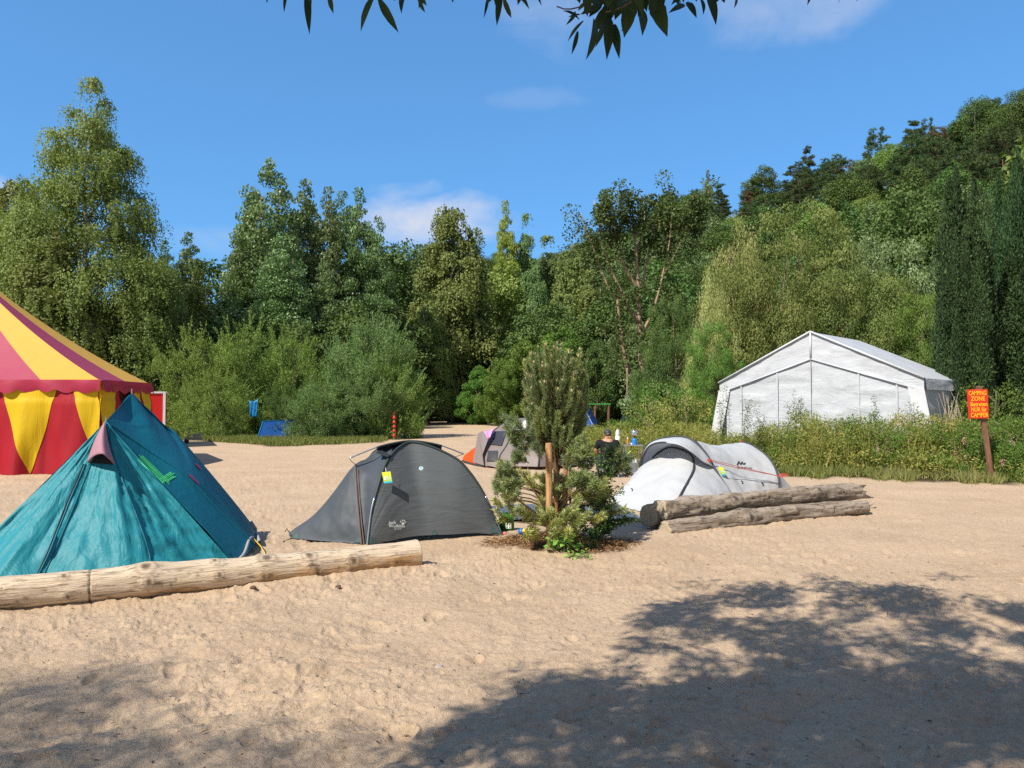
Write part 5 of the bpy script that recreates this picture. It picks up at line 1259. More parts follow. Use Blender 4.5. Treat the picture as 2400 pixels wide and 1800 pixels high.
# ---- behind the weeds in the middle
st_ = thing('small_tent', W(1366, 1005, 44), 'small bright blue tent standing in the gap behind the staked pine', 'tent')
q = WL([(1336, 1000, 43), (1352, 950, 44), (1362, 945, 44.4), (1392, 1000, 43)]); bk_ = WL([(1350, 990, 46), (1366, 946, 46), (1378, 949, 46), (1402, 990, 46)])
obj('canopy', np.vstack([q, bk_]), [(3, 2, 1, 0), (0, 1, 5, 4), (1, 2, 6, 5), (2, 3, 7, 6)], M_blue, st_)
MB().tube([q[1], q[2], q[3]], .03, 5).obj('seam', M_lblue, st_)
gt_ = thing('small_tent', W(1482, 1000, 44), 'dark green tent in the gap left of the bare-trunked tree', 'tent')
M_gt = cloth('green_tent', (.035, .075, .06), rough=.5, fold=.4)
q = WL([(1450, 1000, 44), (1470, 940, 44), (1482, 930, 44.3), (1520, 1000, 44)]); bk_ = WL([(1470, 990, 46), (1490, 935, 46), (1498, 938, 46), (1530, 990, 46)])
obj('canopy', np.vstack([q, bk_]), [(3, 2, 1, 0), (0, 1, 5, 4), (1, 2, 6, 5), (2, 3, 7, 6)], M_gt, gt_)
cloth_piece('hanging_clothes', [(1466, 928, 43.8), (1476, 926, 43.8), (1470, 946, 43.7), (1462, 948, 43.7)], M_wcloth, 'white and grey clothes hung over the dark green tent', 'clothes')
cloth_piece('orange_cloth', [(1481, 931, 43.5), (1490, 933, 43.5), (1492, 942, 43.5), (1482, 940, 43.5)], plain('orange_rag', (.55, .10, .02)), 'orange cloth hanging beside the dark green tent', 'cloth')
bn = thing('green_bench', W(1400, 990, 52), 'long green-topped bench in the shade behind the blue tent', 'bench')
a_, b_ = W(1374, 948, 52), W(1430, 946, 52); z_ = a_[2]
MB().box((a_+b_)/2, (b_[0]-a_[0], .5, .08)).obj('top', plain('bench_green', (.05, .28, .08), .5), bn)
for t in (.08, .35, .92): p = a_*(1-t)+b_*t; MB().box((p[0], p[1], z_/2), (.10, .4, z_-.1)).obj('leg', M_post, bn)
M_grn = plain('painting_green', (.03, .25, .05), .6)
pa = W(1505, 902, 46.2); pn = thing('painted_panel', pa-[0, 0, .36], 'sky-blue painted panel hanging on the bare-trunked tree', 'picture')
MB().box(pa, (.36, .03, .33)).obj('board', plain('panel_blue', (.02, .40, .70), .5), pn); MB().box(pa+[.0, -.02, -.10], (.34, .02, .12)).lathe(pa+[0, -.04, -.10], [(.03, 0), (.05, .03), (.02, .06)], 8).obj('painting', M_grn, pn)
MB().lathe(W(1487, 908, 46.2), [(.03, 0), (.15, .08), (.10, .22), (.16, .33), (.03, .42)], 7).obj('hanging_flowers', plain('marigold', (.75, .36, .01), .6), label='bunch of yellow-orange flowers hanging on the forked trunk', category='flowers')
for px, y0_, y1_, d_, r_, lab in ((1345, 965, 1085, 21.5, .045, 'thin grey fence post at the left end of the weeds'), (1336, 832, 1195, 9.5, .016, 'tall thin pole standing right behind the staked pine'), (1470, 862, 985, 45, .05, 'thin pole leaning by the dark green tent')):
    a_ = W(px, y0_, d_); MB().tube([(a_[0], a_[1], -.1), (a_[0]*.999, a_[1], a_[2])], [r_, r_*.85], 7).obj('wooden_pole', B_grey, smooth=True, label=lab, category='pole')

# ================================================================== folding table and what stands on it
tb_ = thing('camping_table', G(1484, 1102), 'small folding aluminium camping table right of the sitting man', 'table')
ty = 18.6; a_ = W(1462, 1042, ty); b_ = W(1506, 1040, ty); zt = .66; cx = (a_[0]+b_[0])/2; hw = (b_[0]-a_[0])/2
MB().box((cx, ty+.12, zt), (2*hw, .46, .025)).obj('table_top', M_alu, tb_, bevel=.006)
for sx in (-1, 1):
    for sy in (-1, 1): MB().tube([(cx+sx*hw*.8, ty+.12+sy*.19, zt), (cx+sx*hw*.88, ty+.12+sy*.2, 0)], .012, 6).obj('leg', M_alu, tb_)
MB().tube([(cx-hw*.85, ty-.07, .30), (cx+hw*.85, ty-.07, .30)], .010, 6).tube([(cx-hw*.8, ty-.07, .55), (cx-hw*.3, ty-.07, .35)], .008, 6).obj('brace', M_alu, tb_)
zt += .013
sv = thing('gas_stove', (W(1487, 1040, ty+.05)[0], ty+.05, zt), 'blue gas canister stove on the folding table', 'stove')
s0 = np.array([W(1487, 1040, ty+.05)[0], ty+.05, zt]); M_gas = plain('gas_blue', (.01, .18, .60), .3)
MB().lathe(s0, [(.055, 0), (.06, .01), (.06, .13), (.045, .15), (.015, .16)], 16).obj('canister', M_gas, sv, smooth=True)
MB().lathe(s0+[0, 0, .16], [(.012, 0), (.012, .04), (.05, .05), (.05, .06)], 12).obj('burner', M_edge, sv)
pt_ = thing('cooking_pot', s0+[0, 0, .225], 'shiny steel pot on the blue stove', 'pot')
MB().lathe(s0+[0, 0, .225], [(.075, 0), (.085, .02), (.085, .11), (.075, .12), (.02, .13)], 16).obj('body', M_alu, pt_, smooth=True)
MB().lathe(s0+[0, 0, .356], [(.012, 0), (.02, .02), (.012, .05)], 8).obj('lid_knob', M_edge, pt_); MB().tube([s0+[.08, 0, .32], s0+[.17, -.02, .33]], .010, 6).obj('handle', M_edge, pt_)
M_glass = plain('clear_plastic', (.55, .60, .60), .15, spec=.6); M_brown = plain('sauce_brown', (.45, .16, .04), .35)
bx = W(1471, 1040, ty)[0]; bo_ = thing('bottle', (bx, ty, zt), 'small brown condiment bottle with pale cap on the folding table', 'bottle')
MB().lathe((bx, ty, zt), [(.028, 0), (.03, .02), (.03, .10), (.02, .13), (.013, .15)], 12).obj('body', M_brown, bo_, smooth=True); MB().lathe((bx, ty, zt+.15), [(.016, 0), (.016, .03)], 10).obj('cap', M_wht, bo_)
MB().box((bx+.09, ty+.1, zt+.02), (.10, .08, .04)).obj('food_tub', M_wht, bevel=.008, label='white food tub on the folding table behind the brown bottle', category='box')
# stool with the large water bottle
so = thing('camping_stool', G(1446, 1098), 'low dark stool holding the large water bottle beside the man', 'stool'); sx_ = W(1447, 1043, 18.7)[0]; sz_ = W(1447, 1046, 18.7)[2]
MB().box((sx_, 18.7, sz_-.012), (.30, .28, .024)).obj('seat', M_edge, so, bevel=.004)
for a in (-1, 1):
    for b in (-1, 1): MB().tube([(sx_+a*.12, 18.7+b*.11, sz_-.02), (sx_+a*.13, 18.7+b*.12, 0)], .01, 6).obj('leg', M_edge, so)
wb = thing('water_bottle', (sx_, 18.65, sz_), 'large clear water bottle with white label beside the man', 'bottle')
MB().lathe((sx_, 18.65, sz_), [(.05, 0), (.055, .02), (.05, .10), (.055, .24), (.055, .34), (.035, .40), (.018, .42)], 14).obj('body', M_glass, wb, smooth=True)
MB().lathe((sx_, 18.65, sz_+.10), [(.0575, 0), (.0575, .15)], 14).obj('label', M_wht, wb, smooth=True); MB().lathe((sx_, 18.65, sz_+.42), [(.02, 0), (.02, .025)], 10).obj('cap', plain('pink_cap', (.6, .2, .25)), wb)
cr_ = thing('crate', G(1472, 1106), 'dark crate of bottles on the sand under the folding table', 'crate'); c0 = G(1470, 1105); c0[1] = 18.5
for dx_, dy_, sx2, sy2 in ((0, -.14, .36, .015), (0, .14, .36, .015), (-.18, 0, .015, .28), (.18, 0, .015, .28)): MB().box(c0+[dx_, dy_, .12], (sx2, sy2, .24)).obj('side', plain('crate_grey', (.16, .17, .2), .5), cr_)
MB().box(c0+[0, 0, .01], (.34, .26, .015)).obj('base', M_edge, cr_)
for k in range(4): p = c0+[-.12+.08*k, .0, .02]; MB().lathe(p, [(.032, 0), (.033, .02), (.033, .16), (.012, .22), (.012, .28)], 10).obj('bottle', (M_edge, M_glass)[k % 2], smooth=True, label='bottles standing in the dark crate under the folding table', category='bottle', group='bottles in the crate')
p = G(1484, 1103); p[1] = 18.55; MB().lathe(p, [(.05, 0), (.055, .02), (.055, .2), (.03, .28), (.015, .34)], 12).obj('bottle', M_glass, smooth=True, label='clear bottle standing on the sand under the folding table', category='bottle')
# ================================================================== staked young pine
M_need = leaf_mat('young_pine_needle', [(.12, .165, .088), (.18, .245, .105), (.28, .34, .10), (.46, .46, .13)], trans=.15, objvar=0, spec=.35, rough=.45)
B_shoot = plain('pine_shoot', (.17, .11, .06), .8); M_bud = plain('pine_bud', (.62, .40, .24), .7)
rs = RS(21); bx_, by_ = MC[0], MC[1]; bz = gnd(bx_, by_)
pt = thing('young_pine', (bx_, by_, bz-.05), 'bushy young pine with upright pale-tipped shoots tied to wooden stakes', 'pine tree')
lb = LB(); wood = MB(); buds = MB()
def shoot(p0, d0, ln, upb, nn, nl, cv, bud=False, spread=.75, twr=.006):
    """a shoot curving towards the sky, needles all round"""
    k = 9; P = [np.array(p0, float)]; d = unit(np.array(d0, float))
    for i in range(k-1): d = unit(d+np.array([0, 0, upb/k])+rs.normal(size=3)*.05); P.append(P[-1]+d*ln/(k-1))
    P = np.array(P); wood.tube(P, np.linspace(twr, twr*.5, k), 4, caps=False)
    u = rs.uniform(.08, 1, nn)*(k-1); i = np.minimum(u.astype(int), k-2); f = (u-i)[:, None]
    B = P[i]*(1-f)+P[i+1]*f; T = unit(P[i+1]-P[i]); r_ = rnd_dir(rs, nn); r_ = unit(r_-T*(r_*T).sum(1)[:, None])
    A = unit(T*(1-spread*.5)+r_*spread+rs.normal(size=(nn, 3))*.12)
    lb.add(leaves(B, A, rnd_dir(rs, nn), nl*rs.uniform(.7, 1.15, nn), .0066, np.clip(cv+rs.uniform(-.22, .3, nn), 0, 1), .06, .4))
    if bud: buds.lathe(P[-1]-[0, 0, .004], [(.006, 0), (.009, .012), (.004, .035)], 6)
    return P
Hp = float(W(1300, 803, by_)[2])-bz
trk = resample([[bx_, by_, bz-.05], [bx_+.03, by_+.02, bz+.6], [bx_+.0, by_, bz+1.2], [bx_+.01, by_, bz+1.9]], 14); wood.tube(trk, np.linspace(.035, .010, 14), 8)
def axis(z): return np.array([np.interp(z, trk[:, 2]-bz, trk[:, 0]), np.interp(z, trk[:, 2]-bz, trk[:, 1]), bz+z])
# upper dense crown of upright candles
prof_u = lambda z: float(np.interp(z, [.9, 1.0, 1.2, 1.45, 1.75, 2.0, 2.3], [.20, .27, .35, .40, .38, .32, .16]))
for i in range(270):
    z = rs.uniform(.92, 2.0); r_ = prof_u(z)*rs.rand()**.42; a = rs.uniform(0, 2*math.pi)
    p = axis(z)+[math.cos(a)*r_*.78, math.sin(a)*r_*.78, 0]; out = np.array([math.cos(a), math.sin(a), 0])
    ln = rs.uniform(.16, .34); ln = min(ln, max(.12, Hp-.03-z))
    shoot(p, out*(.75 if r_ > .2 else .3)+[0, 0, .9], ln, 1.3, 200, .068, rs.uniform(.10, .60), bud=z > 1.3, spread=.55)
    if rs.rand() < .5: wood.tube(resample([axis(max(.4, z-.3)), (axis(z-.12)+p)/2, p], 5), [.012, .010, .008, .007, .006], 4, caps=False)
for px, py in ((1262, 813), (1300, 803), (1318, 806), (1337, 829), (1371, 842), (1284, 838), (1350, 862), (1252, 848), (1310, 838), (1240, 876), (1376, 884), (1272, 850), (1330, 858)):
    t_ = W(px, py, by_+rs.uniform(-.12, .12)); p = t_-[rs.normal()*.03, rs.normal()*.02, .34]
    shoot(p, unit(t_-p), .33, .1, 260, .045, rs.uniform(.15, .4), bud=True, spread=.42)
# long side limbs, from the photo
def limb(pts, tufts, cv=.4):
    P = resample(WL(pts), 9); wood.tube(P, np.linspace(.014, .008, 9), 5, caps=False)
    for px, py, n_, ln in tufts:
        c_ = W(px, py, pts[-1][2])
        for q in range(n_):
            d = unit(np.array([rs.normal()*.8+(.6 if px > 1300 else -.6), rs.normal()*.8, rs.uniform(-.05, 1)])); shoot(c_-d*ln*.5+rs.normal(size=3)*.05, d, ln, .5, 190, .075, cv+rs.uniform(-.2, .2), spread=.8)
limb([(1292, 1205, 8.6), (1258, 1160, 8.5), (1226, 1108, 8.4)], [(1222, 1075, 7, .2), (1240, 1050, 6, .2), (1215, 1040, 5, .2), (1222, 1010, 6, .2), (1205, 1000, 3, .18)], .25)
limb([(1285, 1225, 8.5), (1225, 1180, 8.3), (1196, 1160, 8.2)], [(1190, 1135, 8, .2), (1172, 1140, 5, .18), (1180, 1110, 5, .18), (1210, 1150, 4, .18), (1205, 1128, 4, .18)], .4)
limb([(1310, 1215, 8.6), (1350, 1170, 8.6), (1375, 1140, 8.6)], [(1385, 1135, 6, .2), (1360, 1130, 6, .2), (1400, 1150, 5, .2), (1340, 1120, 4, .2)], .4)
limb([(1320, 1090, 8.7), (1350, 1080, 8.7), (1362, 1070, 8.7)], [(1362, 1065, 6, .2), (1340, 1070, 5, .2), (1375, 1085, 5, .2), (1350, 1050, 4, .2)], .4)
limb([(1340, 1200, 9.0), (1400, 1120, 9.2), (1440, 1090, 9.3)], [(1448, 1090, 6, .2), (1430, 1070, 5, .22), (1462, 1070, 4, .2), (1425, 1105, 4, .2), (1450, 1110, 4, .18)], .2)
# lower skirt
for i in range(84):
    a = rs.uniform(0, 2*math.pi); z = rs.uniform(.12, .60); rmx = np.interp(z, [.1, .25, .5, .7], [.50, .62, .50, .26]); r_ = rmx*rs.rand()**.5
    out = np.array([math.cos(a), math.sin(a), 0]); p = axis(z)+out*r_*np.array([1.1, .85, 1]); p[2] += .02
    shoot(p, out*.8+[0, 0, rs.uniform(-.1, .8)], rs.uniform(.15, .26), .5, 200, .078, rs.uniform(.5, 1.0), spread=.85)
    if rs.rand() < .45: wood.tube(resample([axis(z*.6), (axis(z*.8)+p)/2, p], 4), [.012, .01, .008, .006], 4, caps=False)
for q in range(24):      # low tufts hiding the foot of the front stake
    c_ = W(rs.uniform(1225, 1375), rs.uniform(1205, 1262), rs.uniform(8.28, 8.5)); c_[2] = max(c_[2], bz+.08); d = unit(np.array([rs.normal()*.7, -.35, rs.uniform(.1, .9)])); shoot(c_-d*.1, d, .17, .4, 170, .078, rs.uniform(.5, 1), spread=.85)
V, Fq, v = lb.get(); obj('needles', V, Fq, M_need, pt, var=v)
wood.obj('branches', B_shoot, pt, smooth=True); buds.obj('buds', M_bud, pt)
# wooden stakes
M_stake = bark('stake_wood', (.56, .33, .15), (.33, .16, .06), (14, 14, 1.2))
def stake(px0, px1, pxb, pt_, pb_, y_, label, tilt=0):
    a = W((px0+px1)/2, pt_, y_); b = W(pxb, pb_, y_+.0); b[2] = min(b[2], gnd(b[0], b[1])-.05)
    mb = MB(); r_ = (px1-px0)/2/F*y_; mb.tube(resample([b, (a+b)/2, a-[0, 0, .008]], 8), [r_]*8, 14, 0, False); o_ = mb
    o_.lathe(a-[0, 0, .012], [(r_, 0), (r_*.96, .008), (r_*.5, .012)], 14)
    return o_.obj('wooden_stake', M_stake, smooth=False, label=label, category='stake', group='stakes round the young pine')
stake(1278, 1294, 1288, 1038, 1250, 8.52, 'round light wooden stake in front of the young pine, tallest and nearest')
stake(1319, 1331, 1324, 1036, 1250, 8.9, 'wooden stake behind the pine on its right side')
stake(1297, 1307, 1304, 1092, 1250, 8.75, 'shorter wooden stake between the two other stakes')
MB().tube(resample([W(1300, 1118, 8.7), W(1312, 1126, 8.6), W(1328, 1116, 8.8)], 8), .014, 6).obj('tie_strap', B_shoot, smooth=True, label='brown strap tying the pine trunk to its stakes', category='strap')

# ================================================================== leafy plants round the pine
M_rose = leaf_mat('rose_leaf', [(.040, .10, .030), (.070, .165, .045), (.12, .24, .07)], trans=.3, objvar=.1)
M_nett = leaf_mat('nettle_leaf', [(.13, .28, .04), (.20, .40, .07), (.28, .48, .10)], trans=.35, objvar=.1)
def leafy_plant(name, base, tops, nleaf, ll, lw, m_, label, cat, seed, lowest=.25, sag=.3):
    rs = RS(seed); e = thing(name, base, label, cat); lb = LB(); wd = MB(); b = np.array(base)
    for t in tops:
        t = np.array(t, float); mid = b*.5+t*.5+np.array([rs.normal()*.06, rs.normal()*.05, .10*np.linalg.norm(t-b)]); P = resample([b, mid, t], 14); wd.tube(P, np.linspace(.006, .002, 14), 4, caps=False)
        k = nleaf//len(tops); u = rs.uniform(lowest, 1, k)*13; i = np.minimum(u.astype(int), 12); f = (u-i)[:, None]; B = P[i]*(1-f)+P[i+1]*f
        A = rnd_dir(rs, k); A[:, 2] = A[:, 2]*.5-sag*.3+.2; B = B+A*.07*rs.rand(k)[:, None]
        lb.add(leaves(B, A, unit(rs.normal(size=(k, 3))*.6+[0, -.3, 1]), ll*rs.uniform(.6, 1.2, k), ll*lw, rs.rand(k), .12, .4))
    V, Fq, v = lb.get(); obj('leaves', V, Fq, m_, e, var=v); wd.obj('stems', plain('green_stem', (.08, .13, .04), .7), e); return e
b_ = G(1395, 1272); yy = b_[1]
leafy_plant('rose_bush', b_, [W(1422, 1040, yy), W(1405, 1060, yy), W(1440, 1075, yy+.1), W(1462, 1140, yy), W(1385, 1120, yy), W(1370, 1090, yy-.1), W(1430, 1180, yy-.2), W(1480, 1200, yy), W(1420, 1230, yy-.2), W(1450, 1222, yy), W(1400, 1150, yy+.2), W(1360, 1190, yy-.1), W(1425, 1110, yy), W(1345, 1225, yy-.2), W(1487, 1218, yy)], 2300, .050, .5, M_rose, 'green leafy rose bush reaching up right of the young pine', 'bush', 31)
b_ = G(1322, 1296); yy = b_[1]
leafy_plant('nettle_plant', b_, [W(1300, 1262, yy), W(1318, 1248, yy), W(1342, 1256, yy-.05), W(1352, 1275, yy), W(1292, 1282, yy-.05), W(1325, 1262, yy-.1)], 70, .085, .72, M_nett, 'bright green broad-leaved plant at the foot of the pine', 'plant', 32, .5)
b_ = G(1345, 1303); leafy_plant('small_weed', b_, [W(1335, 1296, b_[1]), W(1352, 1290, b_[1]), W(1365, 1300, b_[1]), W(1342, 1300, b_[1]-.1)], 60, .045, .6, M_nett, 'pale small weed creeping in front of the bright green plant', 'plant', 33)
b_ = G(1380, 1288); leafy_plant('moss_tuft', b_, [W(1362, 1262, b_[1]), W(1378, 1258, b_[1]), W(1392, 1264, b_[1]), W(1400, 1280, b_[1]), W(1370, 1282, b_[1]-.1)], 500, .022, .35, M_rose, 'low fine-leaved green tuft at the right foot of the pine', 'plant', 34, .1)
# mulch: bark crumbs, red-brown needles (uncountable)
rs = RS(8); n_ = 5200; a = rs.uniform(0, 2*math.pi, n_); q = rs.rand(n_)**.6*1.12; x = MC[0]+.06+np.cos(a)*q*.84; y = MC[1]-.08+np.sin(a)*q*.50
z = np.array([gnd(i, j) for i, j in zip(x, y)])+rs.uniform(.0, .03, n_); A = rs.normal(size=(n_, 3)); A[:, 2] *= .25
ML_ = leaf_mat('mulch_litter', [(.05, .025, .015), (.14, .06, .03), (.30, .13, .05), (.42, .27, .14)], trans=0, objvar=0)
V, Fq, v = leaves(np.stack([x, y, z], 1), A, unit(rs.normal(size=(n_, 3))*.5+[0, 0, 1]), rs.uniform(.025, .10, n_), rs.uniform(.004, .012, n_), rs.rand(n_)); obj('mulch', V, Fq, ML_, var=v, kind='stuff', label='reddish bark mulch and dry needles round the pine')
# sparse grass at the left front of the mulch, litter on the sand
def blades(rs, x, y, z, hmin, hmax, w_, var, lean=.35):
    k = len(x); A = rs.normal(size=(k, 3))*lean; A[:, 2] = 1; A = unit(A)
    return leaves(np.stack([x, y, z], 1), A, rnd_dir(rs, k), rs.uniform(hmin, hmax, k), w_, var, .2, .35)
M_grass = leaf_mat('grass_blade', [(.085, .14, .03), (.14, .19, .045), (.22, .24, .08), (.34, .30, .13)], trans=.35, objvar=0)
lb = LB(); rs = RS(9); k = 420; px = rs.normal(1190, 24, k); py = 1302+rs.normal(0, 4, k); g = np.array([G(a, b) for a, b in zip(px, py)]); lb.add(blades(rs, g[:, 0], g[:, 1], g[:, 2]-.01, .02, .07, .006, rs.rand(k)*.6, .8))
V, Fq, v = lb.get(); obj('grass', V, Fq, M_grass, var=v, kind='stuff', label='thin creeping grass in front of the pine mulch')
rs = RS(14); n_ = 9000; y = 2.6+rs.rand(n_)**1.4*17; x = rs.uniform(-.78, .78, n_)*y; A = rs.normal(size=(n_, 3)); A[:, 2] *= .15
zz = np.zeros(n_)
tree_ = BVHTree.FromPolygons([tuple(p) for p in np.stack([X, Y, Z], -1)[:560, 38:-38].reshape(-1, 3)[:1]], [(0, 0, 0)]) if False else None
def near_z(xx, yy_):
    r_ = np.hypot(xx, yy_); i = np.clip(np.searchsorted(rr, r_), 1, len(rr)-1); an = np.degrees(np.arctan2(xx, yy_)); j = np.clip(np.searchsorted(aza, an), 1, len(aza)-1)
    return Z[i, j]
z = near_z(x, y)+.006
V, Fq, v = leaves(np.stack([x, y, z], 1), A, unit(rs.normal(size=(n_, 3))*.35+[0, 0, 1]), .008+rs.rand(n_)**4*.055, .003+rs.rand(n_)**2*.009, rs.rand(n_)); obj('sand_litter', V, Fq, leaf_mat('dry_litter', [(.06, .04, .025), (.14, .09, .05), (.26, .17, .09), (.5, .38, .25)], trans=0, objvar=0), var=v, kind='stuff', label='bits of twig and dry leaf scattered on the sand')
for px, py, s, c_, lab in ((1030, 1563, .03, (.35, .30, .27), 'small crumpled grey stone alone on the sunlit sand'), (793, 1382, .035, (.10, .06, .035), 'curled dark dry leaf below the right end of the pale log'), (594, 1386, .03, (.10, .055, .03), 'small brown leaf below the middle of the pale log')):
    p = G(px, py); a = np.array([.2, .1]); o_ = MB().lathe((p[0], p[1], float(near_z(p[0:1], p[1:2])[0])), [(s*.7, 0), (s, s*.3), (s*.55, s*.75)], 7); o_.V[0][:, 0] += RS(int(px)).normal(size=len(o_.V[0]))*s*.25; o_.V[0][:, 1] *= 1.0
    o_.obj('pebble' if 'stone' in lab else 'dry_leaf', plain('litter%d' % px, c_, .9), label=lab, category='stone' if 'stone' in lab else 'leaf')

# ================================================================== grass strips and the weed bank
lb = LB(); rs = RS(40)
k = 26000; px = rs.uniform(410, 985, k); ey = np.interp(px, EDX, EDY); y = ey*(1+rs.normal(0, .012, k))+rs.rand(k)**1.3*5.5+ .3*np.sin(px/23.); x = (px-1200)/F*y
lb.add(blades(rs, x, y, gz(x, y), .08, .32, .035, np.clip(rs.rand(k)*.6+.2*vnoise(x*.6, y*.6), 0, 1), .5))
V, Fq, v = lb.get(); obj('grass_strip', V, Fq, M_grass, var=v, kind='stuff', label='strip of short grass in front of the willow bushes')
lb = LB(); k = 26000; px = rs.uniform(1335, 2560, k); ey = np.interp(px, EDX, EDY); y = ey+rs.normal(0, .18, k)+rs.rand(k)**1.6*2.2+.35*np.sin(px/31.)+.25*np.sin(px/11.); x = (px-1200)/F*y
lb.add(blades(rs, x, y, gz(x, y)-.01, .08, .34, .018, np.clip(rs.rand(k)*.7+.35*vnoise(x*.8, y*.8), 0, 1), .5))
V, Fq, v = lb.get(); obj('grass_verge', V, Fq, M_grass, var=v, kind='stuff', label='dry and green grass along the foot of the weed bank')
HWX = [1330, 1400, 1500, 1600, 1680, 1700, 1765, 1800, 1900, 2050, 2200, 2300, 2450, 2600]; HWZ = [.75, .95, 1.15, 1.25, 1.05, .92, .88, 1.2, 1.42, 1.5, 1.5, 1.35, 1.3, 1.4]
def in_marquee(x, y, pad=.35):
    dx_, dy_ = x-A0[0], y-A0[1]; u = dx_*gd[0]+dy_*gd[1]; t = dx_*ax[0]+dy_*ax[1]; return (np.abs(u) < 3.45+pad) & (t > -.25-pad) & (t < ML+pad)
M_weed = leaf_mat('weed_leaf', [(.095, .155, .032), (.17, .22, .045), (.29, .29, .07), (.46, .36, .13)], trans=.33, objvar=0)
lb = LB(); nclump = 1500; ii = 0
while ii < nclump:
    px_ = rs.uniform(1335, 2620); e0 = float(np.interp(px_, EDX, EDY)); y_ = e0+.5+rs.rand()**1.3*8.5; x_ = (px_-1200)/F*y_
    ii += 1
    if in_marquee(np.array(x_), np.array(y_)): continue
    if px_ < 1480 and y_ < 20.2: continue
    hh = float(np.interp(px_, HWX, HWZ))*min(1, .35+(y_-e0-.5)/1.5)*rs.uniform(.65, 1.05); z0 = gzf(x_, y_)
    kind_ = rs.rand(); cv = rs.rand()*.45
    if kind_ < .30:      # tall reedy grasses
        k = 46; xx = x_+rs.normal(size=k)*.18; yy_ = y_+rs.normal(size=k)*.18; lb.add(blades(rs, xx, yy_, np.full(k, z0), hh*.5, hh*1.12, .018, np.clip(cv+.25+rs.rand(k)*.4, 0, 1), .16))
    else:
        k = 150; xx = x_+rs.normal(size=k)*.20; yy_ = y_+rs.normal(size=k)*.20; zz = z0+hh*rs.rand(k)**.7*(1-.5*np.hypot(xx-x_, yy_-y_)); A = rnd_dir(rs, k); A[:, 2] = np.abs(A[:, 2])*.8
        lb.add(leaves(np.stack([xx, yy_, zz], 1), A, unit(rs.normal(size=(k, 3))*.6+[0, -.2, .8]), rs.uniform(.05, .12, k), .035, np.clip(cv+rs.rand(k)*.45, 0, 1)))
        k = 8; lb.add(blades(rs, x_+rs.normal(size=k)*.15, y_+rs.normal(size=k)*.15, np.full(k, z0), hh*.7, hh*1.1, .012, np.clip(.6+rs.rand(k)*.4, 0, 1), .12))
V, Fq, v = lb.get(); obj('weeds', V, Fq, M_weed, var=v, kind='stuff', label='thick bank of weeds and tall grasses between the sand and the marquee')
# leafy shrubs in the bank
proto('shrub', broad_tree(RS(61), 1.5, 1.0, P_bush, 60, .30, 9000, .062, .5, z0=.0, trunk_r=.02, limbs=25, lobes=.35, up=.25), M_rose, B_brown)
proto('shrubb', broad_tree(RS(62), 1.5, .85, P_bush, 45, .28, 7000, .07, .42, z0=.0, trunk_r=.02, limbs=25, lobes=.4), M_weed, B_brown)
M_shr = leaf_mat('shrub_leaf', [(.065, .135, .024), (.12, .21, .038), (.20, .30, .06)], trans=.33, objvar=.3)
M_flower = leaf_mat('pink_flower', [(.50, .16, .26), (.70, .32, .42), (.75, .45, .50)], trans=.3)
rs = RS(70)
for i, (px, ty, y_, wd_, m_) in enumerate(((1560, 895, 27, 1.0, M_shr), (1610, 925, 25, .8, M_weed), (1520, 940, 24, .8, M_weed), (1880, 960, 21, .7, M_weed), (1960, 985, 19.2, .9, M_shr), (2030, 975, 18.6, .9, M_shr), (2080, 1010, 17.9, .8, M_shr),
      (2130, 965, 19.0, .8, M_weed), (2165, 990, 17.9, .95, M_shr), (2215, 975, 18.2, .9, M_weed), (2255, 1000, 17.3, .9, M_shr), (2300, 985, 17.8, .9, M_shr), (2345, 978, 17.2, 1.0, M_shr), (2390, 985, 16.9, 1.0, M_shr), (2440, 975, 16.8, 1.0, M_shr), (2365, 1030, 16.5, .7, M_shr), (2420, 1035, 16.2, .7, M_shr),
      (1800, 990, 20.5, .6, M_weed), (1840, 1010, 19.0, .6, M_shr), (1920, 1020, 18.4, .6, M_weed), (2330, 900, 20.5, .8, M_shr))):
    e = put_tree('shrub' if m_ is M_shr else 'shrubb', px, ty, y_, 'x', 'shrub', group='shrubs in the weed bank', name='shrub', wid=wd_, leafm=m_, crown='foliage', sink=.05)
    k_ = 'green' if m_ is M_shr else 'olive'
    e['label'] = {0: 'rounded yellow-green shrub standing above the weeds left of the marquee', 12: 'bright green shrub right behind the sign post', 20: 'taller green shrub in the dark gap above the sign'}.get(i, '%s shrub among the others in the weed bank right of the pop-up tent' % k_)
    if px > 1950 and ty > 950:
        zt_ = e.location.z; lbf = LB()
        for q in range(4):
            p = np.array([e.location.x+rs.normal()*.35, e.location.y-.35+rs.normal()*.2, zt_+rs.uniform(.45, 1.05)]); kk = 22
            B = p+rs.normal(size=(kk, 3))*np.array([.018, .018, .045]); lbf.add(leaves(B, rnd_dir(rs, kk), rnd_dir(rs, kk), .03, .02, rs.rand(kk)))
        V, Fq, v = lbf.get(); f_ = obj('flower_spikes', V, Fq, M_flower, None, var=v, org=tuple(e.location)); mw = f_.matrix_world.copy(); f_.parent = e; f_.location = (0, 0, 0); f_.rotation_euler = (0, 0, -e.rotation_euler.z); f_.scale = (1/e.scale.x, 1/e.scale.y, 1/e.scale.z)
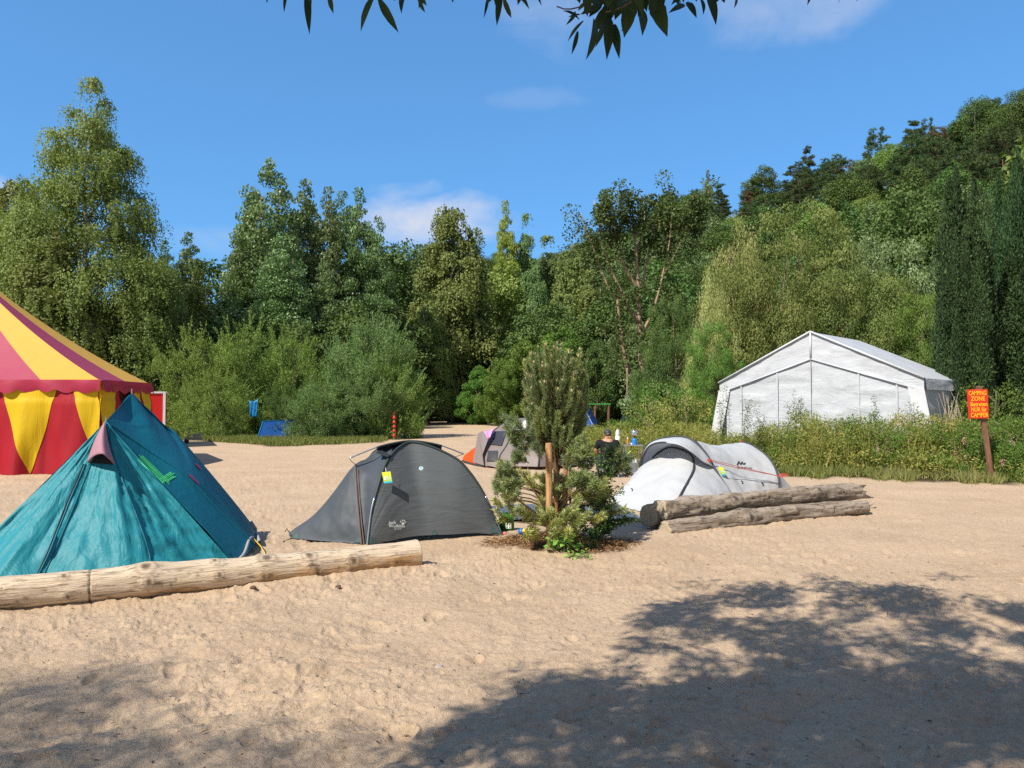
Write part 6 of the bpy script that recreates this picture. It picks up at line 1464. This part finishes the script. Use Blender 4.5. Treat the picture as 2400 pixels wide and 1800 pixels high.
# tall single weeds before the white marquee
M_tallw = leaf_mat('tall_weed_leaf', [(.055, .085, .025), (.10, .135, .04), (.17, .18, .07)], trans=.3, objvar=.2)
def tall_weed(px, ty, y_, wpx, n_, label, seed):
    rs = RS(seed); b = W(px, 1000, y_); b[2] = gzf(b[0], b[1]); w_ = wpx/F*y_; tops = []
    for q in range(7): t = W(px, ty+rs.uniform(0, 45)*(q > 0), y_)+np.array([rs.uniform(-1, 1)*w_*.5*(q > 0), rs.normal()*.1, 0]); tops.append(t)
    e = leafy_plant('tall_weed', b, tops, n_, .075, .3, M_tallw, label, 'weed', seed, .35); e['group'] = 'tall weeds standing against the marquee'
tall_weed(1700, 905, 19.6, 34, 420, 'tall branching weed at the left edge of the marquee', 80)
tall_weed(1750, 930, 19.4, 22, 300, 'slender pointed weed second from the left before the marquee', 81)
tall_weed(1775, 950, 19.2, 40, 420, 'bushy weed low before the left marquee panel', 82)
tall_weed(1862, 915, 19.6, 46, 560, 'broad dark weed before the marquee middle', 83)
tall_weed(2052, 925, 19.2, 40, 460, 'leafy weed before the right marquee panel', 84)
tall_weed(2138, 930, 19.0, 16, 240, 'thin spiky weed at the right marquee corner', 85)
# dry twigs by the right marquee corner
mb = MB(); rs = RS(90); b = W(2240, 985, 19.0); b[2] = .1
for q in range(30): t = W(2215+rs.uniform(-25, 40), 925+rs.uniform(-15, 60), 18.8+rs.rand()); mb.tube(resample([b+rs.normal(size=3)*[.15, .1, .02], (b+t)/2+rs.normal(size=3)*.1, t], 5), [.010, .008, .007, .006, .004], 4, caps=False)
mb.obj('dead_bush', plain('dead_twig', (.36, .29, .22), .85), label='tangle of bare pale twigs between the marquee and the dark conifers', category='bush')

M_pale = leaf_mat('pale_willow_leaf', [(.26, .28, .09), (.38, .40, .15), (.54, .52, .22)], trans=.35)
M_olive = leaf_mat('olive_leaf', [(.085, .13, .032), (.145, .20, .050), (.25, .29, .09)], trans=.33)
# ================================================================== dark columnar conifers at the right edge
def conifer(seed, H, Rw, ncol, nleaf, hs=None):
    rs = RS(seed); lb = LB(); wd = MB(); per_ = nleaf//ncol
    for c_ in range(ncol):
        a = rs.uniform(0, 2*math.pi); r_ = Rw*rs.rand()**.5*.85; h0 = rs.uniform(.0, .65)*H; f = 1-(r_/Rw)**1.5*.55
        top = min(H*f*rs.uniform(.85, 1.0) if h0 < .3*H else H*rs.uniform(.6, 1)*(1-.35*r_/Rw), H); top = max(top, h0+.16*H); top = min(top, H*(1-.5*(r_/Rw)**2)); h0 = min(h0, top-.14*H)
        w_ = rs.uniform(.22, .50)*(Rw/1.1)**.5; k = max(60, int(per_*(top-h0)/(.35*H))); t = rs.rand(k); aa = rs.uniform(0, 2*math.pi, k); ww = w_*1.15*(1-t)**.6*np.minimum(1, (t+.08)/.2)*rs.rand(k)**.3*(1+.4*vnoise(t*14+c_, aa*2))
        x0 = math.cos(a)*r_; y0 = math.sin(a)*r_; P = np.stack([x0+np.cos(aa)*ww, y0+np.sin(aa)*ww, h0+t*(top-h0)], 1)
        A = np.stack([np.cos(aa)*.55, np.sin(aa)*.55, np.full(k, .9)], 1)+rs.normal(size=(k, 3))*.3
        lb.add(leaves(P, A, unit(np.stack([np.cos(aa), np.sin(aa), np.full(k, .3)], 1)+rs.normal(size=(k, 3))*.5), rs.uniform(.07, .15, k), .045, np.clip(rs.rand()*.4+rs.rand(k)*.7, 0, 1)))
    wd.tube([(0, 0, 0), (0, 0, H*.72)], [.14, .02], 7)
    return lb.get(), wd
r1 = conifer(101, 9.8, 1.15, 24, 52000); proto('conifer', (r1[0], r1[1]), M_cyp, B_pine)
CG = 'dark columnar conifers at the right edge'
put_tree('conifer', 2268, 404, 22.6, 'dark columnar conifer right of the marquee', 'conifer', group=CG, name='conifer', rz=.5, wid=.75)
put_tree('conifer', 2262, 590, 21.4, 'lower dark conifer column touching the marquee corner', 'conifer', group=CG, name='conifer', wid=.8, rz=2.5)
put_tree('conifer', 2376, 372, 24.5, 'tallest dark conifer cut by the right edge, above the sign', 'conifer', group=CG, name='conifer', wid=.55, rz=4)
put_tree('conifer', 2405, 600, 23, 'nearest dark conifer at the right edge behind the sign', 'conifer', group=CG, name='conifer', wid=1.2, rz=1.2)
put_tree('roundb', 2500, 250, 33, 'yellowing tree leaning in at the upper right edge', 'tree', name='tree', wid=.85, leafm=M_olive, rz=1)

# ================================================================== golden willow and trees behind the marquee
def P_will(t): return float(np.interp(t, [0, .15, .5, .8, .95, 1], [.85, 1, .97, .75, .42, .15]))
proto('willow', broad_tree(RS(50), 12, 5.2, P_will, 130, .85, 60000, .16, .5, z0=.04, hang=.5, trunk_r=.16, limbs=24, lobes=.6, droop=.05), M_olive, B_brown)
proto('willowb', broad_tree(RS(51), 10, 3.2, P_will, 90, .85, 30000, .17, .34, z0=.04, hang=1.8, trunk_r=.16, limbs=24, lobes=.45, droop=.1), M_pale, B_brown)
WG = 'willows behind the marquee'
put_tree('willow', 1905, 500, 41, 'large olive willow right behind the marquee peak', 'willow', group=WG, name='willow_tree', wid=1.0, rz=1)
put_tree('willow', 1815, 575, 36.5, 'olive willow left of the marquee peak', 'willow', group=WG, name='willow_tree', wid=.85, rz=3)
put_tree('willow', 2060, 560, 40, 'darker olive tree between the willow and the conifers', 'willow', group=WG, name='willow_tree', wid=.85, rz=5, leafm=M_poplar)
put_tree('willow', 1970, 640, 36, 'olive tree directly behind the marquee roof', 'willow', group=WG, name='willow_tree', wid=.9, rz=2)
put_tree('willow', 2150, 690, 34, 'greenish tree low behind the right marquee roof', 'willow', group=WG, name='willow_tree', wid=.8, rz=4, leafm=M_shr)
put_tree('willowb', 1668, 640, 36, 'pale golden weeping willow branches above the left marquee eave', 'willow', group=WG, name='willow_tree', wid=.4, rz=2)
put_tree('willowb', 1735, 530, 41, 'pale golden top of the willow behind the olive ones', 'willow', group=WG, name='willow_tree', wid=.55, rz=4)
put_tree('willow', 1660, 760, 34, 'leafy green tree at the left end of the marquee', 'willow', group=WG, name='willow_tree', wid=.6, rz=3, leafm=M_shr)
put_tree('willow', 1590, 700, 40, 'dark leafy tree left of the pale willow', 'willow', group=WG, name='willow_tree', wid=.6, rz=6, leafm=M_dark)
put_tree('round', 2140, 440, 62, 'dark tree above the willows near the conifers', 'tree', group=WG, name='tree', wid=.9, leafm=M_dark)
put_tree('round', 2010, 560, 60, 'dark tree rising behind the large willow', 'tree', group=WG, name='tree', wid=.9, leafm=M_poplar)
put_tree('roundb', 1560, 610, 62, 'dark green tree behind the bare-trunked tree on the right', 'tree', group=WG, name='tree', wid=1.1, leafm=M_dark)

# ================================================================== the sparse tree with bare forked trunks
M_sparse = leaf_mat('sparse_leaf', [(.05, .085, .028), (.085, .13, .042), (.17, .21, .09)], trans=.3)
B_sp = bark('fawn_bark', (.40, .29, .19), (.20, .14, .09))
yb = 47.0; sb = W(1508, 985, yb); sb[2] = gzf(sb[0], sb[1])-.1
sp = thing('forked_tree', sb, 'sparse tree with bare forked fawn trunks, left of the golden willow', 'tree')
wd = MB(); tips = []; rs = RS(55)
def stem(pts, r0, r1, dy=0): P = resample(WL([(a, b, yb+dy*(i/(len(pts)-1))) for i, (a, b) in enumerate(pts)]), 16); wd.tube(P, np.linspace(r0, r1, 16), 7); return P
S1 = stem([(1510, 990), (1508, 925), (1504, 860), (1500, 780), (1497, 700), (1492, 600), (1484, 520), (1480, 452)], .25, .03)
S2 = stem([(1508, 925), (1490, 905), (1472, 870), (1462, 820), (1454, 760), (1446, 700)], .19, .07, -1)
S3 = stem([(1500, 760), (1470, 715), (1440, 650), (1418, 590), (1405, 530), (1392, 470)], .15, .03, -.6)
for pts, r_ in (([(1498, 680), (1466, 630), (1445, 560), (1440, 500), (1452, 455)], .11), ([(1497, 700), (1516, 620), (1530, 540), (1538, 470)], .11), ([(1500, 790), (1530, 730), (1552, 650), (1570, 560), (1575, 480)], .11), ([(1446, 700), (1420, 660), (1398, 600), (1370, 530), (1362, 500)], .09), ([(1552, 650), (1590, 580), (1606, 520), (1612, 470)], .07), ([(1500, 830), (1540, 790), (1560, 740), (1568, 700)], .09), ([(1530, 540), (1555, 500), (1562, 462)], .05), ([(1418, 590), (1440, 540), (1426, 480)], .05), ([(1606, 520), (1640, 490), (1634, 475)], .04), ([(1490, 600), (1510, 520), (1508, 460)], .06)):
    tips.append(stem(pts, r_, .02, rs.uniform(-1.5, 1.5)))
wd.obj('trunk', B_sp, sp, smooth=True)
lb = LB()
for P in tips+[S1, S3, S2]:
    n_ = 15
    for q in range(n_):
        c_ = P[rs.randint(7, 16)]+rs.normal(size=3)*np.array([.55, .8, .55]); k = 95; cs_ = rs.uniform(.28, .75); d = rnd_dir(rs, k); cv = rs.rand()*.4
        B = c_+d*(cs_*rs.rand(k)**.45)[:, None]; lb.add(leaves(B, d*.7+rs.normal(size=(k, 3))*.6, unit(d*.5+[0, 0, .8]+rs.normal(size=(k, 3))*.5), rs.uniform(.12, .24, k), .14, np.clip(cv+rs.rand(k)*.6, 0, 1)))
V, Fq, v = lb.get(); obj('crown', V, Fq, M_sparse, sp, var=v)

# ================================================================== the willow we stand under: only its leaves and shade reach the picture
M_over = leaf_mat('overhead_leaf', [(.022, .036, .012), (.035, .055, .018), (.05, .075, .025)], trans=.12, objvar=0, rough=.5, tcol=(1.1, 1.2, .5))
wt = thing('overhanging_willow', (-.2, -3.2, 0), 'willow overhead whose dark narrow leaves hang into the top of the picture', 'willow')
rs = RS(99); lb = LB(); yl = 2.25
LV = [(107, -30, 97, 45, 14), (178, -34, 185, 120, 30), (254, -24, 268, 48, 22), (412, -22, 362, 110, 30), (425, -4, 493, 113, 34), (516, -22, 503, 48, 26), (565, -14, 585, 44, 22), (571, -8, 562, 30, 12), (803, -14, 787, 65, 12), (845, -24, 832, 90, 28), (856, -4, 883, 63, 22), (888, -26, 945, 33, 26), (676, -26, 681, 10, 12),
      (1132, 72, 1077, 145, 16), (1112, 108, 1090, 190, 18), (1168, 66, 1140, 208, 38), (1196, 78, 1172, 165, 24), (1216, 50, 1212, 208, 44), (1238, 84, 1256, 205, 34), (1304, -10, 1272, 132, 64), (1246, -10, 1198, 104, 64), (1190, 0, 1150, 60, 40), (1330, 28, 1335, 125, 38), (1366, -12, 1422, 128, 64), (1482, 18, 1425, 45, 24), (1488, 8, 1523, 63, 28), (1526, -14, 1546, 52, 26), (1558, -26, 1590, 88, 38), (1656, -14, 1652, 30, 14), (1918, -16, 1905, 20, 12), (2010, -12, 2013, 10, 10), (2068, -10, 2078, 5, 12), (1062, 38, 1120, 70, 18), (1104, 40, 1070, 88, 16), (1150, 10, 1112, 38, 26), (1420, -20, 1470, 30, 22), (1280, 0, 1240, 70, 50), (1180, 20, 1120, 50, 24), (1350, -20, 1320, 60, 40), (470, -30, 482, 4, 20), (1120, 50, 1078, 60, 10), (1215, 20, 1165, 120, 40), (1290, 30, 1262, 110, 30)]
mb = MB(); over_v = []
def long_leaf(b, t, w_, nrm, cv):
    A = t-b; ln = np.linalg.norm(A); A = A/ln; S = unit(np.cross(A, nrm)); Nn = np.cross(S, A); k = 9; V = []
    for i in range(k+1):
        u = i/k; ww = w_*.5*math.sin(math.pi*min(1, u*.93+.07))**.75*(1-u**6*.6)*(1+rs.normal()*.04); c_ = b+A*ln*u+Nn*(.08*ln*math.sin(math.pi*u))
        V += [c_-S*ww+Nn*ww*.35, c_, c_+S*ww+Nn*ww*.35]
    mb.add(V, [(3*i, 3*i+1, 3*i+4, 3*i+3) for i in range(k)]+[(3*i+1, 3*i+2, 3*i+5, 3*i+4) for i in range(k)]); over_v.extend([cv]*len(V))
def zx(x): return 600+x/1.4747
for bx2, by2, tx, ty_, w_ in LV:
    yy_ = yl+rs.uniform(-.12, .18); b = W(zx(bx2), by2/1.4747, yy_); t = W(zx(tx), ty_/1.4747, yy_+rs.uniform(-.06, .03)); long_leaf(b, t, w_/1.4747/F*yy_*.85, unit(np.array([rs.normal()*.35, -1, rs.normal()*.3])), rs.rand())
for q in range(46):      # the sprays thicken towards the top edge
    px_ = rs.uniform(1335, 1570) if q < 30 else rs.choice([rs.uniform(640, 760), rs.uniform(840, 1000), rs.uniform(1130, 1240), rs.uniform(1580, 1700)]); yy_ = yl+rs.uniform(-.15, .2)
    b = W(px_, rs.uniform(-60, -15), yy_); t = W(px_+rs.normal()*22, rs.uniform(5, 48 if q < 30 else 14), yy_); long_leaf(b, t, rs.uniform(.018, .032), unit(np.array([rs.normal()*.4, -1, rs.normal()*.3])), rs.rand())
tw = MB()
for x0 in (640, 700, 860, 905, 975, 1140, 1200, 1380, 1480, 1600, 1650, 1900, 2000):     # leafy twigs above the frame carrying them
    b = W(x0, -30-rs.uniform(0, 20), yl); up_ = b+np.array([rs.normal()*.15, -.15, .55]); P = resample([b, (b+up_)/2+rs.normal(size=3)*.04, up_, up_+np.array([-.15, -.8, .7])], 10); tw.tube(P, np.linspace(.003, .012, 10), 5)
    for q in range(16):
        c_ = P[rs.randint(1, 9)]; d = unit(np.array([rs.normal()*.6, rs.normal()*.6, -.6])); 
        if c_[2] > b[2]+.14: long_leaf(c_, c_+d*rs.uniform(.08, .13), .022, rnd_dir(rs, 1)[0], rs.rand())
P = resample([W(1420, 28, yl), W(1455, 18, yl), W(1500, -10, yl), W(1560, -60, yl)], 8); tw.tube(P, .003, 5)
P = resample([W(1305, 15, yl), W(1330, 22, yl), W(1370, 10, yl), W(1400, -30, yl)], 8); tw.tube(P, .0022, 5)
obj('hanging_leaves', np.vstack(mb.V), mb.F, M_over, wt, smooth=True, var=over_v)
# canopy that throws the dappled shade: clumps stand where the sun's line through each shaded patch of sand meets the crown
mask = np.array([(925, 1830), (1010, 1750), (1090, 1700), (1170, 1655), (1200, 1590), (1285, 1600), (1390, 1590), (1420, 1520), (1500, 1450), (1560, 1420), (1600, 1385), (1650, 1365), (1720, 1372), (1800, 1385), (1900, 1352), (2050, 1368), (2180, 1375), (2260, 1400), (2400, 1420), (2700, 1440), (2900, 1900), (905, 1900)], float)
def inside(p, poly_):
    x, y = p; c_ = False; j = len(poly_)-1
    for i in range(len(poly_)):
        if (poly_[i][1] > y) != (poly_[j][1] > y) and x < (poly_[j][0]-poly_[i][0])*(y-poly_[i][1])/(poly_[j][1]-poly_[i][1])+poly_[i][0]: c_ = not c_
        j = i
    return c_
holes = [(1700, 1450, 70, 22), (1640, 1500, 60, 16), (1840, 1530, 70, 22), (2050, 1460, 110, 18), (2250, 1500, 90, 25), (2100, 1560, 60, 25), (1560, 1600, 60, 18), (1950, 1620, 80, 25), (2330, 1560, 70, 30), (2380, 1660, 60, 40), (1750, 1690, 60, 25), (1480, 1640, 60, 18), (2200, 1640, 60, 25), (2000, 1720, 120, 20), (1350, 1680, 50, 16), (1240, 1740, 60, 25), (1600, 1720, 50, 20)]
cents = []
def add_shade(px_, py_, z_):
    g0 = G(px_, py_); p = g0 - ldir*(z_/(-ldir[2])); r_ = p-np.array([0, 0, CAMH])
    fy = r_[1]*math.cos(TH)+r_[2]*math.sin(TH); fz = -r_[1]*math.sin(TH)+r_[2]*math.cos(TH)
    if fy > 0 and 900-F*fz/fy > -190: return False
    cents.append(p); return True
tries = 0
while len(cents) < 155 and tries < 6000:
    tries += 1; py_ = rs.uniform(1350, 1870); px_ = rs.uniform(900, 2850)
    if not inside((px_, py_), mask): continue
    if any(((px_-a)/b2)**2+((py_-b)/(h2))**2 < 1 and rs.rand() < .9 for a, b, b2, h2 in holes): continue
    if rs.rand() > (1870-900)/(F)/(py_-900)*540*1.0 and rs.rand() > .75: continue
    dens = ((1400-900)/(py_-900))**1.6
    if rs.rand() > dens*1.2: continue
    for z_ in (rs.uniform(4.4, 5.6), rs.uniform(5.0, 6.4)):
        if add_shade(px_, py_, z_): break
edge_i = len(cents)
P_ = mask[:19]
for i in range(len(P_)-1):
    for t in np.linspace(0, 1, max(1, int(np.linalg.norm(P_[i+1]-P_[i])/38)), endpoint=False):
        p = P_[i]*(1-t)+P_[i+1]*t; 
        if p[0] < 2800: add_shade(p[0]+rs.normal()*20, p[1]+8+rs.normal()*11, rs.uniform(4.6, 5.2))
small_from = edge_i
# soft shade at the lower left: thinner foliage, higher up
soft = []
for cx_, cy_, sx_, sy_, n_ in ((60, 1640, 120, 22, 9), (180, 1610, 90, 14, 5), (230, 1665, 60, 12, 3), (60, 1740, 90, 22, 6), (330, 1770, 170, 18, 9), (560, 1765, 150, 14, 4), (700, 1800, 180, 12, 4), (100, 1800, 150, 14, 7)):
    for q in range(n_): soft.append((cx_+rs.normal()*sx_*.6, cy_+rs.normal()*sy_*.6))
soft_i = len(cents)
for a, b in soft: add_shade(a, b, rs.uniform(8.5, 11.5))
can = LB()
for i, c_ in enumerate(cents):
    if i < small_from: k, s = 90, rs.uniform(.12, .27)
    elif i < soft_i: k, s = 46, rs.uniform(.10, .20)
    else: k, s = 60, rs.uniform(.30, .50)
    d = rnd_dir(rs, k); B = c_+d*(s*rs.rand(k)**.5)[:, None]; A = d*.5+np.array([.2, .2, -.5])+rs.normal(size=(k, 3))*.4
    can.add(leaves(B, A, rnd_dir(rs, k)*.6+[0, 0, .8], rs.uniform(.09, .15, k), rs.uniform(.018, .03, k), rs.rand(k), .1, .45))
# leaves round and above the camera so the hanging sprays are themselves in shade
for q in range(60):
    h_ = rs.uniform(3.9, 5.2); c_ = np.array([rs.uniform(-1.1, 1.1), 2.25, 2.85])-ldir*((h_-2.85)/(-ldir[2])); k = 130; d = rnd_dir(rs, k); B = c_+d*(.34*rs.rand(k)**.5)[:, None]
    can.add(leaves(B, d*.5+[0, 0, -.5]+rs.normal(size=(k, 3))*.4, rnd_dir(rs, k), rs.uniform(.09, .15, k), .024, rs.rand(k)))
for i in range(small_from):      # the crown goes on upwards along the same lines of light
    if cents[i][2] < 4: continue
    for h_ in (2.0,):
        c_ = cents[i]-ldir*(h_+rs.rand())/(-ldir[2]); k = 45; d = rnd_dir(rs, k); B = c_+d*(.22*rs.rand(k)**.5)[:, None]; can.add(leaves(B, d*.5+[0, 0, -.5]+rs.normal(size=(k, 3))*.4, rnd_dir(rs, k)*.6+[0, 0, .8], .15, .06, rs.rand(k), .1, .45))
for q in range(420):      # the rest of the crown, behind, beside and over the shaded foreground
    gx_ = rs.uniform(-.2, 10); gy_ = rs.uniform(-5, 2.7); h_ = rs.uniform(4.2, 8.5)
    if gx_ < (gy_-3.2)*1.1+.4: continue
    p_ = np.array([gx_, gy_, 0])-ldir*(h_/(-ldir[2])); r_ = p_-np.array([0, 0, CAMH]); fy = r_[1]*math.cos(TH)+r_[2]*math.sin(TH); fz = -r_[1]*math.sin(TH)+r_[2]*math.cos(TH)
    if fy > 0 and 900-F*fz/fy > -260: continue
    k = 70; d = rnd_dir(rs, k); B = p_+d*(.5*rs.rand(k)**.5)[:, None]; can.add(leaves(B, d*.5+[0, 0, -.5]+rs.normal(size=(k, 3))*.4, rnd_dir(rs, k)*.6+[0, 0, .8], .17, .07, rs.rand(k), .1, .45))
V, Fq, v = can.get(); obj('crown', V, Fq, M_over, wt, var=v)
tk = resample([[-.2, -3.2, 0], [-.15, -3.1, 1.6], [0, -2.9, 3.0], [.3, -2.4, 4.6], [.6, -1.6, 6.4], [.8, -1, 8.5]], 20); tw.tube(tk, np.linspace(.32, .08, 20), 12)
for i in rs.choice(len(cents), 14, replace=False): e_ = cents[i]; s0 = tk[rs.randint(8, 18)]; tw.tube(resample([s0, (s0+e_)/2+[0, 0, .5], e_], 8), np.linspace(.035, .004, 8), 5)
tw.obj('trunk', B_brown, wt, smooth=True)

# ================================================================== the man on a stool, seen from behind
M_skin = plain('skin', (.50, .25, .17), .6, var=.05); M_shirt = cloth('black_shirt', (.012, .013, .018), rough=.85, spec=.2, trans=0, fold=.5, fd=.02, fs=8); M_trou = cloth('dark_trousers', (.02, .022, .03), rough=.85, trans=0, fold=.5, fd=.02, fs=8)
M_hair = plain('short_hair', (.08, .05, .035), .9)
def skin_body(name, nodes, edges, mat, parent, sub=2, root=0):
    me = bpy.data.meshes.new(name); o0 = ORG[parent.name]; me.from_pydata([tuple(np.array(n[0])-o0) for n in nodes], edges, []); me.update(); me.materials.append(mat)
    o = bpy.data.objects.new(name, me); C.objects.link(o); o.parent = parent
    m_ = o.modifiers.new('skin', 'SKIN'); m_.use_smooth_shade = True
    for i, n in enumerate(nodes):
        sv_ = me.skin_vertices[0].data[i]; r_ = n[1] if isinstance(n[1], tuple) else (n[1], n[1]); sv_.radius = r_; sv_.use_root = (i == root)
    s = o.modifiers.new('sub', 'SUBSURF'); s.levels = s.render_levels = sub; ORG[o.name] = o0; return o
hx_ = W(1425, 1020, 17.2)[0]; mx, my = hx_, 17.25
man = thing('person', (mx, my, 0), 'person in black T-shirt and black cap sitting with back turned', 'person')
B = lambda x, y, z: (mx+x, my+y, z)
nodes = [(B(0, 0, .36), (.155, .12)), (B(0, .01, .50), (.135, .10)), (B(.0, .03, .66), (.15, .105)), (B(.0, .05, .80), (.125, .085)), (B(.0, .065, .87), .058), (B(.005, .09, .935), (.070, .082)), (B(.008, .105, .99), (.072, .088)),
         (B(-.19, .04, .80), .062), (B(-.265, .08, .62), .048), (B(-.19, .30, .52), .034), (B(-.13, .40, .53), .026),
         (B(.19, .04, .80), .062), (B(.265, .08, .62), .048), (B(.20, .30, .52), .034), (B(.14, .40, .53), .026),
         (B(-.10, .02, .36), .09), (B(-.17, .40, .44), .062), (B(-.16, .44, .10), .042), (B(-.17, .56, .03), .034),
         (B(.10, .02, .36), .09), (B(.18, .40, .44), .062), (B(.18, .44, .10), .042), (B(.19, .56, .03), .034)]
edges = [(0, 1), (1, 2), (2, 3), (3, 4), (4, 5), (5, 6), (3, 7), (7, 8), (8, 9), (9, 10), (3, 11), (11, 12), (12, 13), (13, 14), (0, 15), (15, 16), (16, 17), (17, 18), (0, 19), (19, 20), (20, 21), (21, 22)]
for hi, sx in ((10, -1), (14, 1)):
    w0 = np.array(nodes[hi][0])
    pi_ = len(nodes); nodes.append((tuple(w0+[-sx*.02, .05, 0]), .024)); edges.append((hi, pi_))
    for f, (dx_, ln) in enumerate(((-.027, .060), (-.009, .070), (.009, .066), (.026, .052))):
        a0 = len(nodes); p = w0+[-sx*.02+dx_, .075, 0]; nodes.append((tuple(p), .010)); nodes.append((tuple(p+[0, ln*.6, -.012]), .009)); nodes.append((tuple(p+[0, ln*.75, -.045]), .008)); edges += [(pi_, a0), (a0, a0+1), (a0+1, a0+2)]
    a0 = len(nodes); nodes.append((tuple(w0+[-sx*.055, .04, .005]), .011)); nodes.append((tuple(w0+[-sx*.07, .075, -.01]), .009)); edges += [(hi, a0), (a0, a0+1)]
skin_body('body', nodes, edges, M_skin, man)
sh = [(B(0, -.005, .38), (.19, .145)), (B(0, .0, .50), (.18, .13)), (B(.0, .02, .66), (.195, .135)), (B(.0, .045, .79), (.15, .10)), (B(.0, .06, .835), (.085, .07)), (B(-.20, .04, .79), .085), (B(-.262, .075, .64), .070), (B(.20, .04, .79), .085), (B(.264, .075, .64), .070)]
skin_body('shirt', sh, [(0, 1), (1, 2), (2, 3), (3, 4), (3, 5), (5, 6), (3, 7), (7, 8)], M_shirt, man, root=0)
tr2 = [(B(0, 0, .34), (.175, .14)), (B(-.11, .03, .36), .105), (B(-.175, .40, .44), .078), (B(-.165, .44, .12), .06), (B(.11, .03, .36), .105), (B(.185, .40, .44), .078), (B(.185, .44, .12), .06)]
skin_body('trousers', tr2, [(0, 1), (1, 2), (2, 3), (0, 4), (4, 5), (5, 6)], M_trou, man)
hc = np.array(B(.007, .10, .975))
def ball(c_, rx, ry, rz, z0, z1, n=16, k=8):
    prof = [(math.cos(a), math.sin(a)) for a in np.linspace(z0, z1, k)]; mb = MB(); mb.lathe((0, 0, 0), prof, n); mb.V[0] = mb.V[0]*np.array([rx, ry, rz])+c_; return mb
ball(hc, .083, .100, .095, -.35, .5).obj('hair', M_hair, man, smooth=True)
cap_ = ball(hc+[0, 0, .035], .090, .106, .088, -.12, 1.55).obj('cap', M_edge, man, smooth=True)
MB().tube([hc+[-.03, -.098, .02], hc+[0, -.106, .018], hc+[.03, -.098, .02]], .008, 5).obj('cap_strap', M_greyhem, cap_)
mb = MB(); c_ = hc+[0, .14, .045]; mb.lathe((0, 0, 0), [(.085, 0), (.088, .004), (.086, .008)], 16); mb.V[0] = mb.V[0]*np.array([.85, .8, 1])+c_; mb.obj('cap_peak', M_edge, cap_)
for s in (-1, 1): q_ = ball(hc+[s*.082, .01, -.02], .012, .022, .032, -1.4, 1.4, 8, 5); q_.obj('ear', M_skin, man, smooth=True)
MB().box(B(0, -.078, .825), (.09, .008, .012)).obj('collar_label', M_white, man)
for s in (-1, 1): MB().box(B(s*.185, .55, .035), (.09, .24, .07)).obj('shoe', M_edge, man, bevel=.02)
# nose and brow face away from the camera
MB().tube([hc+[0, .10, .0], hc+[0, .125, -.035], hc+[0, .10, -.045]], .012, 6).obj('nose', M_skin, man, smooth=True)
fs_ = thing('folding_chair', (mx, my, 0), 'low folding chair with green-edged armrest under the sitting man', 'chair')
MB().box(B(0, .02, .215), (.44, .40, .03)).obj('seat', M_trou, fs_)
for a in (-1, 1):
    for b in (-1, 1): MB().tube([B(a*.20, .02+b*.18, .21), B(a*.22, .02+b*.21, 0)], .012, 6).obj('leg', M_alu, fs_)
M_lime2 = plain('lime_trim', (.30, .60, .03), .5)
MB().tube(resample([B(.22, -.15, .22), B(.27, -.1, .45), B(.30, .25, .50)], 8), .014, 6).obj('armrest', M_lime2, fs_)
MB().tube([W(1457, 1073, 17.9), W(1478, 1058, 17.9)], .014, 6).obj('green_stick', M_lime2, label='lime green rod sticking out between the man and the table', category='rod')
